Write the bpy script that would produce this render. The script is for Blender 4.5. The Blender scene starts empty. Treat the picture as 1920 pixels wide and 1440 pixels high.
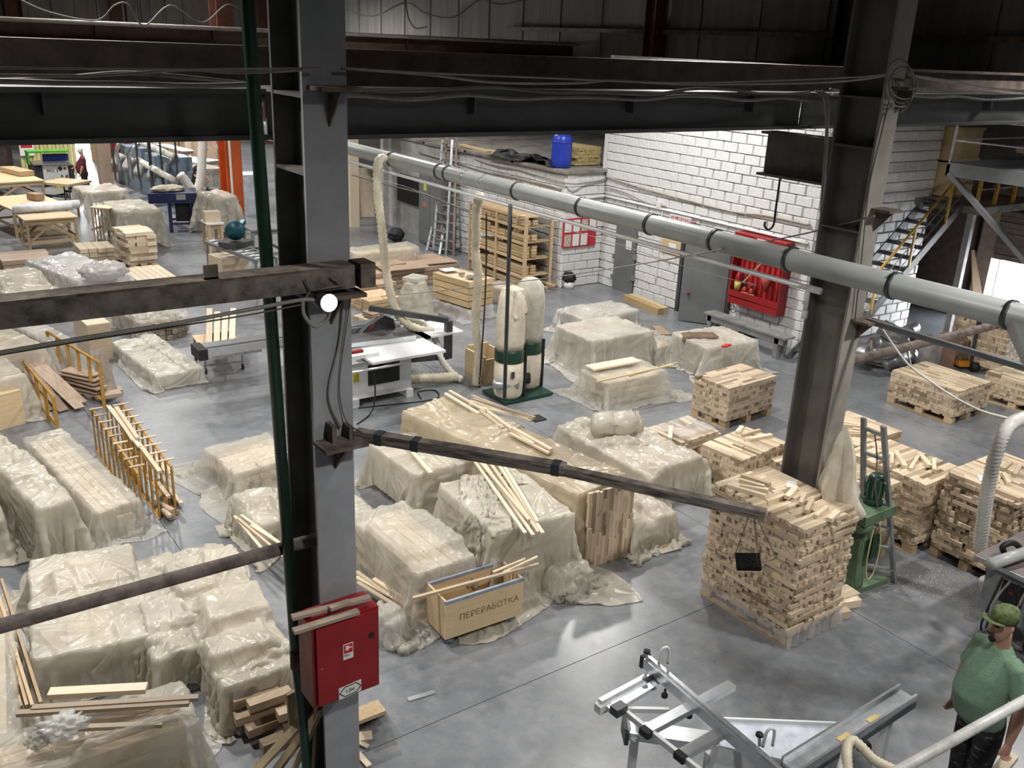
import bpy, bmesh, math, random
from mathutils import Vector as V, Matrix, noise, Euler
random.seed(7)
sc = bpy.context.scene
COL = sc.collection
# ---------------------------------------------------------------- camera
H = 5.5
FPX = 1740.122
RX = V((0.81854916, -0.16592213, 0.54995193))
RY = V((-0.57297914, -0.30398512, 0.76110968))
RZ = V((0.04089227, -0.93811667, -0.34389668))
cd = bpy.data.cameras.new('camera'); cd.sensor_width = 36.0; cd.lens = FPX / 1920 * 36.0
cd.clip_start = 0.05; cd.clip_end = 300
cam = bpy.data.objects.new('camera', cd); COL.objects.link(cam)
cam.matrix_world = Matrix(((RX[0], -RX[1], -RX[2], 0), (RY[0], -RY[1], -RY[2], 0), (RZ[0], -RZ[1], -RZ[2], H), (0, 0, 0, 1)))
sc.camera = cam
def ray(x, y):
    d = V((x - 960, y - 720, FPX)); return V((RX.dot(d), RY.dot(d), RZ.dot(d)))
def P(x, y, z=0.0):
    d = ray(x, y); t = (z - H) / d.z; return V((0, 0, H)) + d * t
def PY(x, y, Y):
    d = ray(x, y); return V((0, 0, H)) + d * (Y / d.y)
def PX(x, y, X):
    d = ray(x, y); return V((0, 0, H)) + d * (X / d.x)
# ---------------------------------------------------------------- world and view
w = bpy.data.worlds.new('daylight'); sc.world = w; w.use_nodes = True
bg = w.node_tree.nodes['Background']; bg.inputs[0].default_value = (0.93, 0.97, 1.0, 1); bg.inputs[1].default_value = 28.0
sc.view_settings.view_transform = 'Standard'; sc.view_settings.look = 'None'
sc.view_settings.gamma = 1.0; sc.view_settings.use_curve_mapping = False
sc.view_settings.exposure = 0.33
sc.cycles.max_bounces = 6; sc.cycles.diffuse_bounces = 2; sc.cycles.glossy_bounces = 2
sc.cycles.transparent_max_bounces = 16; sc.cycles.sample_clamp_indirect = 6.0
sc.cycles.use_adaptive_sampling = True; sc.cycles.adaptive_threshold = 0.03
sc.cycles.caustics_reflective = False; sc.cycles.caustics_refractive = False
# lamps hanging under the roof: (x, y, z, watts)
LAMPS = [(3.2, 0.2, 7.2, 650), (8.8, 1.2, 6.9, 900), (0.2, 7.6, 6.9, 900), (2.2, 10.6, 6.9, 850), (8.4, 8.4, 6.9, 800),
         (12.2, 13.4, 6.9, 1100), (8.2, 17.5, 7.2, 900), (2.0, 18.5, 7.4, 900), (14.4, 5.0, 6.9, 800),
         (12.5, 22.0, 7.4, 600), (6.0, 26.5, 8.2, 1500), (2.0, 33.0, 8.6, 2200), (9.5, 36.0, 8.8, 2600), (15.5, 40.0, 9.0, 2600)]
SPOT = 150.0
# ---------------------------------------------------------------- materials
MATS = {}
def nodes_of(name):
    m = bpy.data.materials.new(name); m.use_nodes = True
    nt = m.node_tree; b = nt.nodes['Principled BSDF']; return m, nt, b
def N(nt, t, **kw):
    n = nt.nodes.new(t)
    for k, v in kw.items(): setattr(n, k, v)
    return n
def mat(name, col, rough=0.5, metal=0.0, vary=0.12, scale=6.0, bump=0.0, spec=0.5, emit=None, alpha=None, col2=None, stretch=None):
    if name in MATS: return MATS[name]
    m, nt, b = nodes_of(name); L = nt.links
    b.inputs['Roughness'].default_value = rough; b.inputs['Metallic'].default_value = metal
    b.inputs['Specular IOR Level'].default_value = spec
    tc = N(nt, 'ShaderNodeTexCoord'); nz = N(nt, 'ShaderNodeTexNoise'); nz.inputs['Scale'].default_value = scale
    nz.inputs['Detail'].default_value = 5; nz.inputs['Roughness'].default_value = 0.65
    if stretch:
        mp = N(nt, 'ShaderNodeMapping'); mp.inputs['Scale'].default_value = stretch
        L.new(tc.outputs['Object'], mp.inputs['Vector']); L.new(mp.outputs[0], nz.inputs['Vector'])
    else: L.new(tc.outputs['Object'], nz.inputs['Vector'])
    rp = N(nt, 'ShaderNodeValToRGB'); e = rp.color_ramp.elements
    c2 = col2 or tuple(c * (1 - 2.2 * vary) for c in col); c1 = tuple(min(1, c * (1 + vary)) for c in col) if not col2 else col
    e[0].position = 0.32; e[0].color = (*c2, 1); e[1].position = 0.62; e[1].color = (*c1, 1)
    L.new(nz.outputs['Fac'], rp.inputs['Fac']); L.new(rp.outputs['Color'], b.inputs['Base Color'])
    if bump:
        bp = N(nt, 'ShaderNodeBump'); bp.inputs['Strength'].default_value = bump; bp.inputs['Distance'].default_value = 0.02
        L.new(nz.outputs['Fac'], bp.inputs['Height']); L.new(bp.outputs[0], b.inputs['Normal'])
    if emit: b.inputs['Emission Color'].default_value = (*emit[0], 1); b.inputs['Emission Strength'].default_value = emit[1]
    if alpha is not None: b.inputs['Alpha'].default_value = alpha
    MATS[name] = m; return m
def wood(name, ca, cb, grain=0.25, rough=0.55):
    if name in MATS: return MATS[name]
    m, nt, b = nodes_of(name); L = nt.links; b.inputs['Roughness'].default_value = rough
    oi = N(nt, 'ShaderNodeObjectInfo'); ge = N(nt, 'ShaderNodeNewGeometry'); ad = N(nt, 'ShaderNodeMath', operation='ADD'); fr = N(nt, 'ShaderNodeMath', operation='FRACT')
    L.new(oi.outputs['Random'], ad.inputs[0]); L.new(ge.outputs['Random Per Island'], ad.inputs[1]); L.new(ad.outputs[0], fr.inputs[0])
    rp = N(nt, 'ShaderNodeValToRGB'); e = rp.color_ramp.elements
    e[0].color = (*cb, 1); e[1].color = (*ca, 1); e[0].position = 0.0; e[1].position = 0.5
    x = rp.color_ramp.elements.new(0.22); x.color = (*[(c * 0.6 + d * 0.4) for c, d in zip(ca, cb)], 1); x = rp.color_ramp.elements.new(0.9); x.color = (*[min(1, c * 1.14 + 0.02) for c in ca], 1)
    L.new(fr.outputs[0], rp.inputs['Fac'])
    tc = N(nt, 'ShaderNodeTexCoord'); mp = N(nt, 'ShaderNodeMapping'); mp.inputs['Scale'].default_value = (3, 3, 24)
    nz = N(nt, 'ShaderNodeTexNoise'); nz.inputs['Scale'].default_value = 2.2; nz.inputs['Detail'].default_value = 4
    L.new(tc.outputs['Object'], mp.inputs['Vector']); L.new(mp.outputs[0], nz.inputs['Vector'])
    mx = N(nt, 'ShaderNodeMixRGB', blend_type='MULTIPLY'); mx.inputs['Fac'].default_value = grain
    gr = N(nt, 'ShaderNodeValToRGB'); gr.color_ramp.elements[0].position = 0.3; gr.color_ramp.elements[0].color = (0.45, 0.36, 0.27, 1); gr.color_ramp.elements[1].position = 0.65
    L.new(nz.outputs['Fac'], gr.inputs['Fac']); L.new(rp.outputs['Color'], mx.inputs[1]); L.new(gr.outputs['Color'], mx.inputs[2]); L.new(mx.outputs[0], b.inputs['Base Color'])
    MATS[name] = m; return m
def film(name, col, alpha, trans=0.35, rough=0.27):
    if name in MATS: return MATS[name]
    m, nt, b = nodes_of(name); L = nt.links
    b.inputs['Roughness'].default_value = rough; b.inputs['Specular IOR Level'].default_value = 0.55
    tc = N(nt, 'ShaderNodeTexCoord'); nz = N(nt, 'ShaderNodeTexNoise'); nz.inputs['Scale'].default_value = 2.6; nz.inputs['Detail'].default_value = 6
    L.new(tc.outputs['Object'], nz.inputs['Vector'])
    rp = N(nt, 'ShaderNodeValToRGB'); e = rp.color_ramp.elements; e[0].position = 0.3; e[1].position = 0.7
    e[0].color = (*[c * 0.82 for c in col], 1); e[1].color = (*[min(1, c * 1.06) for c in col], 1)
    L.new(nz.outputs['Fac'], rp.inputs['Fac']); L.new(rp.outputs['Color'], b.inputs['Base Color'])
    n2 = N(nt, 'ShaderNodeTexNoise'); n2.inputs['Scale'].default_value = 14; n2.inputs['Detail'].default_value = 4; L.new(tc.outputs['Object'], n2.inputs['Vector'])
    bp = N(nt, 'ShaderNodeBump'); bp.inputs['Strength'].default_value = 0.35; bp.inputs['Distance'].default_value = 0.015
    L.new(n2.outputs['Fac'], bp.inputs['Height']); L.new(bp.outputs[0], b.inputs['Normal'])
    tl = N(nt, 'ShaderNodeBsdfTranslucent'); L.new(rp.outputs['Color'], tl.inputs['Color']); tp = N(nt, 'ShaderNodeBsdfTransparent')
    m1 = N(nt, 'ShaderNodeMixShader'); m1.inputs['Fac'].default_value = trans; L.new(b.outputs[0], m1.inputs[1]); L.new(tl.outputs[0], m1.inputs[2])
    m2 = N(nt, 'ShaderNodeMixShader'); mr = N(nt, 'ShaderNodeMapRange'); mr.inputs['From Min'].default_value = 0.3; mr.inputs['From Max'].default_value = 0.7
    mr.inputs['To Min'].default_value = alpha - 0.12; mr.inputs['To Max'].default_value = min(1, alpha + 0.1)
    L.new(nz.outputs['Fac'], mr.inputs['Value']); L.new(mr.outputs[0], m2.inputs['Fac'])
    L.new(tp.outputs[0], m2.inputs[1]); L.new(m1.outputs[0], m2.inputs[2])
    L.new(m2.outputs[0], nt.nodes['Material Output'].inputs['Surface'])
    MATS[name] = m; return m
birch = wood('birch sticks', (0.68, 0.55, 0.39), (0.30, 0.22, 0.14), 0.3)
birch2 = wood('pale birch', (0.76, 0.64, 0.47), (0.52, 0.41, 0.28), 0.28)
pine = wood('pine planks', (0.62, 0.46, 0.28), (0.44, 0.31, 0.18), 0.35)
yplank = wood('yellow pine', (0.66, 0.50, 0.28), (0.50, 0.36, 0.18), 0.45)
oldwood = wood('grey old wood', (0.30, 0.25, 0.20), (0.17, 0.14, 0.11), 0.5)
brownwood = wood('brown boards', (0.42, 0.31, 0.22), (0.28, 0.20, 0.14), 0.4)
ply = wood('plywood', (0.66, 0.50, 0.30), (0.60, 0.45, 0.27), 0.25)
filmA = film('cream film', (0.75, 0.70, 0.59), 0.88)
filmB = film('thin film', (0.76, 0.73, 0.64), 0.58)
filmC = film('clear film', (0.80, 0.80, 0.80), 0.42, 0.2, 0.2)
filmW = film('white film', (0.80, 0.77, 0.69), 0.84)
cotton = mat('cotton', (0.70, 0.63, 0.50), 0.85, vary=0.08, scale=9)
hosem = mat('cream hose', (0.66, 0.60, 0.45), 0.5, vary=0.1, scale=5)
hosew = mat('white hose', (0.78, 0.76, 0.70), 0.45, vary=0.05)
steelg = mat('grey painted steel', (0.20, 0.21, 0.22), 0.5, 0.0, 0.10, 3.0, 0.05)
steeld = mat('dark painted steel', (0.045, 0.05, 0.052), 0.5, 0.0, 0.2, 3.0)
steelb = mat('brown painted steel', (0.13, 0.095, 0.08), 0.55, 0.0, 0.25, 3.0)
rust = mat('dusty steel', (0.16, 0.13, 0.10), 0.85, 0.0, 0.3, 9.0, 0.3)
galv = mat('galvanised steel', (0.55, 0.56, 0.57), 0.35, 0.8, 0.1, 12)
alu = mat('aluminium', (0.66, 0.68, 0.70), 0.28, 0.85, 0.05, 12)
ductm = mat('grey duct', (0.42, 0.44, 0.42), 0.35, 0.0, 0.07, 2.0)
black = mat('black plastic', (0.012, 0.012, 0.013), 0.6, vary=0.1)
dark = mat('charcoal metal', (0.05, 0.055, 0.06), 0.4, vary=0.1)
whitep = mat('white paint', (0.80, 0.80, 0.78), 0.4, vary=0.03)
cablem = mat('dusty cable', (0.30, 0.28, 0.25), 0.7, vary=0.1)
wirem = mat('thin wire', (0.14, 0.12, 0.10), 0.7)
redp = mat('red paint', (0.30, 0.012, 0.015), 0.38, vary=0.1, scale=3)
yellow = mat('ochre paint', (0.50, 0.27, 0.05), 0.5, vary=0.12)
orange = mat('orange paint', (0.62, 0.11, 0.02), 0.5, vary=0.08, scale=2)
green = mat('green machine paint', (0.12, 0.19, 0.11), 0.5, vary=0.15, scale=7)
greend = mat('dark green', (0.012, 0.05, 0.03), 0.35, vary=0.1)
bluep = mat('navy paint', (0.015, 0.02, 0.08), 0.4, vary=0.1)
blueb = mat('blue barrel', (0.02, 0.05, 0.42), 0.35, vary=0.1, scale=3)
greyd = mat('grey door paint', (0.17, 0.18, 0.18), 0.45, vary=0.07, scale=2)
paper = mat('paper', (0.80, 0.80, 0.78), 0.7, vary=0.02)
rubber = mat('wheel blue', (0.22, 0.30, 0.36), 0.5)
wool = mat('mineral wool', (0.50, 0.40, 0.18), 0.95, vary=0.2, scale=14, bump=0.6)
inkm = mat('ink', (0.03, 0.03, 0.03), 0.7)
pencil = mat('pencil', (0.30, 0.19, 0.09), 0.8)
# ---------------------------------------------------------------- mesh helpers
OFF = {}
def off(o): return OFF.get(o, V((0, 0, 0))) if o else V((0, 0, 0))
def adopt(o, parent):
    if parent is not None:
        o.parent = parent; o.matrix_parent_inverse = Matrix.Translation(-off(parent))
def tag(o, label=None, cat=None, group=None, kind=None):
    if label: o['label'] = label
    if cat: o['category'] = cat
    if group: o['group'] = group
    if kind: o['kind'] = kind
    return o
def thing(name, label, cat, loc, group=None, kind=None):
    o = bpy.data.objects.new(name, None); COL.objects.link(o); o.empty_display_size = 0.1
    o.location = V(loc); OFF[o] = V(loc); return tag(o, label, cat, group, kind)
class MB:
    def __init__(s): s.v = []; s.f = []
    def add(s, vs, fs):
        n = len(s.v); s.v += [tuple(p) for p in vs]; s.f += [tuple(n + i for i in f) for f in fs]; return s
    def obox(s, o, a, b, c):
        o, a, b, c = V(o), V(a), V(b), V(c)
        if a.cross(b).dot(c) < 0: a, b = b, a
        vs = [o, o + a, o + a + b, o + b, o + c, o + a + c, o + a + b + c, o + b + c]
        return s.add(vs, [(3, 2, 1, 0), (4, 5, 6, 7), (0, 1, 5, 4), (1, 2, 6, 5), (2, 3, 7, 6), (3, 0, 4, 7)])
    def box(s, c, d, rz=0.0):
        ca, sa = math.cos(rz), math.sin(rz); a = V((ca, sa, 0)) * d[0]; b = V((-sa, ca, 0)) * d[1]; e = V((0, 0, d[2]))
        return s.obox(V(c) - a / 2 - b / 2 - e / 2, a, b, e)
    def b2(s, lo, hi):
        lo, hi = V(lo), V(hi); d = hi - lo; return s.obox(lo, (d.x, 0, 0), (0, d.y, 0), (0, 0, d.z))
    def bar(s, p, q, wd, ht, up=(0, 0, 1)):
        p, q = V(p), V(q); d = q - p; u = V(up)
        if abs(d.normalized().dot(u)) > 0.98: u = V((1, 0, 0))
        sd = d.cross(u).normalized() * wd; u2 = sd.cross(d).normalized() * ht
        return s.obox(p - sd / 2 - u2 / 2, d, sd, u2)
    def ibeam(s, p, q, wd, ht, tf=0.02, tw=0.015, up=(0, 0, 1)):
        p, q = V(p), V(q); u = V(up).normalized(); d = q - p
        if abs(d.normalized().dot(u)) > 0.98: u = V((1, 0, 0))
        s.bar(p + u * (ht / 2 - tf / 2), q + u * (ht / 2 - tf / 2), wd, tf, u); s.bar(p - u * (ht / 2 - tf / 2), q - u * (ht / 2 - tf / 2), wd, tf, u)
        return s.bar(p, q, tw, ht - 2 * tf + 0.002, u)
    def tube(s, pts, r, n=8, caps=True):
        pts = [V(p) for p in pts]; rs = r if isinstance(r, (list, tuple)) else [r] * len(pts); vs = []; fs = []
        t0 = (pts[1] - pts[0]).normalized(); ref = V((0, 0, 1)) if abs(t0.z) < 0.9 else V((1, 0, 0)); nrm = t0.cross(ref).normalized()
        for i, p in enumerate(pts):
            t = (pts[min(i + 1, len(pts) - 1)] - pts[max(i - 1, 0)])
            t = t.normalized() if t.length > 1e-9 else t0
            nrm = nrm - t * nrm.dot(t)
            nrm = nrm.normalized() if nrm.length > 1e-6 else t.orthogonal().normalized()
            bn = t.cross(nrm)
            for k in range(n):
                a = 2 * math.pi * k / n; vs.append(p + (nrm * math.cos(a) + bn * math.sin(a)) * rs[i])
        for i in range(len(pts) - 1):
            for k in range(n):
                k2 = (k + 1) % n; fs.append((i * n + k, i * n + k2, (i + 1) * n + k2, (i + 1) * n + k))
        if caps: fs.append(tuple(range(n))[::-1]); fs.append(tuple((len(pts) - 1) * n + k for k in range(n)))
        return s.add(vs, fs)
    def lathe(s, prof, c, n=20, sx=1.0, sy=1.0):
        c = V(c); vs = []; fs = []
        for r, z in prof:
            for k in range(n):
                a = 2 * math.pi * k / n; vs.append(c + V((r * math.cos(a) * sx, r * math.sin(a) * sy, z)))
        for i in range(len(prof) - 1):
            for k in range(n):
                k2 = (k + 1) % n; fs.append((i * n + k, i * n + k2, (i + 1) * n + k2, (i + 1) * n + k))
        fs.append(tuple(range(n))[::-1]); fs.append(tuple((len(prof) - 1) * n + k for k in range(n)))
        return s.add(vs, fs)
    def prism(s, poly, ext):
        ext = V(ext); n = len(poly); a = [V(p) for p in poly]; b = [p + ext for p in a]
        return s.add(a + b, [tuple(range(n))[::-1], tuple(range(n, 2 * n))] + [(i, (i + 1) % n, n + (i + 1) % n, n + i) for i in range(n)])
    def build(s, name, m, parent=None, smooth=False, label=None):
        me = bpy.data.meshes.new(name); me.from_pydata(s.v, [], s.f); me.update()
        bm = bmesh.new(); bm.from_mesh(me); bmesh.ops.recalc_face_normals(bm, faces=bm.faces[:]); bm.to_mesh(me); bm.free()
        if m: me.materials.append(m)
        if smooth: me.shade_smooth()
        o = bpy.data.objects.new(name, me); COL.objects.link(o)
        if parent is None:   # origin at the base centre
            pass
        adopt(o, parent)
        if label: o['label'] = label
        return o
CUBES = {}
def piece(name, c, d, rz, m, parent, tilt=None):
    me = CUBES.get(m.name)
    if me is None:
        me = bpy.data.meshes.new('plank_' + m.name.replace(' ', '_')); mb = MB().b2((-.5, -.5, -.5), (.5, .5, .5)); me.from_pydata(mb.v, [], mb.f); me.materials.append(m); CUBES[m.name] = me
    o = bpy.data.objects.new(name, me); COL.objects.link(o)
    o.rotation_euler = Euler((0, 0, rz)) if tilt is None else tilt
    o.location = V(c); o.scale = d; adopt(o, parent); return o
def plank(name, p, q, wd, ht, m, parent=None, roll=0.0):
    p, q = V(p), V(q); d = q - p
    rot = d.to_track_quat('X', 'Z').to_euler() if abs(d.normalized().z) < 0.99 else Euler((0, -math.pi / 2, 0))
    if roll:
        rot = (d.to_track_quat('X', 'Z') @ Euler((roll, 0, 0)).to_quaternion()).to_euler()
    return piece(name, (p + q) / 2, (d.length, wd, ht), 0, m, parent, rot)
def catm(pts, k=6):
    pts = [V(p) for p in pts]; out = []
    for i in range(len(pts) - 1):
        p0, p1, p2, p3 = pts[max(i - 1, 0)], pts[i], pts[i + 1], pts[min(i + 2, len(pts) - 1)]
        for j in range(k):
            t = j / k; out.append(0.5 * ((2 * p1) + (p2 - p0) * t + (2 * p0 - 5 * p1 + 4 * p2 - p3) * t * t + (3 * p1 - p0 - 3 * p2 + p3) * t ** 3))
    out.append(pts[-1]); return out
def hose(mb, pts, r, rib=0.012, step=0.03, n=10):
    c = catm(pts, 24); L = [0]
    for i in range(1, len(c)): L.append(L[-1] + (c[i] - c[i - 1]).length)
    m = max(2, int(L[-1] / step)); res = []; rs = []; j = 0
    for i in range(m * 2 + 1):
        s = L[-1] * i / (m * 2)
        while j < len(L) - 2 and L[j + 1] < s: j += 1
        t = (s - L[j]) / max(1e-9, L[j + 1] - L[j]); res.append(c[j].lerp(c[j + 1], min(1, t))); rs.append(r + (rib if i % 2 else 0))
    return mb.tube(res, rs, n)
def text(s, size, o, xd, yd, m, parent, name='lettering', depth=0.001):
    cu = bpy.data.curves.new(name, 'FONT'); cu.body = s; cu.size = size; cu.extrude = depth; cu.resolution_u = 2
    tmp = bpy.data.objects.new('tmp', cu); COL.objects.link(tmp); bpy.context.view_layer.update()
    me = bpy.data.meshes.new_from_object(tmp.evaluated_get(bpy.context.evaluated_depsgraph_get())); bpy.data.objects.remove(tmp); me.materials.clear(); me.materials.append(m)
    xd = V(xd).normalized(); yd = V(yd); yd = (yd - xd * yd.dot(xd)).normalized(); zd = xd.cross(yd)
    me.transform(Matrix(((xd.x, yd.x, zd.x, o[0]), (xd.y, yd.y, zd.y, o[1]), (xd.z, yd.z, zd.z, o[2]), (0, 0, 0, 1))))
    ob = bpy.data.objects.new(name, me); COL.objects.link(ob); adopt(ob, parent); ob['kind'] = 'stuff'; return ob
def quad(z, p0, p1, p2):
    a, b, c = P(*p0, z), P(*p1, z), P(*p2, z); d = b - a; L = d.length; d = d / L; s = V((-d.y, d.x, 0)); wv = (c - a).dot(s)
    ctr = a + d * L / 2 + s * wv / 2; return (ctr.x, ctr.y, L, abs(wv), math.atan2(d.y, d.x))
# ================================================================ the setting
def concrete():
    m, nt, b = nodes_of('polished concrete'); L = nt.links
    tc = N(nt, 'ShaderNodeTexCoord'); n1 = N(nt, 'ShaderNodeTexNoise'); n1.inputs['Scale'].default_value = 0.9; n1.inputs['Detail'].default_value = 6; n1.inputs['Roughness'].default_value = 0.6; n1.inputs['Distortion'].default_value = 0.15
    n2 = N(nt, 'ShaderNodeTexNoise'); n2.inputs['Scale'].default_value = 7; n2.inputs['Detail'].default_value = 6; n2.inputs['Roughness'].default_value = 0.7
    for n in (n1, n2): L.new(tc.outputs['Object'], n.inputs['Vector'])
    r1 = N(nt, 'ShaderNodeValToRGB'); e = r1.color_ramp.elements; e[0].position = 0.36; e[0].color = (0.135, 0.145, 0.16, 1); e[1].position = 0.66; e[1].color = (0.235, 0.247, 0.265, 1)
    r2 = N(nt, 'ShaderNodeValToRGB'); e = r2.color_ramp.elements; e[0].position = 0.45; e[0].color = (0, 0, 0, 1); e[1].position = 0.85; e[1].color = (1, 1, 1, 1)
    mx = N(nt, 'ShaderNodeMixRGB'); mx.inputs[2].default_value = (0.42, 0.40, 0.37, 1)
    sc_ = N(nt, 'ShaderNodeMath', operation='MULTIPLY'); sc_.inputs[1].default_value = 0.45
    L.new(n1.outputs['Fac'], r1.inputs['Fac']); L.new(n2.outputs['Fac'], r2.inputs['Fac']); L.new(r2.outputs['Color'], sc_.inputs[0]); L.new(sc_.outputs[0], mx.inputs['Fac'])
    L.new(r1.outputs['Color'], mx.inputs[1]); L.new(mx.outputs[0], b.inputs['Base Color'])
    mr = N(nt, 'ShaderNodeMapRange'); mr.inputs['From Min'].default_value = 0.35; mr.inputs['From Max'].default_value = 0.7; mr.inputs['To Min'].default_value = 0.27; mr.inputs['To Max'].default_value = 0.35
    L.new(n2.outputs['Fac'], mr.inputs['Value']); L.new(mr.outputs[0], b.inputs['Roughness']); b.inputs['Specular IOR Level'].default_value = 0.5
    return m
conc = concrete()
fl = thing('floor', 'polished grey concrete floor of the workshop', None, (8, 20, 0), kind='structure')
MB().b2((-9, -4, -0.3), (24, 52, -0.02)).build('sub_base', mat('joint filler', (0.10, 0.10, 0.10), 0.9), fl)
xs = [-9] + [7.98 - 5.6 * k for k in (3, 2, 1, 0, -1, -2)] + [24]; xs = sorted(x for x in xs if -9 <= x <= 24)
ys = [-4] + [5.57 + 6 * k for k in range(-1, 8)] + [52]; ys = sorted(y for y in ys if -4 <= y <= 52)
for i in range(len(xs) - 1):
    for j in range(len(ys) - 1):
        MB().b2((xs[i] + 0.004, ys[j] + 0.004, -0.12), (xs[i + 1] - 0.004, ys[j + 1] - 0.004, 0)).build('floor_slab', conc, fl)
roofm = mat('dark roof deck', (0.10, 0.10, 0.10), 0.8)
def struct(name, mb, m, label=None):
    o = mb.build(name, m); tag(o, label, None, None, 'structure'); return o
struct('ceiling', MB().b2((-9.3, -4.3, 9.6), (24.3, 52.3, 9.8)), roofm, 'dark roof deck high above the hall')
panelm = mat('grey wall panels', (0.24, 0.225, 0.21), 0.8, vary=0.12, scale=0.8, stretch=(3, 3, 0.4))
plast = mat('grey plaster', (0.30, 0.30, 0.29), 0.85, vary=0.1)
def panel_wall(name, label, axis, pos, a0, a1, z0, z1, step, nrm, holes=()):
    t = thing(name, label, None, (pos if axis == 'X' else (a0 + a1) / 2, (a0 + a1) / 2 if axis == 'X' else pos, 0), kind='structure'); a = a0; k = 0
    while a < a1 - 1e-6:
        b = min(a + step, a1); dz = 0.0 if k % 2 else 0.035
        segs = [(z0, z1)]
        for (h0, h1, hz0, hz1) in holes:
            if a >= h0 - 1e-6 and b <= h1 + 1e-6: segs = [(z0, hz0), (hz1, z1)]
        for (q0, q1) in segs:
            if q1 - q0 < 0.01: continue
            lo, hi = (pos, a + 0.012, q0), (pos + 0.15, b - 0.012, q1)
            if axis == 'Y': lo, hi = (a + 0.012, pos, q0), (b - 0.012, pos + 0.15, q1)
            lo = list(lo); lo[0 if axis == 'X' else 1] -= dz * 1.0
            MB().b2(lo, hi).build('wall_panel', panelm, t)
        a = b; k += 1
    cuts = sorted([a0, a1] + [h for q in holes for h in q[:2]])
    for c0, c1 in zip(cuts[:-1], cuts[1:]):
        hs = [q for q in holes if q[0] <= c0 + 1e-6 and q[1] >= c1 - 1e-6]
        for (q0, q1) in ([(z0, hs[0][2]), (hs[0][3], z1)] if hs else [(z0, z1)]):
            if q1 - q0 > 0.01: MB().b2((pos + 0.151, c0, q0) if axis == 'X' else (c0, pos + 0.151, q0), (pos + 0.25, c1, q1) if axis == 'X' else (c1, pos + 0.25, q1)).build('wall_backing', panelm, t)
    return t
panel_wall('wall_back', 'grey corrugated panel wall at the far end', 'Y', 50.0, -9, 24, 0, 9.6, 1.0, 1, [(9.0, 11.0, 0.0, 3.0), (13.0, 15.0, 0.0, 3.0)])
panel_wall('wall_right', 'grey panel wall with the daylit gate', 'X', 21.0, -3.804, 50, 0, 9.6, 1.1044, 1, [(6.1356, 10.5532, 0.0, 1.42)])
struct('wall_front', MB().b2((-9.2, -4.2, 0), (24.2, -4, 9.6)), plast); struct('wall_left', MB().b2((-9.2, -4, 0), (-9, 52, 9.6)), plast)
# gate: jambs, shutter and pale wall outside
gt = thing('door_1', 'open roller gate with bright daylight behind', None, (20.9, 9, 0), kind='structure')
MB().b2((20.75, 10.56, 0), (20.98, 10.9, 3.0)).build('gate_post', mat('worn jamb', (0.45, 0.36, 0.30), 0.7), gt)
for k in range(9): MB().b2((20.8 + (k % 2) * 0.02, 6.1, 1.42 + k * 0.12), (20.95, 10.56, 1.42 + k * 0.12 + 0.112)).build('shutter_slat', mat('brown shutter', (0.20, 0.17, 0.15), 0.6), gt)
MB().b2((20.7, 11.05, 0), (20.96, 12.3, 2.6)).build('gate_leaf', mat('brown gate', (0.16, 0.12, 0.10), 0.6), gt)
# -------- painted block walls
brickm = mat('white painted blocks', (0.74, 0.74, 0.73), 0.55, vary=0.05, scale=5, bump=0.25)
jointm = mat('dark joints', (0.52, 0.51, 0.50), 0.9)
BR = {}
def brick_mesh(k, m):
    key = (k, m.name)
    if key in BR: return BR[key]
    r = random.Random(k); mb = MB(); j = lambda: r.uniform(-0.018, 0.018)
    q = [(-.5 + j(), -.5 + j()), (.5 + j(), -.5 + j()), (.5 + j(), .5 + j()), (-.5 + j(), .5 + j())]
    inn = [(x * 0.93, y * 0.88) for x, y in q]
    vs = [(x, 0.5, y) for x, y in q] + [(x, -0.28, y) for x, y in q] + [(x, -.5 + j(), y) for x, y in inn]
    fs = [(4, 5, 9, 8), (5, 6, 10, 9), (6, 7, 11, 10), (7, 4, 8, 11), (8, 9, 10, 11)] + [(i, (i + 1) % 4, 4 + (i + 1) % 4, 4 + i) for i in range(4)]
    me = bpy.data.meshes.new('block'); me.from_pydata(vs, [], fs); me.materials.append(m); BR[key] = me; return me
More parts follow.
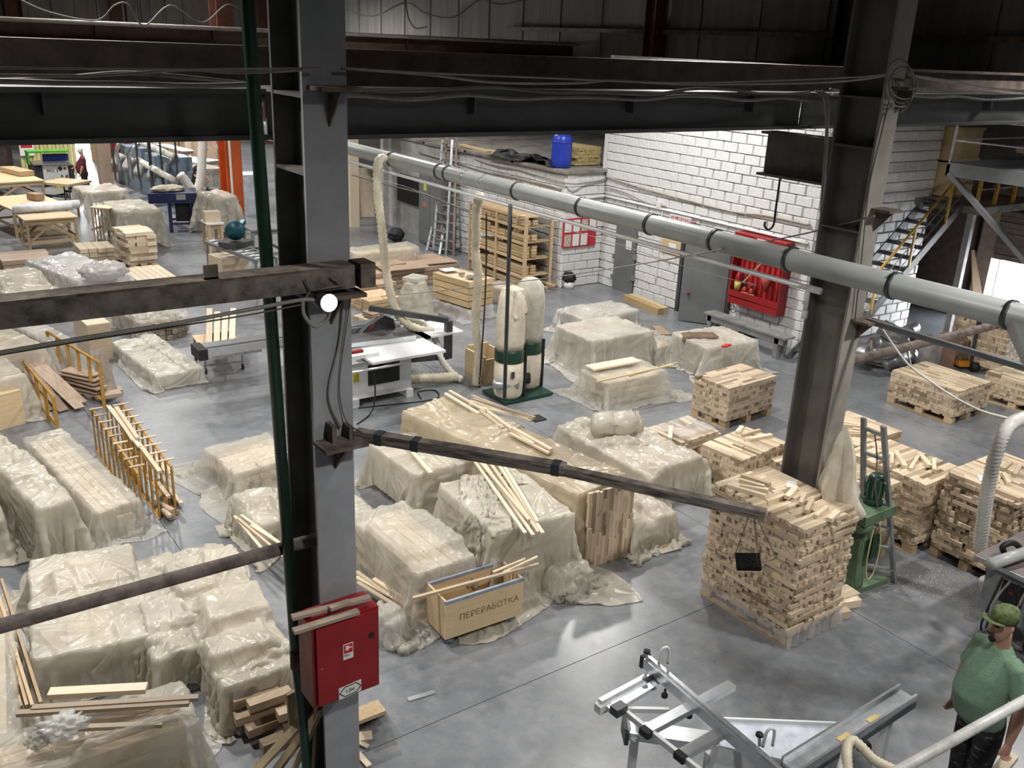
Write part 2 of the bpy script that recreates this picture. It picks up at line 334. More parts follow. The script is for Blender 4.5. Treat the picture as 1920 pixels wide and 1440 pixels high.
def brick_wall(name, label, org, ang, length, height, holes=(), parts=300, bl=0.40, bh=0.20, vis=None, m=brickm):
    """u runs from org along ang, outer face towards -v"""
    org = V(org); u = V((math.cos(ang), math.sin(ang), 0)); v = V((-u.y, u.x, 0))
    t = thing(name, label, None, org + u * length / 2, kind='structure')
    MB().obox(org + v * 0.03, u * length, v * 0.25, (0, 0, height)).build('mortar', jointm, t)
    rows = int(height / bh); lst = []
    for r in range(rows):
        a = -bl / 2 if r % 2 else 0.0
        while a < length - 0.02:
            b = min(a + bl, length); a2 = max(a, 0); z0 = r * bh; z1 = z0 + bh
            segs = [(a2, b)]
            for h in holes:
                if z1 > h[2] + 0.05 and z0 < h[3] - 0.05:
                    ns = []
                    for s0, s1 in segs:
                        if s1 <= h[0] or s0 >= h[1]: ns.append((s0, s1)); continue
                        if s0 < h[0]: ns.append((s0, h[0]))
                        if s1 > h[1]: ns.append((h[1], s1))
                    segs = ns
            for s0, s1 in segs:
                if s1 - s0 > 0.05: lst.append((s0, s1, z0, z1))
            a = b
    key = vis or (lambda s: s[2])
    lst.sort(key=key); rs = random.Random(len(lst))
    big = MB()
    for i, (s0, s1, z0, z1) in enumerate(lst):
        c = org + u * (s0 + s1) / 2 + V((0, 0, (z0 + z1) / 2)) + v * rs.uniform(0.025, 0.04)
        me = brick_mesh(rs.randrange(9), m); d = (s1 - s0 - 0.014, 0.09, z1 - z0 - 0.014)
        if i < parts:
            o = bpy.data.objects.new('block', me); COL.objects.link(o); o.location = c; o.rotation_euler = (0, 0, ang); o.scale = d; adopt(o, t)
        else:
            M = Matrix.Translation(c) @ Matrix.Rotation(ang, 4, 'Z') @ Matrix.Diagonal((*d, 1)); big.add([M @ x.co for x in me.vertices], [tuple(p.vertices) for p in me.polygons])
    if big.v: big.build('upper_blocks', m, t)['kind'] = 'stuff'
    return t
# doors wall: outer face towards -X, u runs towards -Y
brick_wall('wall_door_side', 'white painted block wall of the inner room with two grey doors', (14.9, 17.15, 0), -math.pi / 2, 6.15, 5.35,
           holes=[(0.58, 1.30, -1, 1.62), (2.86, 4.22, -1, 1.78)], vis=lambda s: (s[2] > 4.3, s[0] > 5.9 and 1))
brick_wall('wall_stair_side', 'white painted block wall behind the steel stairs', (14.9, 11.0, 0), 0.0, 3.7, 5.35)
brick_wall('wall_notice_side', 'short white block wall with the red notice board', (13.7, 17.15, 0), 0.0, 1.2, 2.75)
brick_wall('wall_low_side', 'long low white block wall behind the ladders', (13.7, 22.75, 0), -math.pi / 2, 5.6, 2.75, holes=[])
struct('wall_low_far', MB().b2((13.72, 22.75, 0), (13.95, 26.5, 2.75)), mat('white plaster', (0.55, 0.55, 0.53), 0.7, vary=0.12, scale=2))
struct('wall_high_top', MB().b2((15.2, 11.3, 5.2), (20.9, 17.1, 5.32)), plast)
struct('wall_high_back', MB().b2((14.95, 17.2, 2.7), (20.9, 17.35, 5.35)), brickm)
roofl = mat('dusty roofing felt', (0.26, 0.24, 0.21), 0.9, vary=0.25, scale=2.2, bump=0.3)
rl = thing('ceiling_low_room', 'dusty felt covered roof of the low room', None, (16, 20, 2.75), kind='structure')
for k, (y0, y1) in enumerate(((17.1, 19.2), (19.2, 21.4), (21.4, 23.6), (23.6, 26.5))):
    MB().b2((13.62, y0, 2.72 + 0.01 * (k % 2)), (20.9, y1 + 0.1, 2.78 + 0.012 * (k % 2))).build('felt_strip', roofl, rl)
struct('wall_low_end', MB().b2((13.9, 26.3, 0), (20.9, 26.5, 2.75)), plast)
# -------- steel columns
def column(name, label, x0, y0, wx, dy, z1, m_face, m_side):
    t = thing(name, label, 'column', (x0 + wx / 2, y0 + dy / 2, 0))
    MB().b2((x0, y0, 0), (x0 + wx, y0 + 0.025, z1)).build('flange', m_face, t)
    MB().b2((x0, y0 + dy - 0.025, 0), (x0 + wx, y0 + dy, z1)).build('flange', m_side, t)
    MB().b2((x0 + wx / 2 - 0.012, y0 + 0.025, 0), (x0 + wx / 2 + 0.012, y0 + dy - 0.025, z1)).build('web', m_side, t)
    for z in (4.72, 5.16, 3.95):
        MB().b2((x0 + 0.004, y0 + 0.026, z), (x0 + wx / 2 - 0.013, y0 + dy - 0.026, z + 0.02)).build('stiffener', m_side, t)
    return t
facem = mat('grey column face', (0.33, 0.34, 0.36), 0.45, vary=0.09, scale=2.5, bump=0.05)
sidem = mat('shaded column side', (0.12, 0.115, 0.105), 0.55, vary=0.15, scale=2.5)  # darker copy of the face steel, paints the shade in the web recess
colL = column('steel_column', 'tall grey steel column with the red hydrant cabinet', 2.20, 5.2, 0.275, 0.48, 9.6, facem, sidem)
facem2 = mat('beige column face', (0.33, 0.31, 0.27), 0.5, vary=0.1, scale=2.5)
sidem2 = mat('shaded beige side', (0.15, 0.145, 0.13), 0.5, vary=0.12, scale=2.5)  # face colour darkened for the side turned from the light
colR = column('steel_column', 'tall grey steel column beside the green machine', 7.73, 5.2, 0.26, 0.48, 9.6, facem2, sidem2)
def bracket(parent, x, y, z, w_=0.24, m=rust):
    mb = MB(); mb.b2((x - w_ / 2, y - 0.2, z - 0.012), (x + w_ / 2, y, z + 0.012)); mb.build('bracket_plate', m, parent)
    MB().prism([(x - 0.1, y - 0.01, z - 0.012), (x - 0.02, y - 0.18, z - 0.012), (x + 0.1, y - 0.01, z - 0.012)], (0, 0, -0.01)).build('gusset', m, parent)
    MB().prism([(x - 0.006, y, z - 0.014), (x - 0.006, y - 0.18, z - 0.014), (x - 0.006, y, z - 0.22)], (0.012, 0, 0)).build('gusset', m, parent)
bracket(colL, 2.34, 5.2, 3.02, 0.30); bracket(colL, 2.36, 5.2, 5.22, 0.26); bracket(colL, 2.34, 5.2, 4.02, 0.3); bracket(colR, 7.93, 5.2, 3.1, 0.26); bracket(colR, 7.93, 5.2, 5.27, 0.3); bracket(colR, 7.92, 5.2, 4.18, 0.2)
MB().b2((2.28, 5.1, 3.03), (2.31, 5.198, 3.15)).build('angle_cleat', rust, colL); MB().b2((2.40, 5.1, 3.03), (2.43, 5.198, 3.12)).build('angle_cleat', rust, colL)
# console of the right column carrying the girder
MB().ibeam((7.86, 5.68, 4.55), (7.86, 6.55, 4.55), 0.24, 0.44, 0.025, 0.02).build('console', mat('dark console', (0.12, 0.11, 0.10), 0.5), colR)
hk = MB().tube(catm([(7.76, 6.25, 4.33), (7.76, 6.25, 4.0), (7.76, 6.25, 3.86), (7.74, 6.29, 3.80), (7.72, 6.33, 3.83), (7.72, 6.33, 3.88)], 6), 0.012, 6).build('rod_hook', steeld, None, True)
tag(hk, 'dark steel rod hook hanging under the girder console', 'hook')
# -------- girders
def girder(name, label, x0, x1, y, z0, z1, wd, m, stiff=None, tf=0.03):
    t = thing(name, label, 'girder', ((x0 + x1) / 2, y, z0))
    MB().b2((x0, y - wd / 2, z0), (x1, y + wd / 2, z0 + tf)).build('bottom_flange', m, t)
    MB().b2((x0, y - wd / 2, z1 - tf), (x1, y + wd / 2, z1)).build('top_flange', m, t)
    MB().b2((x0, y - 0.012, z0 + tf), (x1, y + 0.012, z1 - tf)).build('web', m, t)
    for x in stiff or ():
        MB().b2((x - 0.008, y - wd / 2 + 0.02, z0 + 0.16), (x + 0.008, y - 0.013, z1 - tf)).build('stiffener', m, t)
    return t
girder('crane_girder', 'dark grey crane girder left of the near column', -8.9, 2.32, 6.2, 4.84, 5.16, 0.26, mat('charcoal girder', (0.13, 0.138, 0.138), 0.5, vary=0.12, scale=1.5), [1.0, -0.9, -2.8])
girder('crane_girder', 'dark grey crane girder spanning between the two columns', 2.36, 7.84, 6.2, 4.83, 5.17, 0.26, mat('charcoal girder', (0.06, 0.06, 0.06)), [3.95, 5.55, 7.05])
girder('crane_girder', 'dark grey crane girder right of the beige column', 7.88, 20.9, 6.2, 4.83, 5.17, 0.26, mat('charcoal girder', (0.06, 0.06, 0.06)), [9.4, 11.2, 13.0])
girder('rail_beam', 'dark brown rail beam above the grey girders', -8.9, 20.9, 6.95, 5.03, 5.41, 0.22, steelb)
far_b = girder('crane_girder', 'far brown crane girder before the panel wall', -8.9, 20.7, 26.0, 5.12, 5.62, 0.4, mat('far brown girder', (0.085, 0.050, 0.035), 0.6, vary=0.2, scale=1.2), [-6 + 2.9 * k for k in range(9)], 0.07)
pp = MB().tube([(-8.9, 25.7, 5.56), (20.7, 25.7, 5.56)], 0.05, 8).build('conduit', mat('dusty pipe', (0.30, 0.27, 0.24), 0.7), far_b)
redbrown = mat('red oxide steel', (0.12, 0.045, 0.03), 0.6, vary=0.15)
for i, (x, m, lab) in enumerate(((-2.0, redbrown, 'leftmost'), (5.2, redbrown, 'second'), (9.6, redbrown, 'third'), (16.6, redbrown, 'fourth'))):
    o = MB().ibeam((x + 2.0, 48.6, 0), (x + 2.0, 48.6, 9.6), 0.5, 0.7, 0.05, 0.04).build('wall_column', m); tag(o, lab + ' red oxide wall column from the left on the far wall', 'column')
for y, m, lab in ((22.0, redbrown, 'red oxide wall column above the low room'), (15.2, steeld, 'black wall column above the white block wall'), (9.2, redbrown, 'red oxide wall column above the stairs platform')):
    o = MB().ibeam((20.6, y, 0), (20.6, y, 9.6), 0.45, 0.45, 0.04, 0.03, (0, 1, 0)).build('wall_column', m); tag(o, lab, 'column')
gr = MB().bar((20.78, 6.0, 6.02), (20.78, 30, 6.02), 0.12, 0.12).build('wall_girt', steelb); tag(gr, 'dark horizontal girt on the right panel wall', 'girt')
gr = MB().bar((-8, 49.7, 7.6), (20.5, 49.7, 7.6), 0.15, 0.15).build('wall_girt', steelb); tag(gr, 'dark horizontal girt on the far panel wall', 'girt')
# orange column in the next row
oc = thing('steel_column', 'bright orange steel column far in the hall', 'column', (9.15, 27.1, 0))
for z_a, z_b, m_c in ((0, 5.05, orange), (5.05, 9.6, redbrown)):
    MB().b2((8.97, 26.85, z_a), (9.43, 26.9, z_b)).build('flange', m_c, oc); MB().b2((8.97, 27.45, z_a), (9.43, 27.5, z_b)).build('flange', m_c, oc); MB().b2((9.18, 26.9, z_a), (9.22, 27.45, z_b)).build('web', m_c, oc)
MB().tube([(9.08, 26.78, 0.8), (9.05, 26.78, 5)], 0.035, 6).build('conduit', whitep, oc)
# -------- ceiling lamps
shade_m = mat('lamp housing', (0.5, 0.5, 0.5), 0.4); glow = mat('lamp diffuser', (1, 1, 1), 0.5, emit=((1.0, 0.96, 0.9), 3.0))
for i, (x, y, z, wt) in enumerate(LAMPS):
    t = thing('bay_lamp', 'round industrial bay lamp hanging from the roof', 'lamp', (x, y, z), 'bay lamps under the roof')
    MB().lathe([(0.05, 0.42), (0.09, 0.40), (0.10, 0.22), (0.27, 0.02), (0.26, 0.0), (0.09, 0.2)], (x, y, z), 16).build('shade', shade_m, t, True)
    MB().tube([(x, y, z + 0.4), (x, y, 9.6)], 0.012, 6).build('suspension_rod', steeld, t)
    MB().lathe([(0.02, 0.0), (0.16, 0.02), (0.16, 0.04), (0.02, 0.06)], (x, y, z + 0.06), 12).build('diffuser', glow, t)
    ld = bpy.data.lights.new('bay_lamp_light', 'SPOT'); ld.energy = wt; ld.spot_size = math.radians(SPOT); ld.spot_blend = 0.6; ld.shadow_soft_size = 0.22; ld.color = (1.0, 0.975, 0.94)
    lo = bpy.data.objects.new('bay_lamp_light', ld); COL.objects.link(lo); lo.location = (x, y, z - 0.01); adopt(lo, t)
# ================================================================ pallets and stacks of sticks
def pallet(parent, cx, cy, L, W, rz, z0=0.0, m=pine):
    u = V((math.cos(rz), math.sin(rz), 0)); v = V((-u.y, u.x, 0)); c = V((cx, cy, z0))
    root = MB()
    for j in (-1, 0, 1):
        for i in (-1, 0, 1):
            piece('pallet_block', c + u * i * (L / 2 - 0.07) + v * j * (W / 2 - 0.05) + V((0, 0, 0.065)), (0.14, 0.1, 0.085), rz, m, parent)
        piece('pallet_runner', c + v * j * (W / 2 - 0.05) + V((0, 0, 0.011)), (L, 0.1, 0.02), rz, m, parent)
    n = max(3, int(L / 0.17))
    for i in range(n):
        piece('pallet_slat', c + u * (-L / 2 + (i + 0.5) * L / n) + V((0, 0, 0.12)), (L / n * 0.75, W, 0.022), rz, m, parent)
    return 0.132
def stack(name, label, cx, cy, L, W, rz, height, layer=0.045, sw=0.05, seed=1, parts=300, base=0.132, topmiss=0.06, jit=0.012, m=birch, group=None, pal=True, alt=2, lmin=0.18, lmax=0.5, film_skirt=False):
    """timber stack; local u (length L) at angle rz. Visible sides are the ones facing the camera."""
    r = random.Random(seed); u = V((math.cos(rz), math.sin(rz), 0)); v = V((-u.y, u.x, 0)); c = V((cx, cy, 0))
    t = thing(name, label, 'timber stack', c, group)
    if pal: pallet(t, cx, cy, L * 0.99, W * 0.99, rz)
    else: base = 0.0
    n = int((height - base) / layer); cam_d = V((-cx, -cy, 0)).normalized(); su = 1 if u.dot(cam_d) > 0 else -1; sv = 1 if v.dot(cam_d) > 0 else -1
    items = []
    MB().obox(c - u * (L / 2 - 0.09) - v * (W / 2 - 0.09) + V((0, 0, base)), u * (L - 0.18), v * (W - 0.18), (0, 0, (n - 1) * layer)).build('stack_core', m, t)
    for k in range(n):
        z = base + (k + 0.5) * layer; top = k == n - 1; along = (k % alt) == 0
        ax, bx, A, B, sa, sb = (u, v, L, W, su, sv) if along else (v, u, W, L, sv, su)
        rows = int(B / sw); q = B / rows
        for i in range(rows):
            b = -B / 2 + (i + 0.5) * q
            edge = (i == rows - 1) if sb > 0 else (i == 0)
            a = -A / 2
            while a < A / 2 - 0.02:
                l = min(r.uniform(lmin, lmax), A / 2 - a)
                if A / 2 - (a + l) < 0.1: l = A / 2 - a
                endvis = (a + l > A / 2 - 0.02) if sa > 0 else (a < -A / 2 + 0.02)
                if top or edge or endvis:
                    if not (top and r.random() < topmiss):
                        o = (jit if endvis or edge else 0.0)
                        ctr = c + ax * (a + l / 2 + r.uniform(-1, 1) * o) + bx * (b + r.uniform(-1, 1) * (o if edge else 0)) + V((0, 0, z))
                        l2 = l if (top or edge) else min(l, 0.2)
                        if not (top or edge): ctr += ax * sa * (l - l2) / 2
                        area = (l * q if top else 0) + (l * layer if edge else 0) + (q * layer if endvis else 0)
                        items.append((area, ctr, (l2 - 0.004, q - 0.003, layer - 0.003), rz if along else rz + math.pi / 2))
                a += l
    items.sort(key=lambda x: -x[0]); big = MB()
    for i, (ar, ctr, d, an) in enumerate(items):
        if i < parts: piece('stick', ctr, d, an + r.uniform(-0.008, 0.008), m, t)
        else: big.box(ctr, d, an)
    if big.v: big.build('small_sticks', m, t)['kind'] = 'stuff'
    return t, base + n * layer
def loose(t_ctr, L, W, rz, z, n, name, label, group, m=birch2, seed=3, lr=(0.25, 0.55), spread=0.8, ang=None, wd=(0.035, 0.06), layers=2):
    r = random.Random(seed); u = V((math.cos(rz), math.sin(rz), 0)); v = V((-u.y, u.x, 0)); used = []
    for i in range(n):
        for tr in range(30):
            l = r.uniform(*lr); a = rz + (ang if ang is not None else 0) + r.uniform(-0.35, 0.35); pu = r.uniform(-0.5, 0.5) * (L - l) * spread; pv = r.uniform(-0.5, 0.5) * W * spread
            if all(abs(pu - q[0]) > (l + q[2]) * 0.45 or abs(pv - q[1]) > 0.09 for q in used): break
        else: continue
        used.append((pu, pv, l)); w_ = r.uniform(*wd)
        o = piece(name, V((t_ctr[0], t_ctr[1], z + 0.021)) + u * pu + v * pv, (l, w_, 0.04), a, m, None); tag(o, label, 'stick', group)
PI = math.pi
# the near stack and its neighbours (long side along Y)
S = {}
def st(key, label, z, p0, p1, p2, seed, **k):
    cx, cy, L, W, rz = quad(z, p0, p1, p2); S[key] = (cx, cy, L, W, rz, z); t, zt = stack('stick_stack', label, cx, cy, L, W, rz, z, seed=seed, group='stacks of birch sticks on pallets', **k); S[key] = (cx, cy, L, W, rz, zt); return t
cx, cy, L, W = 7.23, 5.22, 1.16, 0.84
t4, z4 = stack('stick_stack', 'tallest near stack of birch sticks, below the hanging floodlight', cx, cy, L, W, PI / 2, 1.33, layer=0.046, sw=0.048, seed=11, jit=0.02, group='stacks of birch sticks on pallets', topmiss=0.12)
sk = MB()
for k in range(24):
    x = 6.80 + (7.66 - 6.80) * k / 24; sk.add([(x, 4.61 - 0.015 * math.sin(k * 1.9), 0.01), (x + 0.036, 4.61 - 0.015 * math.sin((k + 1) * 1.9), 0.01), (x + 0.036, 4.625, 0.2 + 0.02 * math.sin(k * 2.3)), (x, 4.625, 0.2 + 0.02 * math.sin((k - 1) * 2.3))], [(0, 1, 2, 3)])
for k in range(30):
    y = 4.62 + 1.2 * k / 30; sk.add([(6.785 - 0.012 * math.sin(k * 1.7), y, 0.06), (6.785 - 0.012 * math.sin((k + 1) * 1.7), y + 0.04, 0.06), (6.795, y + 0.04, 0.2 + 0.02 * math.sin((k + 1) * 1.3)), (6.795, y, 0.2 + 0.02 * math.sin(k * 1.3))], [(0, 1, 2, 3)])
sk.build('film_skirt', filmC, t4)['kind'] = 'stuff'
loose((7.3, 4.95), 0.55, 0.7, 0.2, z4, 7, 'loose_stick', 'loose pale stick lying skew on the tallest near stack', 'loose sticks on the tallest near stack', seed=5, lr=(0.2, 0.34))
loose((7.1, 5.55), 0.5, 0.5, 1.9, z4, 4, 'loose_stick', 'loose pale stick at the far end of the tallest near stack', 'loose sticks at the far end of the tallest stack', seed=8, lr=(0.25, 0.4))
o = piece('paper_slip', (7.5, 5.35, z4 + 0.002), (0.15, 0.1, 0.002), 0.7, paper, None); tag(o, 'white paper slip on the tallest near stack', 'paper')
st('S1', 'square stack of birch sticks on a pallet nearest the grey bench', 0.69, (1369, 728), (1303, 703), (1456, 703), 21, layer=0.055, sw=0.06, parts=240)
st('S2', 'very low stack of sticks under clear film', 0.30, (1278, 830), (1214, 801), (1353, 805), 22, layer=0.055, sw=0.07, parts=120)
st('S3', 'low stack of sticks left of the beige column', 0.50, (1392, 864), (1314, 832), (1486, 832), 23, layer=0.052, sw=0.055, parts=240)
loose((S['S3'][0] + 0.25, S['S3'][1] + 0.15), 0.6, 0.6, 0.2, S['S3'][5], 9, 'loose_stick', 'loose stick on the low stack left of the beige column', 'loose sticks on the low stack by the column', seed=15, lr=(0.25, 0.4))
def sd(key, label, x0, x1, y0, y1, h, seed, **k):
    rz = PI / 2 if (y1 - y0) > (x1 - x0) else 0.0; L, W = (y1 - y0, x1 - x0) if rz else (x1 - x0, y1 - y0)
    t, zt = stack('stick_stack', label, (x0 + x1) / 2, (y0 + y1) / 2, L, W, rz, h, seed=seed, group='stacks of birch sticks on pallets', **k); S[key] = ((x0 + x1) / 2, (y0 + y1) / 2, L, W, rz, zt)
sd('S6', 'tall stack of sticks behind the ladder', 8.50, 9.34, 5.22, 6.42, 0.98, 24, layer=0.046, sw=0.05, parts=260)
sd('S7', 'dark sided stack with skewed sticks heaped on top', 9.58, 10.42, 5.04, 6.14, 0.96, 25, layer=0.05, sw=0.055, parts=260)
sd('S7b', 'stack of sticks behind the dark sided stack', 9.85, 11.05, 6.30, 7.15, 0.86, 26, layer=0.05, sw=0.055, parts=200)
loose((S['S7'][0], S['S7'][1] - 0.1), 0.8, 0.6, 0.6, S['S7'][5], 9, 'loose_stick', 'loose stick heaped skew on the dark sided stack', 'loose sticks heaped on the dark sided stack', seed=25, lr=(0.3, 0.5))
loose((S['S7b'][0], S['S7b'][1]), 0.9, 0.6, -0.9, S['S7b'][5], 10, 'loose_stick', 'loose stick heaped skew on the stack behind the dark sided one', 'loose sticks on the stack behind the dark sided one', seed=27, lr=(0.3, 0.5))
sd('S8', 'tall pale stack of sticks behind the ribbed hose', 9.80, 10.95, 4.12, 4.96, 1.10, 27, layer=0.048, sw=0.05, parts=300, jit=0.028)
loose((S['S8'][0], S['S8'][1]), 0.9, 0.6, 0.5, S['S8'][5], 8, 'loose_stick', 'loose stick on the tall pale stack behind the hose', 'loose sticks on the stack behind the hose', seed=35)
o = piece('paper_slip', (9.98, 4.62, S['S8'][5] + 0.004), (0.15, 0.1, 0.002), 0.7, paper, None); tag(o, 'white paper slip on the stack behind the hose', 'paper')
sd('S9', 'long grey tinged stack right of the floor passage', 13.95, 14.95, 7.15, 8.35, 0.62, 28, layer=0.05, sw=0.055, parts=260)
sd('S10', 'high stack of sticks behind the orange pallet jack', 17.0, 18.2, 8.0, 9.1, 0.98, 29, layer=0.055, sw=0.06, parts=200)
sd('S11', 'stack of sticks at the right edge beyond the long grey stack', 15.6, 16.6, 6.5, 7.6, 0.55, 30, layer=0.055, sw=0.06, parts=150)
# ================================================================ draped sheets
def ridg(p): return 1.0 - 2.2 * abs(noise.noise(p))
def crs(p):
    q = abs(noise.noise(p)); return 1.15 * (1.0 - min(1.0, q * 3.6)) ** 1.4 - 0.4 * min(1.0, q * 1.6)
import numpy as np
def relax(Q, boxes, rest, steps, iters, rng, bend=0.06, eps=0.012):
    """let a cloth grid Q (ny, nx, 3) fall over boxes (x0, x1, y0, y1, h) and the floor"""
    Q = Q.astype(np.float64); prev = Q.copy(); f = lambda a, b, r, k: _con(a, b, r, k); g = np.array((0, 0, -0.0035))
    dg = rest * math.sqrt(2)
    def _con(a, b, r, k):
        d = b - a; l = np.sqrt((d * d).sum(-1, keepdims=True)) + 1e-9; c = d * ((l - r) / l * (0.5 * k)); a += c; b -= c
    def collide():
        fr = np.zeros(Q.shape[:2], bool)
        for (x0, x1, y0, y1, h) in boxes:
            x, y, z = Q[..., 0], Q[..., 1], Q[..., 2]
            ins = (x > x0 - eps) & (x < x1 + eps) & (y > y0 - eps) & (y < y1 + eps) & (z < h + eps)
            if not ins.any(): continue
            dt = h + eps - z; d0 = x - (x0 - eps); d1 = x1 + eps - x; d2 = y - (y0 - eps); d3 = y1 + eps - y
            side = np.minimum(np.minimum(d0, d1), np.minimum(d2, d3)); tp = ins & ((dt <= side) | (prev[..., 2] > h - 0.02) | (side > 0.12)); sd_ = ins & ~tp
            Q[..., 2] = np.where(tp, h + eps, z); fr |= tp
            for dd, ax, val in ((d0, 0, x0 - eps), (d1, 0, x1 + eps), (d2, 1, y0 - eps), (d3, 1, y1 + eps)):
                mk = sd_ & (dd <= side + 1e-9); Q[..., ax] = np.where(mk, val, Q[..., ax])
        fl_ = Q[..., 2] < eps; Q[..., 2] = np.where(fl_, eps, Q[..., 2]); fr |= fl_
        return fr
    for s_ in range(steps):
        v = (Q - prev) * 0.965; v = np.clip(v, -0.05, 0.05); prev = Q.copy(); Q = Q + v + g
        for _ in range(iters):
            for o in (0, 1):
                n = (Q.shape[1] - o) // 2 * 2; _con(Q[:, o:o + n:2], Q[:, o + 1:o + n:2], rest, 1.0)
                n = (Q.shape[0] - o) // 2 * 2; _con(Q[o:o + n:2], Q[o + 1:o + n:2], rest, 1.0)
            for o in (0, 1):
                n = (Q.shape[1] - o) // 2 * 2
                for o2 in (0, 1):
                    n2 = (Q.shape[0] - o2) // 2 * 2
                    _con(Q[o2:o2 + n2:2, o:o + n:2], Q[o2 + 1:o2 + n2:2, o + 1:o + n:2], dg, 0.5); _con(Q[o2 + 1:o2 + n2:2, o:o + n:2], Q[o2:o2 + n2:2, o + 1:o + n:2], dg, 0.5)
            m_ = Q.shape[1] - 2
            if bend:
                mid = (Q[:, :-2] + Q[:, 2:]) / 2 - Q[:, 1:-1]; Q[:, 1:-1] += mid * bend; mid = (Q[:-2] + Q[2:]) / 2 - Q[1:-1]; Q[1:-1] += mid * bend
            fr = collide()
        prev = np.where(fr[..., None], prev * 0.35 + Q * 0.65, prev)
    return Q
def refine(Q, res):
    def up(A):
        n = A.shape[0]; B_ = np.empty((2 * n - 1,) + A.shape[1:]); B_[::2] = A; m = (A[:-1] + A[1:]) / 2
        m[1:-1] = (9 * (A[1:-2] + A[2:-1]) - A[:-3] - A[3:]) / 16; B_[1::2] = m; return B_
    Q = up(Q); Q = np.swapaxes(up(np.swapaxes(Q, 0, 1)), 0, 1)
    U, V_ = np.meshgrid(np.arange(Q.shape[1]) * res / 2, np.arange(Q.shape[0]) * res / 2); return Q, (U, V_)
def crease(Q, UV, rng, ang, crumple, dens=1.0):
    """raise long sharp creases, some in fans, along the cloth normal"""
    U, W_ = UV; D = np.zeros_like(U); Lu, Lv = U.max(), W_.max(); n = int(min(260, (16 + 34 * crumple) * dens * Lu * Lv)) + 8
    fans = [(rng.uniform(0, Lu), rng.uniform(0, Lv)) for _ in range(max(2, n // 14))]
    for k in range(n):
        if k % 3 == 0: f0 = fans[rng.integers(len(fans))]; th = rng.uniform(0, 6.28); l = rng.uniform(0.15, 0.5); cu_, cv_ = f0[0] + math.cos(th) * l * 0.55, f0[1] + math.sin(th) * l * 0.55
        else: th = ang + rng.normal(0, 0.35) + (1.3 if k % 4 == 1 else 0); l = rng.uniform(0.12, 0.55) * (1.3 if crumple < 0.5 else 0.9); cu_, cv_ = rng.uniform(0, Lu), rng.uniform(0, Lv)
        du, dv = U - cu_, W_ - cv_; s = (du * math.cos(th) + dv * math.sin(th)) / l; t = -du * math.sin(th) + dv * math.cos(th) + 0.06 * np.sin(s * 2 + k) * l
        w1 = rng.uniform(0.012, 0.035) * (1 + 0.6 * crumple); w2 = w1 * rng.uniform(1.2, 3.0); a_ = min(w1, 0.03) * rng.uniform(0.35, 0.8) * (1 + 0.5 * crumple)
        pr = np.where(t > 0, 1 - t / w1, 1 + t / w2); D = np.maximum(D, np.clip(pr, 0, 1) * np.clip(1 - s * s, 0, 1) * a_) + 0.08 * np.clip(pr, 0, 1) * np.clip(1 - s * s, 0, 1) * a_
    gu = np.gradient(Q, axis=1); gv = np.gradient(Q, axis=0); nrm = np.cross(gu, gv); nrm /= np.sqrt((nrm ** 2).sum(-1, keepdims=True)) + 1e-9
    return Q + nrm * D[..., None]
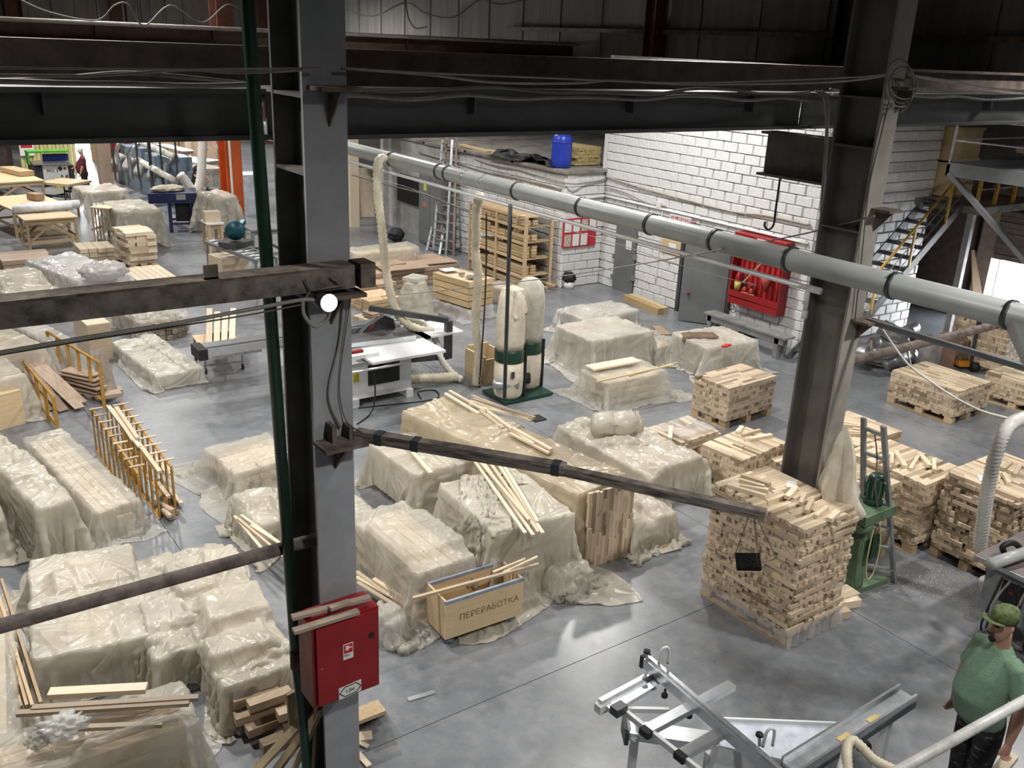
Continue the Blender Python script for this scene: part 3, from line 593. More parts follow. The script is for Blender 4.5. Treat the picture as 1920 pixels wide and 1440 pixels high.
def sheet(name, rect, h, skirt, m, parent, seed=0, wr=0.03, flare=0.22, res=0.04, bumps=(), ang=0.0, fold=0.05, hem=0.35, slope=(0, 0), crumple=0.35, steps=0.03, sdir=None, subdiv=1, nst=46, cloth=None):
    cx, cy, L, W, rz = rect; a, b = L / 2, W / 2; rng = np.random.default_rng(seed + 3); rr = random.Random(seed + 50); res = max(res, 0.026) * 1.25
    ns = rr.choice((2, 3)); along = (L < W) if sdir is None else sdir; boxes = []
    for i in range(ns):
        hh = h + rr.uniform(-steps, steps * 0.3); boxes.append((-a + L * i / ns, -a + L * (i + 1) / ns, -b, b, hh) if along else (-a, a, -b + W * i / ns, -b + W * (i + 1) / ns, hh))
    for (bx, by, rx, ry, dz) in bumps: boxes.append((max(-a, bx - rx * 0.7), min(a, bx + rx * 0.7), max(-b, by - ry * 0.7), min(b, by + ry * 0.7), h + dz))
    if crumple > 0.5:
        for _ in range(int(4 + crumple * 5)):
            bx, by, r1, r2 = rr.uniform(-a, a) * 0.85, rr.uniform(-b, b) * 0.9, rr.uniform(0.05, 0.14), rr.uniform(0.05, 0.16); boxes.append((max(-a, bx - r1), min(a, bx + r1), max(-b, by - r2), min(b, by + r2), h + rr.uniform(0.02, 0.08) * crumple))
    shr = 1.0 - 0.035 - 0.05 * min(crumple, 1.2)
    nx = max(6, int((L + 2 * skirt) / res / shr)); ny = max(6, int((W + 2 * skirt) / res / shr))
    X, Y = np.meshgrid(np.linspace(-nx / 2 * res, nx / 2 * res, nx + 1), np.linspace(-ny / 2 * res, ny / 2 * res, ny + 1))
    X = X + (rr.random() - 0.5) * 0.25 * skirt; Y = Y + (rr.random() - 0.5) * 0.25 * skirt; ta = rr.uniform(-0.07, 0.07); X, Y = X * math.cos(ta) - Y * math.sin(ta), X * math.sin(ta) + Y * math.cos(ta)
    if cloth:
        Lc, Wc, ox_, oy_, ro_, sx_, sy_ = cloth; nx = int(Lc / res); ny = int(Wc / res); X, Y = np.meshgrid(np.linspace(-nx / 2 * res, nx / 2 * res, nx + 1), np.linspace(-ny / 2 * res, ny / 2 * res, ny + 1))
    amp = 0.05 + 0.07 * crumple; WX = np.zeros_like(X); WY = np.zeros_like(X); WZ = np.zeros_like(X)
    for k in range(9):
        th = rng.uniform(0, 2 * math.pi); fr = rng.uniform(2.0, 9.0); ph = rng.uniform(0, 6.28); q = np.sin((X * math.cos(th) + Y * math.sin(th)) * fr + ph) / fr * 3.2; WX += q * math.cos(th + rng.uniform(-.5, .5)) * amp; WY += q * math.sin(th + rng.uniform(-.5, .5)) * amp; WZ += q * amp
    top = max(bb[4] for bb in boxes)
    Q = np.stack([(X + WX) * shr, (Y + WY) * shr, np.full_like(X, top + 0.06) + WZ * 0.6 + rng.normal(0, 0.012 + 0.012 * crumple, X.shape)], -1)
    if cloth:
        q0, q1 = Q[..., 0] * sx_, Q[..., 1] * sy_; Q[..., 0] = ox_ + q0 * math.cos(ro_) - q1 * math.sin(ro_); Q[..., 1] = oy_ + q0 * math.sin(ro_) + q1 * math.cos(ro_); Q[..., 2] += rng.normal(0, 0.02, X.shape)
    Q = relax(Q, boxes, res, nst + int(skirt * 40), 4, rng, 0.010 if crumple < 0.6 else 0.006)
    Q, UV = refine(Q, res); Q = crease(Q, UV, rng, ang, crumple, dens=wr / 0.03)
    Q[..., 2] = np.maximum(Q[..., 2], 0.006)
    cu, su = math.cos(rz), math.sin(rz); G = np.stack([cx + cu * Q[..., 0] - su * Q[..., 1], cy + su * Q[..., 0] + cu * Q[..., 1], Q[..., 2]], -1)
    ny1, nx1 = G.shape[:2]; idx = np.arange(ny1 * nx1).reshape(ny1, nx1); F = np.stack([idx[:-1, :-1], idx[:-1, 1:], idx[1:, 1:], idx[1:, :-1]], -1).reshape(-1, 4)
    me = bpy.data.meshes.new(name); me.from_pydata(G.reshape(-1, 3).tolist(), [], F.tolist()); me.update(); me.materials.append(m); me.shade_smooth()
    o = bpy.data.objects.new(name, me); COL.objects.link(o); adopt(o, parent); return o
def core(parent, rect, h, seed, m=birch2, nb=4, z0=0.0, inset=0.06, name='board', layer=None):
    cx, cy, L, W, rz = rect; r = random.Random(seed); u = V((math.cos(rz), math.sin(rz), 0)); v = V((-u.y, u.x, 0)); L -= inset * 2; W -= inset * 2
    longu = L >= W; ax, bx, A, B, an = (u, v, L, W, rz) if longu else (v, u, W, L, rz + PI / 2)
    n = layer or max(2, min(5, int(h / 0.13))); lh = (h - z0 - 0.05) / n
    for k in range(n):
        for i in range(nb):
            piece(name, V((cx, cy, z0 + (k + 0.5) * lh)) + bx * (-B / 2 + (i + 0.5) * B / nb) + ax * r.uniform(-0.03, 0.03), (A * r.uniform(0.95, 1), B / nb - 0.012, lh - 0.012), an, m, parent)
def bundle(label, rect, h, skirt, seed, m=filmA, name='covered_timber_bundle', cm=birch2, pal=False, nb=4, **k):
    t = thing(name, label, 'covered bundle', (rect[0], rect[1], 0), 'plastic covered bundles of timber')
    z0 = pallet(t, rect[0], rect[1], rect[2] * 0.92, rect[3] * 0.92, rect[4]) if pal else 0.0
    core(t, rect, h, seed, cm, nb, z0); sheet('plastic_sheet', rect, h, skirt, m, t, seed, **k); return t
B = {}
def bq(key, label, z, p0, p1, p2, skirt, seed, **k):
    B[key] = (*quad(z, p0, p1, p2), z); return bundle(label, B[key][:5], z, skirt, seed, **k)
# bottom left
bq('A', 'broad cream sheeted bundle crossed by the lower tie pipe', 0.5, (62, 1240), (284, 1190), (20, 1060), 0.42, 1, wr=0.035, res=0.028, ang=0.6, fold=0.06, bumps=((0.1, 0.3, 0.5, 0.25, 0.05),), slope=(0.0, 0.03))
bq('B', 'slim cream sheeted bundle with gathered near end', 0.42, (288, 1236), (400, 1204), (202, 1068), 0.35, 2, wr=0.045, res=0.026, ang=1.2, fold=0.06, slope=(0, 0.02), bumps=((0, -0.3, 0.3, 0.3, 0.10), (0, 0.2, 0.25, 0.25, 0.05)), crumple=0.6)
bq('C', 'large crumpled cream sheet heap left of the near column', 0.46, (418, 1290), (560, 1245), (302, 1045), 0.45, 3, wr=0.085, res=0.024, ang=0.9, fold=0.09, bumps=((0.1, -0.2, 0.4, 0.3, 0.15), (-0.2, 0.5, 0.3, 0.4, 0.12), (0.25, 0.6, 0.3, 0.25, 0.16), (-0.1, -0.75, 0.4, 0.2, 0.12)), crumple=1.0)
bq('D', 'thin sheeted bundle at the bottom left with boards on top', 0.72, (374, 1352), (-60, 1494), (322, 1282), 0.5, 4, m=filmB, wr=0.03, res=0.028, fold=0.05, bumps=((-0.35, 0.35, 0.5, 0.18, 0.1),), cm=pine)
bq('D2', 'sheeted bundle cut by the left frame edge low down', 0.55, (-160, 1440), (30, 1390), (-190, 1215), 0.35, 5, wr=0.03, res=0.04, m=filmB)
# left middle
bq('E', 'tall ridge shaped sheeted bundle at the left edge', 0.80, (72, 955), (140, 935), (18, 790), 0.62, 6, wr=0.04, res=0.03, fold=0.07, ang=1.4, flare=0.3, bumps=((0, -0.2, 0.6, 0.5, 0.06),))
bq('E2', 'low sheeted bundle against the yellow rack with laths', 0.42, (178, 962), (262, 938), (110, 806), 0.36, 7, wr=0.04, res=0.03, fold=0.06, m=filmB, flare=0.3)
bq('E3', 'sheeted heap cut off by the left frame edge', 0.45, (-110, 1000), (5, 975), (-170, 850), 0.4, 8, wr=0.05, res=0.035, fold=0.06, crumple=0.7)
bq('F', 'clear film wrapped board bundle on the open floor', 0.36, (440, 886), (560, 852), (382, 843), 0.55, 9, m=filmB, wr=0.03, res=0.03, fold=0.05, flare=0.35, pal=True, hem=0.5)
bq('F3', 'small sheeted heap beside the green drain pipe', 0.40, (490, 985), (575, 958), (466, 930), 0.35, 10, wr=0.06, res=0.03, fold=0.07, crumple=0.9)
bq('T', 'flat mattress like wrapped slab lying on the floor', 0.24, (294, 706), (380, 690), (212, 640), 0.23, 11, m=filmW, wr=0.022, res=0.03, fold=0.02, flare=0.05, hem=0.05, ang=0.7)
# centre
bq('G', 'longest beige sheeted bundle with laths on its back', 0.86, (1086, 926), (1174, 888), (826, 748), 0.66, 12, wr=0.03, res=0.03, fold=0.05, flare=0.12, ang=1.5, m=film('beige film', (0.68, 0.58, 0.42), 0.93), bumps=((0.1, 0.5, 0.4, 0.5, 0.04),))
bq('H', 'sheeted bundle with one lath, right of the near column', 0.62, (780, 892), (888, 862), (690, 830), 0.5, 13, wr=0.03, res=0.03, fold=0.06, flare=0.25)
bq('I', 'high sheeted bundle wrapped by a twisted cloth', 0.85, (926, 1000), (1076, 962), (826, 906), 0.72, 14, wr=0.035, res=0.026, fold=0.06, flare=0.12, ang=0.8)
bq('J', 'rounded film covered bundle behind the lettered bin', 0.62, (782, 1078), (890, 1040), (676, 962), 0.5, 15, wr=0.04, res=0.026, fold=0.05, flare=0.2, m=filmB, bumps=((0, -0.1, 0.5, 0.55, 0.08),), pal=True, ang=1.2)
bq('K', 'low sheeted heap behind the glued panel', 0.34, (1190, 990), (1268, 962), (1135, 935), 0.35, 16, wr=0.05, res=0.03, fold=0.06, crumple=0.8)
bq('H2', 'sheeted bundle half hidden by the near column', 0.60, (600, 985), (700, 955), (570, 905), 0.5, 17, wr=0.05, res=0.03, fold=0.06)
# right middle
bq('L', 'long crumpled sheeted bundle with a rolled up sheet', 0.44, (1222, 900), (1330, 868), (1066, 796), 0.38, 18, wr=0.08, res=0.028, fold=0.07, flare=0.1, ang=1.1, pal=True, bumps=((0.0, -0.9, 0.5, 0.3, 0.12), (-0.15, 1.2, 0.3, 0.25, 0.18)), crumple=0.9)
bq('M', 'low sheeted bundle carrying one short board and laths', 0.45, (1139, 718), (1252, 696), (1096, 692), 0.5, 19, wr=0.045, res=0.03, fold=0.06, flare=0.3, m=filmB, slope=(0, -0.06))
bq('N', 'large sheeted bundle in front of the grey doors', 0.66, (1112, 640), (1226, 620), (1030, 611), 0.62, 20, wr=0.025, res=0.035, fold=0.07, flare=0.22, m=filmW)
bq('O', 'rear sheeted bundle near the black bin bag', 0.42, (1096, 600), (1198, 582), (1072, 575), 0.42, 21, wr=0.05, res=0.04, fold=0.06, m=film('grey film', (0.74, 0.72, 0.68), 0.85), crumple=0.6)
bq('Pb', 'sheeted bundle with brown mat and red gloves', 0.58, (1326, 654), (1422, 640), (1264, 624), 0.52, 22, wr=0.03, res=0.03, fold=0.06, flare=0.15, m=filmW)
bq('Q', 'small film wrapped heap between two white bundles', 0.36, (1236, 650), (1270, 640), (1215, 628), 0.35, 23, wr=0.06, res=0.035, m=filmB, crumple=0.8)
bq('S2f', 'thin film thrown over the low stack by the crumpled bundle', 0.335, (1262, 822), (1335, 804), (1222, 803), 0.05, 24, wr=0.02, res=0.04, m=filmC) if False else None
# far left and rear bundles
bq('U1', 'cream sheeted boards heap under the channel beam at the left', 0.5, (20, 560), (120, 545), (10, 508), 0.5, 31, wr=0.08, res=0.05, fold=0.08, bumps=((0, 0, 0.6, 0.5, 0.2),), crumple=0.9)
bq('U2', 'shiny clear film heap with a tied bag', 0.55, (150, 530), (245, 515), (110, 480), 0.6, 32, wr=0.08, res=0.05, fold=0.08, m=film('white clear film', (0.85, 0.85, 0.86), 0.72, 0.2, 0.2), crumple=1.0)
bq('U3', 'sheeted bundle at the left edge below the channel beam', 0.75, (-10, 665), (85, 645), (-40, 605), 0.55, 33, wr=0.06, res=0.045, fold=0.08)
bq('U4', 'grey sheeted bundle behind the plain wooden box', 0.62, (90, 645), (140, 635), (80, 592), 0.5, 34, wr=0.05, res=0.05, fold=0.06, m=film('grey film', (0.7, 0.7, 0.7), 0.85))
bq('U5', 'film covered planks beside the wheeled plank trolley', 0.34, (262, 606), (352, 590), (215, 570), 0.35, 35, wr=0.06, res=0.045, m=filmB, cm=oldwood, crumple=0.8)
bq('U6', 'sheeted crate at the left edge by the wheeled rack', 0.65, (-40, 722), (48, 706), (-95, 655), 0.5, 36, wr=0.05, res=0.045)
bq('V1', 'film draped board table behind the near column', 0.72, (668, 476), (788, 463), (650, 466), 0.4, 37, wr=0.03, res=0.05, m=filmB, flare=0.1)
# ================================================================ fixtures on the near column
def one(mb, name, m, label, cat, group=None, smooth=False):
    return tag(mb.build(name, m, None, smooth), label, cat, group)
hc = thing('hydrant_cabinet', 'red fire hydrant cabinet on the near column', 'cabinet', (2.29, 5.07, 1.14))
MB().b2((2.03, 4.97, 1.14), (2.53, 5.195, 1.80)).build('body', redp, hc)
dr = MB().b2((2.055, 4.945, 1.165), (2.515, 4.97, 1.785)).build('door', redp, hc)
MB().lathe([(0.022, 0), (0.022, 0.004)], (0, 0, 0), 16).build('lock', black, dr).matrix_basis = Matrix.Translation((2.462, 4.945, 1.60)) @ Matrix.Rotation(PI / 2, 4, 'X')
MB().b2((2.082, 4.943, 1.46), (2.092, 4.946, 1.47)).build('rivet', galv, dr)
MB().b2((2.03, 4.962, 1.16), (2.04, 4.968, 1.79)).build('hinge_edge', mat('dark red', (0.2, 0.01, 0.01)), hc)
stk = MB().b2((2.245, 4.942, 1.475), (2.32, 4.945, 1.60)).build('sticker', paper, dr)
MB().b2((2.25, 4.9405, 1.525), (2.315, 4.942, 1.595)).build('pictogram', mat('sign red', (0.55, 0.02, 0.03), 0.4), stk)
MB().b2((2.262, 4.939, 1.55), (2.285, 4.9405, 1.585)).build('pictogram_reel', paper, stk); MB().b2((2.285, 4.939, 1.562), (2.306, 4.9405, 1.572)).build('pictogram_arrow', paper, stk)
text('ПК-1', 0.022, (2.25, 4.9405, 1.50), (1, 0, 0), (0, 0, 1), inkm, stk)
st2 = MB().obox((2.205, 4.942, 1.16), (0.17, 0, 0.012), (0, 0.003, 0), (0, 0, 0.095)).build('paper_note', paper, dr)
for (p, q) in (((2.21, 1.21), (2.25, 1.25)), ((2.25, 1.25), (2.34, 1.255)), ((2.34, 1.255), (2.372, 1.218)), ((2.372, 1.218), (2.34, 1.18)), ((2.34, 1.18), (2.25, 1.172)), ((2.25, 1.172), (2.21, 1.21))):
    MB().bar((p[0], 4.941, p[1]), (q[0], 4.941, q[1]), 0.006, 0.002, (0, 1, 0)).build('arrow_stroke', inkm, st2)
text('1,5м', 0.035, (2.255, 4.9405, 1.2), (1, 0, 0.05), (0, 0, 1), inkm, st2)
for i, (p, q, lab) in enumerate(((P(547, 1158, 1.84), P(694, 1120, 1.84), 'longer dusty board lying on the hydrant cabinet'), (P(550, 1184, 1.815), P(672, 1146, 1.815), 'front dusty board lying on the hydrant cabinet'), (P(618, 1141, 1.865), P(655, 1128, 1.865), 'short dusty block on top of the hydrant cabinet boards'))):
    tag(plank('dusty_board', p, q, (0.05, 0.055, 0.045)[i], 0.025, wood('dusty board', (0.44, 0.36, 0.28), (0.34, 0.28, 0.22), 0.3)), lab, 'board')
o = one(MB().tube([P(652, 1134, 1.83), P(660, 1128, 1.835), P(668, 1130, 1.83)], 0.018, 6), 'glove_scrap', black, 'small black glove scrap on the hydrant cabinet', 'glove')
gp = thing('drain_pipe', 'dark green riser pipe left of the near column', 'pipe', PY(555, 1225, 5.35))
a_, b_ = PY(555, 1225, 5.35), PY(461, -30, 5.35); b_.z = 9.5 if b_.z > 9.5 else b_.z
top = a_ + (b_ - a_) * ((9.5 - a_.z) / (b_.z - a_.z))
MB().tube([a_, top], 0.04, 14).build('pipe_run', greend, gp, True); MB().tube([a_ + V((0, 0, -0.12)), a_ + V((0, 0, 0.02))], 0.045, 12).build('coupling', rust, gp, True)
MB().tube(catm([a_ + V((0, 0, -0.1)), a_ + V((0.02, -0.01, -0.5)), (a_.x + 0.05, a_.y, 0.02)], 6), 0.035, 10).build('lower_run', greend, gp, True)
o = one(MB().tube([(-8.95, 5.42, 2.18), (2.32, 5.42, 2.18)], 0.045, 12), 'tie_pipe', mat('dusty tie pipe', (0.20, 0.16, 0.14), 0.8, vary=0.25, scale=10), 'dusty round tie pipe running left from the near column', 'pipe', None, True)
ch = thing('channel_beam', 'dusty steel channel beam running left from the near column', 'beam', (-3, 5.1, 4.1))
MB().b2((-8.95, 5.02, 4.195), (2.42, 5.18, 4.21)).build('top_flange', rust, ch); MB().b2((-8.95, 5.02, 4.07), (2.42, 5.035, 4.195)).build('web', mat('dusty channel', (0.19, 0.165, 0.14), 0.85, vary=0.3, scale=7, bump=0.2), ch); MB().b2((-8.95, 5.035, 4.07), (2.42, 5.18, 4.082)).build('bottom_flange', rust, ch)
MB().b2((1.52, 5.04, 4.21), (1.60, 5.05, 4.29)).build('angle_clip', rust, ch); MB().b2((1.52, 5.04, 4.21), (1.60, 5.10, 4.22)).build('angle_clip', rust, ch)
MB().b2((2.46, 5.02, 4.06), (2.56, 5.18, 4.21)).build('end_stub', rust, ch)
lp = thing('spot_lamp', 'small round spot lamp below the channel beam', 'lamp', PY(600, 566, 4.98))
c0 = PY(600, 562, 5.03); c1 = PY(617, 568, 4.90); dirv = (c1 - c0).normalized()
MB().tube([c0 - dirv * 0.06, c0, c1], [0.03, 0.045, 0.055], 14).build('housing', dark, lp, True); MB().tube([c1, c1 + dirv * 0.008], [0.054, 0.05], 14).build('lens', mat('lamp lens', (0.8, 0.8, 0.8), 0.3, emit=((1, 1, 0.98), 1.2)), lp, True)
MB().tube(catm([PY(568, 560, 5.0), PY(570, 590, 5.0), PY(590, 612, 5.0), PY(612, 600, 5.0), PY(620, 580, 4.98)], 8), 0.012, 8).build('bow_cable', cablem, lp, True)
for a1, a2 in (((572, 525), (582, 545)), ((582, 545), (568, 566)), ((620, 520), (640, 535)), ((585, 545), (645, 535))): MB().tube([PY(*a1, 5.0), PY(*a2, 5.0)], 0.006, 5).build('wire_frame', rust, lp)
def cable(name, label, pts, r, m=cablem, k=8, n=6, cat='cable', group=None): return one(MB().tube(catm(pts, k), r, n), name, m, label, cat, group, True)
cable('column_cable', 'thick grey cable hanging down the near column face', [PY(645, 560, 5.17), PY(637, 640, 5.18), PY(618, 720, 5.18), PY(620, 760, 5.18), PY(640, 800, 5.17)], 0.008)
cable('column_cable', 'thin black cable hanging down the near column face', [PY(657, 560, 5.17), PY(640, 680, 5.18), PY(637, 740, 5.18), PY(650, 790, 5.16), PY(680, 812, 5.0)], 0.004, wirem)
cable('service_cable', 'sagging cable bundle from the left edge to the spot lamp', [PY(-60, 672, 5.0), PY(150, 635, 5.0), PY(330, 606, 5.0), PY(480, 578, 5.0), PY(568, 562, 5.0), PY(600, 566, 5.0)], 0.012, cablem)
cable('service_cable', 'thin second cable beside the sagging bundle', [PY(-60, 676, 5.02), PY(150, 640, 5.02), PY(330, 612, 5.02), PY(480, 588, 5.02), PY(570, 570, 5.0)], 0.005, wirem)
arm = thing('lamp_boom', 'weathered wooden arm reaching out from the near column', 'arm', (2.45, 5.2, 3.05))
apts = [P(668, 814, 3.03), P(790, 832, 3.03), P(1060, 880, 3.03), P(1290, 935, 3.03), P(1436, 965, 3.03)]
MB().bar(apts[0], apts[2], 0.075, 0.07).build('pole', mat('weathered timber', (0.19, 0.165, 0.14), 0.8, vary=0.4, scale=5, stretch=(1, 1, 12)), arm); MB().bar(apts[2] + V((0, 0, -0.01)), apts[4], 0.06, 0.055).build('extension_pole', mat('weathered timber', (0.2, 0.2, 0.2)), arm)
for q in (0.12, 0.3, 0.96):
    c = apts[0].lerp(apts[2], q); d = (apts[2] - apts[0]).normalized(); MB().bar(c - d * 0.025, c + d * 0.025, 0.082, 0.078).build('tape_band', dark, arm)
fp = P(1402, 1055, 2.56); tip = P(1410, 960, 3.0); r3 = V((0.82, -0.57, 0))
fd = thing('floodlight', 'flat black floodlight hanging on wires from the wooden arm', 'floodlight', fp)
e1 = V((0.8, -0.6, 0.04)).normalized() * 0.145; n1 = V((-0.35, -0.5, 0.78)).normalized(); e2 = n1.cross(e1.normalized()).normalized() * 0.105; n1 = n1 * 0.03
MB().obox(fp - e1 / 2 - e2 / 2, e1, e2, n1).build('housing', mat('matt black', (0.01, 0.01, 0.01), 0.9, spec=0.1), fd); MB().obox(fp - e1 * 0.42 - e2 * 0.42 + n1, e1 * 0.84, e2 * 0.84, n1 * 0.12).build('glass', mat('matt black', (0.01, 0.01, 0.01)), fd)
for s1, s2 in ((-.5, .5), (.5, .5), (.4, -.3)): MB().tube([fp + e1 * s1 + e2 * s2, tip + V((0.01 * s1, 0, 0.03))], 0.0025, 4).build('hanging_wire', wirem, fd)
MB().tube(catm([fp + e1 * 0.5, fp + e1 * 1.1 + V((0, 0, 0.03)), tip + V((0.12, -0.1, -0.25)), tip + V((0.03, 0, -0.02))], 6), 0.003, 5).build('feed_wire', wirem, fd)
# ================================================================ cables on the girders
r_ = random.Random(4)
def gcable(label, y0, x0, x1, z, r, amp, m=cablem, seed=1, n=14):
    q = random.Random(seed); pts = [V((x0 + (x1 - x0) * k / n, y0 + q.uniform(-0.02, 0.02), z + q.uniform(-amp, amp))) for k in range(n + 1)]
    return cable('girder_cable', label, pts, r, m, 6)
gcable('thick pale cable on the girder, lowest of the left bundle', 6.02, -3, 2.2, 5.19, 0.018, 0.02, mat('pale cable', (0.34, 0.31, 0.27), 0.7), 1)
gcable('thick pale cable on the girder, upper of the left bundle', 6.06, -3, 2.2, 5.22, 0.016, 0.03, cablem, 2)
gcable('thick pale cable along the middle girder, lower one', 6.02, 2.5, 7.75, 5.12, 0.016, 0.022, mat('pale cable', (0.4, 0.4, 0.4)), 3, 12)
gcable('thick pale cable along the middle girder, upper one', 6.04, 2.5, 7.75, 5.17, 0.014, 0.03, cablem, 4, 10)
gcable('cable along the right girder beyond the beige column', 6.02, 8.1, 16, 5.14, 0.015, 0.03, cablem, 5)
gcable('second cable along the right girder beyond the beige column', 6.05, 8.1, 16, 5.19, 0.012, 0.03, mat('pale cable', (0.4, 0.4, 0.4)), 6)
cable('span_cable', 'taut cable from the left edge to the near column bracket', [PY(-80, 126, 5.1), PY(250, 130, 5.1), PY(470, 129, 5.1), PY(600, 127, 5.1)], 0.006)
cable('span_cable', 'slack cable from the left girder to the near column bracket', [PY(-80, 140, 5.4), PY(170, 142, 5.4), PY(345, 131, 5.3), PY(430, 136, 5.2), PY(520, 134, 5.1), PY(600, 128, 5.1)], 0.009)
cable('span_cable', 'cable strung between the two column brackets', [PY(640, 127, 5.1), PY(780, 136, 5.1), PY(1020, 146, 5.1), PY(1250, 155, 5.1), PY(1420, 152, 5.1), PY(1600, 145, 5.1), PY(1675, 138, 5.1)], 0.007)
cable('span_cable', 'second cable strung between the two column brackets', [PY(640, 128, 5.12), PY(800, 140, 5.12), PY(930, 155, 5.12), PY(1080, 156, 5.12), PY(1150, 151, 5.12), PY(1300, 158, 5.12), PY(1560, 154, 5.12), PY(1680, 139, 5.12)], 0.009)
cable('span_cable', 'cable from the beige column bracket to the right edge', [PY(1700, 140, 5.1), PY(1780, 152, 5.1), PY(1860, 166, 5.1), PY(1960, 172, 5.1)], 0.009)
cable('span_cable', 'lower slack cable from beige column bracket to the right', [PY(1700, 142, 5.1), PY(1800, 158, 5.1), PY(1960, 178, 5.1)], 0.006)
cl = MB()
for k in range(4):
    pts = [PY(1695 + 26 * math.cos(a * PI / 4 + k) - k * 3, 160 + (26 + 8 * k) * math.sin(a * PI / 4 + k), 5.06 - 0.015 * k) for a in range(9)]; one(MB().tube(catm(pts, 4), 0.006, 5), 'cable_coil', wirem if k % 2 else cablem, 'loop of spare cable coiled on the beige column bracket', 'cable', 'cable loops on the beige column bracket', True)
cable('column_cable', 'black cable running down the beige column edge', [PY(1672, 165, 5.17), PY(1655, 240, 5.17), PY(1630, 350, 5.17), PY(1617, 470, 5.17), PY(1603, 600, 5.17)], 0.007, wirem)
for k in range(3): cable('drop_cable', 'pale cable dropping from the girder left of the beige column', [PX(1528 + 6 * k, 170, 7.6), PX(1545 + 4 * k, 185, 7.6), PX(1549 + 2 * k, 235, 7.6), PX(1542 + 2 * k, 345, 7.62), PX(1538, 400, 7.66)], 0.008, mat('pale cable', (0.4, 0.4, 0.4)), group='pale cables dropping by the beige column')
cable('guy_wire', 'rope stretched from the beige column bracket to the left', [PY(1640, 405, 5.05), PY(1500, 440, 6.0), PX(1330, 472, 7.3), PX(1200, 495, 7.6), PX(1000, 525, 8.2), PX(800, 548, 8.8), PX(664, 560, 9.2)], 0.008, cablem)
cable('guy_wire', 'thin wire stretched towards the red fire board', [PX(660, 325, 7.9), PX(760, 350, 8.2), PX(900, 400, 8.6), PX(1100, 440, 10.0), PX(1300, 505, 12.0), PX(1420, 535, 13.5)], 0.006, cablem)
cable('service_cable', 'black cable slung from the near column to the ribbed hose', [PX(660, 328, 7.7), PX(740, 350, 7.7), PX(800, 366, 7.7), PX(880, 398, 7.7)], 0.012, wirem)
# upper loops of wire in front of the far wall
for k, (pts, lab) in enumerate((([(20, -10), (90, 22), (180, 38), (215, 10), (240, 8), (270, 48), (320, 10), (380, 42), (430, 8), (480, 40)], 'wavy wire before the far wall left of the near column'), ([(640, 15), (700, 30), (760, 5), (800, 25), (850, 32), (900, 0), (940, 8), (1000, -5)], 'wavy wire before the far wall right of the near column'), ([(760, -5), (765, 30), (778, 52), (800, 50)], 'dark wire end dangling before the far wall'))):
    cable('hanging_wire', lab, [PY(x, y, 25.0) for x, y in pts], 0.02, wirem if k == 2 else cablem)
# ================================================================ extraction duct
DX, DZ = 7.47, 3.62
dt = thing('extraction_duct', 'long grey extraction duct crossing the hall', 'duct', (DX, 10, DZ))
DY0 = -2.0
MB().tube([(DX, DY0, DZ), (DX, 30, DZ)], 0.112, 20).build('duct_pipe', ductm, dt, True)
for y in (0.6, 2.2, 3.55, 4.6, 5.75, 6.75, 7.75, 9.0, 10.4, 12.2, 12.45, 14.0, 17.0, 20.0):
    MB().tube([(DX, y - 0.02, DZ), (DX, y + 0.02, DZ)], 0.126, 20).build('clamp', dark, dt, True)
for y in (11.2, 11.7): MB().tube([(DX, y - 0.012, DZ), (DX, y + 0.012, DZ)], 0.116, 20).build('foil_seam', alu, dt, True)
MB().tube(catm([(DX, 3.5, DZ), (DX - 0.1, 3.2, DZ - 0.3), (DX + 0.0, 2.95, DZ - 0.55), (DX + 0.3, 2.6, DZ - 0.62), (DX + 1.5, 1.6, DZ - 0.62)], 6), 0.1, 14).build('branch_pipe', ductm, dt, True)
wp_ = thing('air_line', 'thin white pipe under the extraction duct', 'pipe', (DX - 0.12, 10, DZ - 0.17))
MB().tube([(DX - 0.1, 5.35, DZ - 0.2), (DX - 0.1, 30, DZ - 0.2)], 0.026, 10).build('pipe_run', whitep, wp_, True)
MB().tube([(DX - 0.1, 5.42, DZ - 0.2), (DX - 0.1, 5.42, DZ - 0.42)], 0.022, 10).build('drop_leg', whitep, wp_, True); MB().tube([(DX - 0.1, 5.28, DZ - 0.2), (DX - 0.1, 5.42, DZ - 0.2)], 0.034, 10).build('end_cap', whitep, wp_, True)
MB().tube([(DX - 0.1, 5.42, DZ - 0.42), (DX - 0.1, 5.42, DZ - 0.5)], 0.03, 10).build('valve', whitep, wp_, True); MB().bar((DX - 0.16, 5.42, DZ - 0.34), (DX - 0.1, 5.42, DZ - 0.34), 0.02, 0.02).build('valve_lever', whitep, wp_)
def hose_thing(name, label, pts, r, m, rib=0.016, step=0.075, n=12):
    t = hose(MB(), pts, r, rib, step, n).build(name, m, None, True); return tag(t, label, 'hose')
hose_thing('ribbed_hose', 'cream ribbed hose falling from the duct to the panel saw', [PY(722, 296, 13.9), PY(709, 305, 13.8), PY(708, 360, 13.7), PY(716, 430, 13.6), PY(726, 520, 13.5), PY(742, 580, 13.4), PY(770, 612, 13.3), PY(812, 622, 13.2)], 0.062, hosem)
hose_thing('ribbed_hose', 'pale hose arching from the saw guard to the floor', [PY(740, 590, 13.6), PY(790, 605, 13.4), PY(818, 640, 13.1), PY(828, 675, 12.9), PY(850, 702, 12.8), PY(866, 712, 12.6)], 0.05, hosew)
hose_thing('ribbed_hose', 'thick cream ribbed hose hanging straight beside the dust collector', [PX(900, 365, 7.62), PX(893, 395, 7.7), PX(892, 450, 7.85), PX(891, 470, 7.9), PX(896, 520, 8.0), PX(892, 610, 8.1), PX(898, 660, 8.15), PX(893, 722, 8.18)], 0.062, hosem, 0.018, 0.085)
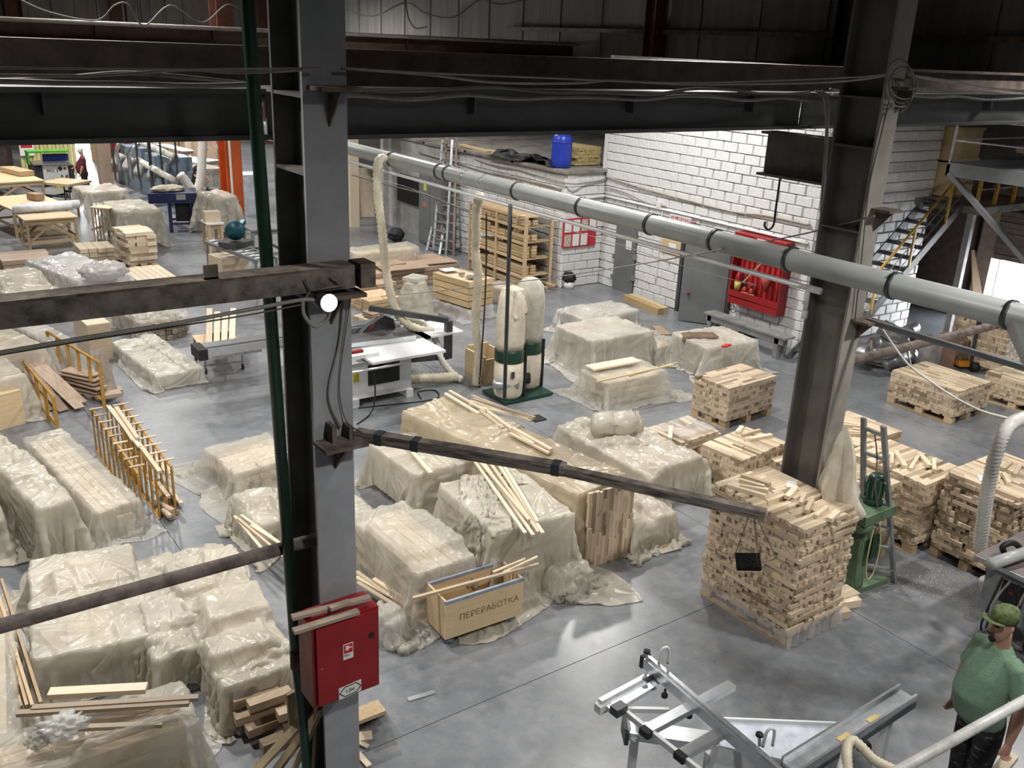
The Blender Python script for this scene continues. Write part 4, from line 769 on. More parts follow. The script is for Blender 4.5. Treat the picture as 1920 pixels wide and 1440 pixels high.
cable('hanging_cable', 'pair of black cables hanging beside the thick hose', [PX(912, 400, 7.75), PX(911, 520, 8.0), PX(906, 620, 8.1), PX(898, 728, 8.2)], 0.012, black)
pb = one(MB().tube([PY(957, 385, 10.2), PY(946, 745, 11.2)], 0.03, 8), 'hanger_rod', dark, 'dark straight rod standing before the dust collector', 'rod', None, True)
# ================================================================ dust collector
dc = thing('dust_collector', 'twin bag dust collector with green bands', 'dust collector', (8.5, 11.6, 0))
c1_, c2_ = P(956, 742), P(997, 738); c2_ = V((8.86, 11.86, 0)); c1_ = V((8.32, 11.62, 0))
MB().b2((8.1, 11.38, 0.02), (9.08, 12.05, 0.06)).build('base_frame', greend, dc)
for k, (c, top) in enumerate(((c1_, 1.86), (c2_, 1.95))):
    MB().lathe([(0.20, 0.06), (0.235, 0.12), (0.245, 0.4), (0.235, 0.68)], c, 20).build('lower_bag', cotton, dc, True)
    MB().lathe([(0.24, 0.68), (0.245, 0.70), (0.245, 0.86), (0.24, 0.88)], c, 20).build('band', greend, dc, True)
    if k == 0: MB().lathe([(0.235, 0.88), (0.25, 1.0), (0.24, 1.4), (0.21, 1.75), (0.17, top - 0.05), (0.13, top)], c, 20, 1.0, 0.9).build('filter_bag', cotton, dc, True)
    else: MB().lathe([(0.235, 0.88), (0.25, 1.0), (0.25, 1.6), (0.21, 1.83), (0.13, 1.92), (0.03, top)], c, 20).build('filter_bag', mat('grey bag', (0.55, 0.52, 0.44), 0.8), dc, True)
    MB().b2((c.x + 0.2, c.y - 0.16, 0.06), (c.x + 0.24, c.y - 0.12, 0.9)).build('stand_leg', black, dc)
sheet('bag_collar', (c1_.x + 0.02, c1_.y, 0.26, 0.22, 0.3), 1.86, 0.2, cotton, dc, 41, wr=0.03, flare=0.25, res=0.03, hem=0.6)
MB().tube([c1_ + V((0.28, 0.05, 0.3)), c1_ + V((0.42, -0.02, 0.3))], 0.09, 12).build('motor', black, dc, True); MB().tube([c1_ + V((0.05, -0.2, 0.3)), c1_ + V((-0.34, -0.06, 0.34))], 0.07, 12).build('inlet_duct', galv, dc, True)
MB().b2((c1_.x - 0.12, c1_.y - 0.25, 0.45), (c1_.x - 0.06, c1_.y - 0.235, 0.56)).build('label_plate', dark, dc)
o = one(MB().b2(P(1006, 792, 0) + V((-0.02, 0, 0)), P(1006, 792, 0) + V((0.2, 0.22, 0.02))), 'floor_plate', black, 'small black plate lying by the dust collector', 'plate')
bx_ = thing('scrap_box', 'open plywood scrap box behind the thick hose', 'box', (8.55, 12.3, 0)); q = (8.5, 12.55)
MB().b2((8.32, 12.35, 0), (8.36, 12.95, 0.5)).build('side_panel', ply, bx_); MB().b2((8.78, 12.35, 0), (8.82, 12.95, 0.5)).build('side_panel', ply, bx_); MB().b2((8.36, 12.35, 0), (8.78, 12.39, 0.45)).build('side_panel', ply, bx_); MB().b2((8.36, 12.91, 0), (8.78, 12.95, 0.55)).build('side_panel', ply, bx_); MB().b2((8.36, 12.39, 0), (8.78, 12.91, 0.03)).build('bottom', ply, bx_)
# ================================================================ lettered bin on castors
rb = quad(0.52, (836, 1130), (982, 1084), (777, 1100)); u = V((math.cos(rb[4]), math.sin(rb[4]), 0)); v = V((-u.y, u.x, 0)); c = V((rb[0], rb[1], 0)); L, W = rb[2], rb[3]
bn = thing('offcut_bin', 'open plywood bin on castors with pencilled lettering', 'bin', c)
z0, z1 = 0.10, 0.52
def wall_(o, a, b, hz, name, m=ply): return MB().obox(o, a, b, (0, 0, hz)).build(name, m, bn)
o0 = c - u * L / 2 - v * W / 2 + V((0, 0, z0))
wall_(o0, u * L, v * 0.02, z1 - z0, 'front_panel'); wall_(o0 + v * (W - 0.02), u * L, v * 0.02, z1 - z0, 'back_panel'); wall_(o0 + v * 0.02, u * 0.02, v * (W - 0.04), z1 - z0, 'side_panel'); wall_(o0 + u * (L - 0.02) + v * 0.02, u * 0.02, v * (W - 0.04), z1 - z0, 'side_panel'); wall_(o0 + v * 0.02 + u * 0.02, u * (L - 0.04), v * (W - 0.04), 0.02, 'bottom')
wall_(o0 + v * 0.02 + u * 0.02 + V((0, 0, 0.3)), u * (L - 0.04), v * 0.025, 0.08, 'inner_rail', brownwood)
trim = mat('grey tape', (0.28, 0.32, 0.38), 0.5)
MB().obox(o0 + V((0, 0, z1 - z0 - 0.03)) - v * 0.003 - u * 0.003, u * (L + 0.006), v * 0.026, (0, 0, 0.034)).build('rim_tape', trim, bn); MB().obox(o0 + v * (W - 0.023) + V((0, 0, z1 - z0 - 0.03)), u * L, v * 0.026, (0, 0, 0.034)).build('rim_tape', trim, bn)
for s, t_ in ((0.08, 0.06), (L - 0.08, 0.06), (0.08, W - 0.06), (L - 0.08, W - 0.06)):
    q = o0 + u * s + v * t_; q.z = 0.04; cs = MB().tube([q - v * 0.015, q + v * 0.015], 0.04, 12).build('castor', rubber, bn, True); MB().box(q + V((0, 0, 0.045)), (0.05, 0.05, 0.03)).build('castor_fork', galv, cs)
text('ПЕРЕРАБОТКА', 0.094, o0 + u * 0.15 - v * 0.002 + V((0, 0, 0.17)), u + V((0, 0, 0.02)), (0, 0, 1), pencil, bn, depth=0.0008)
bc = c + V((0, 0, 0.0))
tag(plank('batten', P(774, 1122, 0.56), P(1010, 1058, 0.56), 0.035, 0.025, birch2), 'long batten laid across the rim of the lettered bin', 'batten')
for k, (p, q) in enumerate((((925, 1073, .5), (985, 1048, .62)), ((935, 1078, .5), (1008, 1044, .66)))): tag(plank('batten', P(*p), P(*q), 0.025, 0.02, birch2), ('short batten sticking out of the lettered bin', 'longer thin batten sticking out of the lettered bin')[k], 'batten')
def lump(name, label, cat, ctr, rad, m, seed, sq=(1, 1, 0.7), amp=0.25, fr=3.0, n=26, parent=None):
    vs = []; fs = []; ctr = V(ctr)
    for i in range(n + 1):
        th = PI * i / n
        for j in range(2 * n):
            ph = PI * j / n; d = V((math.sin(th) * math.cos(ph), math.sin(th) * math.sin(ph), math.cos(th)))
            r = rad * (1 + amp * 0.8 * abs(noise.noise(d * fr * 0.6 + V((seed, 0, 0)))) * 2 - amp * 0.5 + 0.4 * amp * noise.noise(d * fr * 1.6 + V((0, seed, 0)))); q = V((d.x * sq[0], d.y * sq[1], d.z * sq[2])) * r; vs.append(ctr + q)
    for i in range(n):
        for j in range(2 * n):
            j2 = (j + 1) % (2 * n); fs.append((i * 2 * n + j, i * 2 * n + j2, (i + 1) * 2 * n + j2, (i + 1) * 2 * n + j))
    zmin = ctr.z - rad * sq[2] * 0.8; vs = [V((q.x, q.y, max(q.z, zmin))) for q in vs]
    mb = MB(); mb.v = [tuple(q) for q in vs]; mb.f = fs; o = mb.build(name, m, parent, True)
    return tag(o, label, cat) if parent is None else o
lump('rubbish_bag', 'dark rag and film rubbish inside the lettered bin', 'rubbish', P(880, 1085, 0.36), 0.13, oldwood, 3, (1.2, 1, 0.8), 0.3)
lump('film_scrap', 'clear film scrap in the corner of the lettered bin', 'film', P(925, 1060, 0.48), 0.07, filmC, 5, (0.6, 0.6, 1.6), 0.4)
# laths beside the bin, on sheets and on stacks
def laths(lst, name, label, group, wd=0.04, ht=0.02, m=birch2, cat='lath'):
    for (p, q) in lst: tag(plank(name, P(*p), P(*q), wd, ht, m), label, cat, group)
laths([((668, 1072, 0.25), (800, 1165, 0.03)), ((668, 1082, 0.22), (812, 1160, 0.05)), ((670, 1092, 0.20), (805, 1174, 0.03)), ((700, 1085, 0.23), (796, 1148, 0.08))], 'long_lath', 'long lath slanting down beside the lettered bin', 'laths beside the lettered bin', 0.045)
laths([((885, 857, 0.92), (985, 1000, 0.90)), ((900, 858, 0.93), (1000, 1004, 0.92)), ((912, 858, 0.94), (1010, 998, 0.93)), ((925, 856, 0.92), (1018, 1000, 0.94)), ((893, 857, 0.95), (992, 975, 0.95)), ((938, 862, 0.94), (1008, 978, 0.96))], 'long_lath', 'lath in the sheaf lying over the twisted cloth', 'sheaf of laths over the twisted cloth', 0.035)
laths([((762, 835, 0.66), (808, 888, 0.66))], 'long_lath', 'single lath on the sheeted bundle behind the near column', None, 0.05, 0.03)
laths([((835, 738, 0.92), (898, 776, 0.92)), ((843, 733, 0.93), (912, 772, 0.93)), ((900, 770, 0.92), (943, 803, 0.92)), ((905, 765, 0.93), (1000, 833, 0.93)), ((957, 805, 0.92), (1033, 846, 0.92)), ((955, 812, 0.92), (1030, 850, 0.92)), ((960, 802, 0.95), (1034, 843, 0.95))], 'long_lath', 'lath laid lengthwise on the longest beige bundle', 'laths along the longest beige bundle', 0.045, 0.025)
laths([((885, 742, 0.92), (1000, 786, 0.92)), ((888, 748, 0.92), (1003, 783, 0.94)), ((882, 752, 0.92), (995, 790, 0.92)), ((880, 758, 0.92), (990, 786, 0.92))], 'long_lath', 'lath in the sheaf lying across the longest beige bundle', 'sheaf of laths across the longest beige bundle', 0.04, 0.025)
laths([((1062, 818, 0.2), (1150, 872, 0.2)), ((1066, 826, 0.15), (1140, 866, 0.15)), ((1130, 862, 0.16), (1188, 890, 0.16)), ((1150, 872, 0.10), (1225, 915, 0.10)), ((1064, 822, 0.24), (1120, 850, 0.24))], 'long_lath', 'lath on the floor along the long crumpled bundle', 'laths along the long crumpled bundle', 0.05, 0.03)
tag(plank('short_board', P(1105, 690, 0.50), P(1194, 674, 0.50), 0.24, 0.03, birch2), 'short wide board on the low sheeted bundle', 'board')
laths([((1118, 716, 0.52), (1262, 684, 0.56)), ((1180, 705, 0.52), (1270, 680, 0.56))], 'long_lath', 'lath leaning across the low sheeted bundle', 'laths across the low sheeted bundle', 0.03, 0.02, yplank)
tag(plank('red_end_stick', P(1256, 823, 0.36), P(1258, 800, 0.36), 0.06, 0.04, birch2), 'stick with a red end on the film covered low stack', 'stick'); tag(plank('loose_stick', P(1276, 786, 0.36), P(1296, 797, 0.36), 0.05, 0.04, birch2), 'small stick on the far side of the film covered low stack', 'stick')
f2 = thing('film_sheet', 'thin clear film lying over the very low stack', 'film', (S['S2'][0], S['S2'][1], 0.3)); r2 = (S['S2'][0], S['S2'][1], S['S2'][2] * 0.8, S['S2'][3] * 0.8, S['S2'][4]); sheet('film', r2, S['S2'][5] + 0.03, 0.12, filmC, f2, 61, wr=0.015, res=0.04, hem=0.7)
# rolled sheet on the crumpled bundle
rs_ = []
for k in range(14): t_ = k / 13; rs_.append((P(1115 + 85 * t_, 800 - 8 * t_, 0.62 + 0.02 * math.sin(k)), 0.17 * (0.72 + 0.28 * math.sin(PI * (0.15 + 0.8 * t_)) + 0.05 * math.sin(k * 2.4))))
mb = MB().tube([q for q, _ in rs_], [w_ for _, w_ in rs_], 18); mb.v = [tuple(V(q) + V((1, 1, 1)) * 0.035 * crs(V(q) * 5)) for q in mb.v]
one(mb, 'rolled_sheet', filmA, 'rolled up cream sheet on the long crumpled bundle', 'sheet', None, True)
# twisted cloth over bundle I
def strip(name, label, pts, wd, m, seed, amp=0.05, n=14, cat='cloth'):
    c_ = catm(pts, 10); vs = []; fs = []
    for i, p in enumerate(c_):
        t = (c_[min(i + 1, len(c_) - 1)] - c_[max(i - 1, 0)]).normalized(); s = t.cross(V((0, 0, 1))).normalized()
        for j in range(n + 1):
            q = j / n - 0.5; hgt = amp * (0.6 + 0.8 * crs(V((q * 5, i * 0.06, seed)))) * (1 - (2 * q) ** 4); vs.append(p + s * q * wd * (1 + 0.25 * noise.noise(V((i * 0.15, seed, 0)))) + V((0, 0, hgt)))
    for i in range(len(c_) - 1):
        for j in range(n): k = i * (n + 1) + j; fs.append((k, k + 1, k + n + 2, k + n + 1))
    mb = MB(); mb.v = [tuple(q) for q in vs]; mb.f = fs; return one(mb, name, m, label, cat, None, True)
for lab, cl, sd_ in (('twisted cream cloth band thrown over the high bundle', (1.5, 1.3, -0.28, -0.05, 1.15, 0.85, 0.3), 81), ('wad of cream cloth behind the sheaf of laths', (0.9, 1.0, 0.18, 0.42, 0.2, 0.55, 0.4), 82)):
    sh = thing('twisted_cloth', lab, 'cloth', (B['I'][0], B['I'][1], 0.9)); sheet('cloth', B['I'][:5], 0.875, 0.5, filmA, sh, sd_, res=0.026, crumple=0.4, cloth=cl)
sh = thing('fallen_sheet', 'cream sheet trailing on the floor beside the lettered bin', 'sheet', P(1060, 1110)); sheet('sheet_heap', (*P(1062, 1108)[:2], 0.3, 0.3, 0.3), 0.12, 0.38, filmB, sh, 71, res=0.026, crumple=2.2)
sh = thing('film_heap', 'clear film heap at the foot of the near column', 'film', P(735, 1215)); sheet('film', (*P(722, 1195)[:2], 0.2, 0.3, 0.4), 0.16, 0.25, filmB, sh, 72, res=0.026, crumple=1.6)
# glued panel
gp0, gp1 = P(1098, 1066), P(1181, 1040); ud = (gp1 - gp0); LW = ud.length; ud.normalize(); back = V((-ud.y, ud.x, 0)); upv = (V((0, 0, 1)) + back * 0.06).normalized()
gl = thing('glued_panel', 'upright glued stave panel leaning on the beige bundle', 'panel', gp0 + ud * LW / 2); hgt = 0.92; rg = random.Random(9); n = 13
ang3 = Matrix((ud, -back, upv)).transposed()
for i in range(n):
    a = rg.uniform(-0.3, 0)
    while a < hgt:
        l = rg.uniform(0.18, 0.42); b = min(a + l, hgt); a0 = max(a, 0)
        if b - a0 > 0.02: piece('stave', gp0 + ud * (i + 0.5) * LW / n + upv * (a0 + b) / 2, (LW / n - 0.001, 0.035 + rg.uniform(0, 0.001), b - a0 - 0.001), 0, birch, gl, ang3.to_euler())
        a += l
# ================================================================ yellow racks
def rack(name, label, x0, x1, y0, y1, h, npost, rows, lean=0.0, m=yellow):
    t = thing(name, label, 'rack', ((x0 + x1) / 2, (y0 + y1) / 2, 0))
    for r_i in range(rows):
        x = x0 + (x1 - x0) * r_i / max(1, rows - 1)
        for k in range(npost):
            y = y0 + (y1 - y0) * k / (npost - 1); MB().b2((x - 0.008, y - 0.03, 0), (x + 0.008, y + 0.03, h)).build('post', m, t)
        MB().tube([(x, y0, h + 0.012), (x, y1, h + 0.012)], 0.016, 8).build('top_rail', m, t, True); MB().b2((x - 0.02, y0 - 0.03, 0), (x + 0.02, y1 + 0.03, 0.012)).build('foot_rail', m, t)
    return t
rk = rack('lath_rack', 'yellow steel rack with laths on its top', 2.20, 2.58, 10.38, 12.75, 0.62, 10, 3)
for k in range(9): MB().tube([(2.15, 10.55 + k * 0.26, 0.66), (2.32, 10.55 + k * 0.26, 0.66)], 0.012, 6).build('dowel_peg', birch2, rk); MB().tube([(2.45, 10.55 + k * 0.26, 0.66), (2.66, 10.55 + k * 0.26, 0.66)], 0.012, 6).build('dowel_peg', birch2, rk)
laths([((203, 762, .72), (262, 838, .70)), ((212, 768, .72), (250, 826, .70)), ((218, 764, .75), (258, 822, .74)), ((262, 835, .68), (300, 885, .68))], 'long_lath', 'pale lath lying on top of the yellow rack', 'laths on top of the yellow rack', 0.05, 0.03)
laths([((285, 848, .3), (318, 890, .3)), ((280, 850, .35), (312, 885, .35)), ((288, 856, .25), (320, 884, .25)), ((300, 900, .12), (340, 945, .12)), ((302, 908, .06), (336, 942, .04)), ((306, 955, .12), (318, 968, .1)), ((296, 905, .2), (316, 932, .2))], 'long_lath', 'pale lath stacked on the floor right of the yellow rack', 'laths beside the yellow rack', 0.05, 0.035)
laths([((304, 960, .03), (322, 972, .03)), ((304, 952, .08), (324, 966, .08)), ((302, 946, .13), (324, 958, .13))], 'brown_stick', 'brown stick end at the foot of the yellow rack', 'brown sticks at the foot of the yellow rack', 0.06, 0.04, brownwood, 'stick')
r2_ = thing('board_cart', 'yellow tube cart loaded with thin boards', 'cart', (2.4, 15.5, 0))
for (pa, pb_, npo) in ((P(88, 622, .72), P(186, 680, .72), 6), (P(36, 668, .55), P(100, 745, .55), 5)):
    MB().tube([pa, pb_], 0.022, 8).build('top_rail', yellow, r2_, True)
    for k in range(npo):
        q = pa.lerp(pb_, k / (npo - 1)); MB().bar((q.x, q.y, 0), q, 0.05, 0.02, (0, 1, 0)).build('post', yellow, r2_)
    MB().tube([(pa.x, pa.y, 0.1), (pb_.x, pb_.y, 0.1)], 0.02, 8).build('lower_rail', yellow, r2_, True)
laths([((108, 706, .22), (192, 728, .22)), ((112, 700, .27), (186, 720, .27)), ((118, 698, .32), (186, 712, .32)), ((120, 724, .12), (200, 742, .10)), ((104, 716, .15), (190, 735, .15)), ((122, 692, .36), (180, 704, .36))], 'thin_board', 'thin board lying in the yellow tube cart', 'boards lying in the yellow cart', 0.22, 0.02, brownwood, 'board')
laths([((60, 680, .5), (150, 765, .05)), ((70, 678, .5), (155, 755, .06)), ((50, 690, .5), (120, 770, .03)), ((48, 700, .45), (98, 768, .03))], 'thin_board', 'thin board sliding out of the yellow tube cart', 'boards sliding from the yellow cart', 0.16, 0.012, brownwood, 'board')
laths([((178, 655, .6), (205, 745, .02)), ((188, 665, .55), (212, 742, .02))], 'thin_board', 'upright board leaning at the end of the yellow cart', 'boards leaning at the yellow cart', 0.18, 0.012, oldwood, 'board')
laths([((195, 735, .05), (228, 730, .05)), ((192, 742, .12), (226, 736, .12))], 'short_plank', 'short plank on the floor behind the yellow cart', 'short planks behind the yellow cart', 0.2, 0.06, brownwood, 'plank')
# plain wooden box, crate at the left edge
def boxthing(label, q, z0, z1, m=birch2, name='wooden_box', cat='box', panels=True):
    u = V((math.cos(q[4]), math.sin(q[4]), 0)); v = V((-u.y, u.x, 0)); c = V((q[0], q[1], 0)); L, W = q[2], q[3]; t = thing(name, label, cat, c + V((0, 0, z0))); o = c - u * L / 2 - v * W / 2 + V((0, 0, z0)); h = z1 - z0
    MB().obox(o, u * L, v * 0.02, (0, 0, h)).build('side_panel', m, t); MB().obox(o + v * (W - 0.02), u * L, v * 0.02, (0, 0, h)).build('side_panel', m, t); MB().obox(o + v * 0.02, u * 0.02, v * (W - 0.04), (0, 0, h)).build('side_panel', m, t); MB().obox(o + v * 0.02 + u * (L - 0.02), u * 0.02, v * (W - 0.04), (0, 0, h)).build('side_panel', m, t); MB().obox(o + V((0, 0, h)), u * L, v * W, (0, 0, 0.018)).build('lid', m, t); return t
boxthing('plain tall wooden box behind the yellow cart', quad(0.66, (163, 612), (206, 606), (137, 588)), 0, 0.66)
boxthing('plain wooden crate at the left edge below the cart', quad(0.5, (-60, 760), (40, 733), (-90, 715)), 0, 0.5, ply)
# plank trolley
tr = thing('plank_trolley', 'low steel trolley on castors carrying planks', 'trolley', P(418, 685)); cT = P(418, 640, 0.45)
a0 = quad(0.45, (380, 655), (457, 646), (372, 628)); uT = V((math.cos(a0[4]), math.sin(a0[4]), 0)); vT = V((-uT.y, uT.x, 0)); cT = V((a0[0], a0[1], 0)); LT, WT = a0[2], a0[3]
MB().obox(cT - uT * LT / 2 - vT * WT / 2 + V((0, 0, 0.43)), uT * LT, vT * WT, (0, 0, 0.025)).build('deck', ply, tr)
for s in (-1, 1):
    for t_ in (-1, 1):
        q = cT + uT * s * (LT / 2 - 0.03) + vT * t_ * (WT / 2 - 0.03); MB().bar(q + V((0, 0, 0.1)), q + V((0, 0, 0.43)), 0.025, 0.025).build('leg', steelg, tr); MB().tube([q - uT * 0.015 + V((0, 0, 0.05)), q + uT * 0.015 + V((0, 0, 0.05))], 0.05, 10).build('castor', black, tr, True)
    MB().bar(cT - uT * LT / 2 + vT * s * (WT / 2 - 0.03) + V((0, 0, 0.14)), cT + uT * LT / 2 + vT * s * (WT / 2 - 0.03) + V((0, 0, 0.14)), 0.02, 0.02).build('lower_rail', steelg, tr)
for k in range(3):
    for i in range(4):
        a = 392 + i * 14; tag(plank('plank', P(a, 652 - i + (i % 2) * 5, 0.48 + k * 0.05), P(a + 1 + i * 0.8, 580 + (i % 3) * 6, 0.48 + k * 0.05), 0.1, 0.045, birch2), 'planed plank stacked on the steel trolley', 'plank', 'planks on the steel trolley')
# boards and scraps on bundle D, at the column foot and along the left edge
laths([((92, 1300, 0.84), (275, 1290, 0.84))], 'wide_board', 'short pale board with a pink end on the thin sheeted bundle', None, 0.09, 0.04, birch2, 'board')
laths([((60, 1328, 0.83), (372, 1308, 0.83)), ((32, 1338, 0.82), (355, 1318, 0.82)), ((75, 1332, 0.79), (330, 1312, 0.79))], 'long_lath', 'long batten across the thin sheeted bundle at bottom left', 'battens across the bottom left bundle', 0.05, 0.03, wood('tan batten', (0.45, 0.36, 0.26), (0.33, 0.26, 0.18)))
laths([((120, 1366, 0.80), (305, 1358, 0.80))], 'short_batten', 'shorter batten near the crumpled film ball', None, 0.045, 0.03, wood('tan batten', (0.45, 0.36, 0.26), (0.33, 0.26, 0.18)))
lump('film_ball', 'crumpled clear film ball on the bottom left bundle', 'film', P(112, 1365, 0.86), 0.13, film('clear glossy film', (0.8, 0.8, 0.76), 0.6, 0.2, 0.15), 4, (1.3, 0.8, 0.6), 0.45, 5)
lump('film_ball', 'smaller dull film ball beside the clear one', 'film', P(72, 1388, 0.82), 0.075, filmB, 9, (1.1, 1, 0.7), 0.35, 4)
laths([((-10, 1095, .45), (62, 1330, .50)), ((-6, 1120, .42), (52, 1330, .46)), ((-4, 1150, .4), (40, 1332, .42)), ((4, 1092, .40), (78, 1325, .46))], 'edge_board', 'long narrow board on edge between the left bundles', 'boards on edge between the left bundles', 0.025, 0.09, pine, 'board')
tq = [((436, 1318, .30), (520, 1290, .30)), ((465, 1325, .33), (545, 1297, .33)), ((440, 1350, .20), (540, 1320, .20)), ((462, 1372, .14), (545, 1340, .14)), ((490, 1400, .06), (560, 1372, .06)), ((520, 1342, .25), (556, 1330, .25)), ((425, 1300, .36), (480, 1285, .36)), ((530, 1365, .12), (575, 1352, .12))]
laths(tq, 'timber_billet', 'thick timber billet piled left of the near column foot', 'billets left of the near column foot', 0.1, 0.075, wood('billet', (0.44, 0.34, 0.23), (0.28, 0.21, 0.14), 0.45), 'timber')
for k, (p, q, lab) in enumerate((((475, 1450, 0.0), (592, 1325, 0.55), 'lowest board leaning against the near column foot'), ((510, 1455, 0.0), (600, 1335, 0.6), 'second board leaning against the near column foot'), ((548, 1450, 0.0), (602, 1330, 0.7), 'dark leaning board tight against the near column'), ((590, 1450, 0.0), (596, 1315, 0.75), 'steepest pale batten leaning at the near column'), ((550, 1358, 0.35), (545, 1298, 0.75), 'short upright stake behind the leaning boards'))):
    tag(plank('leaning_board', P(*p), P(*q), 0.07, 0.03, wood('lean board', (0.45, 0.36, 0.22), (0.30, 0.24, 0.15), 0.4), None, 0.5), lab, 'board')
for k in range(6):
    y = 0.03 + k * 0.05; tag(plank('parquet_board', P(664, 1345, y), P(716, 1325, y), 0.16, 0.035, (birch2, brownwood, pine)[k % 3]), 'short board in the little pile behind the near column', 'board', 'little board pile behind the near column')
for k, (p, q, w_, lab) in enumerate((((668, 1382, .01), (698, 1378, .01), .1, 'square plywood offcut on the floor by the column'), ((670, 1390, .03), (690, 1400, .03), .04, 'pointed splinter beside the plywood offcut'), ((670, 1412, .02), (692, 1436, .02), .05, 'long splinter at the bottom edge by the column'), ((765, 1312, .006), (815, 1297, .006), .05, 'thin grey strip lying on the floor'))):
    tag(plank('offcut', P(*p), P(*q), w_, 0.012, birch2 if k < 3 else galv), lab, 'offcut')
laths([((440, 968, .5), (500, 1040, .45)), ((452, 966, .5), (540, 1030, .45)), ((446, 972, .52), (545, 1055, .47)), ((470, 985, .5), (560, 1042, .46))], 'long_lath', 'lath in the bunch behind the green riser pipe', 'laths behind the green riser pipe', 0.03, 0.02)
# red ended timbers by the big stack
for k, (p, q) in enumerate((((1528, 1160, .05), (1590, 1148, .05)), ((1545, 1138, .05), (1610, 1127, .05)))):
    t_ = thing('red_end_timber', ('front', 'rear')[k] + ' timber with a red painted end beside the tall stack', 'timber', P(*q)); pa, pb_ = P(*p), P(*q); plank('timber', pa, pb_, 0.09, 0.09, birch2, t_); d = (pb_ - pa).normalized(); plank('painted_end', pb_, pb_ + d * 0.004, 0.085, 0.085, mat('pink paint', (0.6, 0.2, 0.16)), t_)
tag(plank('offcut', P(1555, 1118, .1), P(1600, 1105, .1), 0.2, 0.02, birch2), 'board laid over the red ended timbers', 'board')
tag(plank('splinter', P(1180, 1047), P(1196, 1043), 0.03, 0.008, birch2), 'tiny splinter on the floor by the glued panel', 'splinter')
# ================================================================ panel saw
ps = thing('panel_saw', 'white sliding panel saw with dark guard arm', 'saw', (6.6, 12.9, 0)); saww = mat('saw white', (0.72, 0.73, 0.73), 0.4, vary=0.04)
by0, by1 = 12.5, 13.25
MB().b2((5.95, by0, 0.12), (7.0, by1, 0.72)).build('cabinet_body', saww, ps)
for x in (5.95, 6.92):
    for y in (by0 - 0.03, by1 - 0.07): MB().b2((x - 0.02, y, 0.0), (x + 0.10, y + 0.1, 0.14)).build('foot', saww, ps)
MB().b2((6.22, by0 - 0.012, 0.32), (6.78, by0, 0.66)).build('front_panel', black, ps); MB().b2((6.5, by0 - 0.016, 0.58), (6.6, by0 - 0.012, 0.63)).build('warning_plate', mat('yellow plate', (0.5, 0.4, 0.03)), ps); MB().b2((5.96, by0 - 0.006, 0.42), (6.06, by0, 0.6)).build('warning_plate', mat('yellow plate', (0.5, 0.4, 0.03)), ps)
q = [P(712, 712, 0.84), P(832, 682, 0.84), P(770, 640, 0.84), P(668, 660, 0.84)]
MB().b2((6.12, 12.12, 0.80), (7.42, 12.86, 0.84)).build('extension_table', mat('white laminate', (0.80, 0.81, 0.82), 0.25, vary=0.03), ps)
MB().b2((5.75, 12.90, 0.78), (7.6, 13.6, 0.83)).build('cast_iron_table', mat('cast iron', (0.13, 0.13, 0.13), 0.35, 0.3), ps)
MB().b2((7.45, 12.9, 0.80), (8.25, 13.7, 0.83)).build('outfeed_table', mat('white laminate', (0.8, 0.8, 0.8)), ps)
MB().bar((5.75, 12.95, 0.88), (7.25, 12.80, 0.88), 0.03, 0.08).build('rip_fence', alu, ps); MB().tube([(5.7, 12.06, 0.76), (6.6, 12.06, 0.76)], 0.02, 8).build('guide_bar', alu, ps, True)
MB().b2((5.72, 12.36, 0.84), (6.35, 12.46, 0.90)).build('fence_arm', saww, ps); MB().b2((5.7, 12.5, 0.86), (6.15, 12.58, 0.93)).build('push_handle', redp, ps)
cx0 = PY(385, 690, 13.93).x
MB().b2((cx0, 13.75, 0.76), (7.7, 14.12, 0.88)).build('sliding_carriage', alu, ps); MB().b2((cx0, 13.80, 0.88), (7.7, 13.86, 0.885)).build('carriage_slot', dark, ps); MB().b2((cx0 - 0.14, 13.73, 0.72), (cx0, 14.14, 0.89)).build('carriage_end_cap', black, ps); MB().b2((5.3, 13.8, 0.4), (5.9, 14.05, 0.76)).build('carriage_base', saww, ps); MB().b2((cx0 + 0.1, 13.85, 0.68), (cx0 + 0.9, 14.0, 0.76)).build('carriage_rail', galv, ps)
for yy in (13.86,): MB().bar((5.2, yy, 0.0), (5.2, yy, 0.76), 0.05, 0.05).build('carriage_leg', saww, ps)
# guard arm: frame at the right, horizontal beam, hood
gm = mat('guard grey', (0.06, 0.065, 0.07), 0.4)
MB().bar((8.0, 13.0, 0.35), (8.0, 13.0, 1.02), 0.09, 0.12).build('guard_post', gm, ps); MB().bar((8.0, 13.0, 0.38), (7.0, 13.0, 0.46), 0.08, 0.08).build('guard_foot', gm, ps); MB().bar((8.0, 13.02, 1.02), (6.75, 13.5, 1.28), 0.07, 0.09).build('guard_beam', gm, ps)
MB().prism([PY(738, 598, 13.6), PY(742, 618, 13.6), PY(705, 625, 13.6), PY(678, 645, 13.6), PY(665, 640, 13.6), PY(690, 612, 13.6), PY(722, 592, 13.6)], (0, 0.12, 0)).build('saw_hood', gm, ps); MB().bar(PY(680, 640, 13.55), PY(702, 606, 13.55), 0.02, 0.02).build('hood_stripe', redp, ps)
MB().bar(PY(725, 620, 13.5), PY(745, 640, 13.5), 0.03, 0.04).build('riving_link', gm, ps)
hose_thing('ribbed_hose', 'cream ribbed hose on the floor behind the panel saw', [(7.0, 12.9, 0.16), (7.3, 12.85, 0.14), (7.7, 12.75, 0.12), (8.0, 12.68, 0.12)], 0.075, hosem)
cable('power_cable', 'black power cable hanging from the saw to the floor', [PY(702, 700, 12.1), PY(703, 745, 12.1), PY(695, 775, 12.05), P(670, 795, 0.01)], 0.012, black)
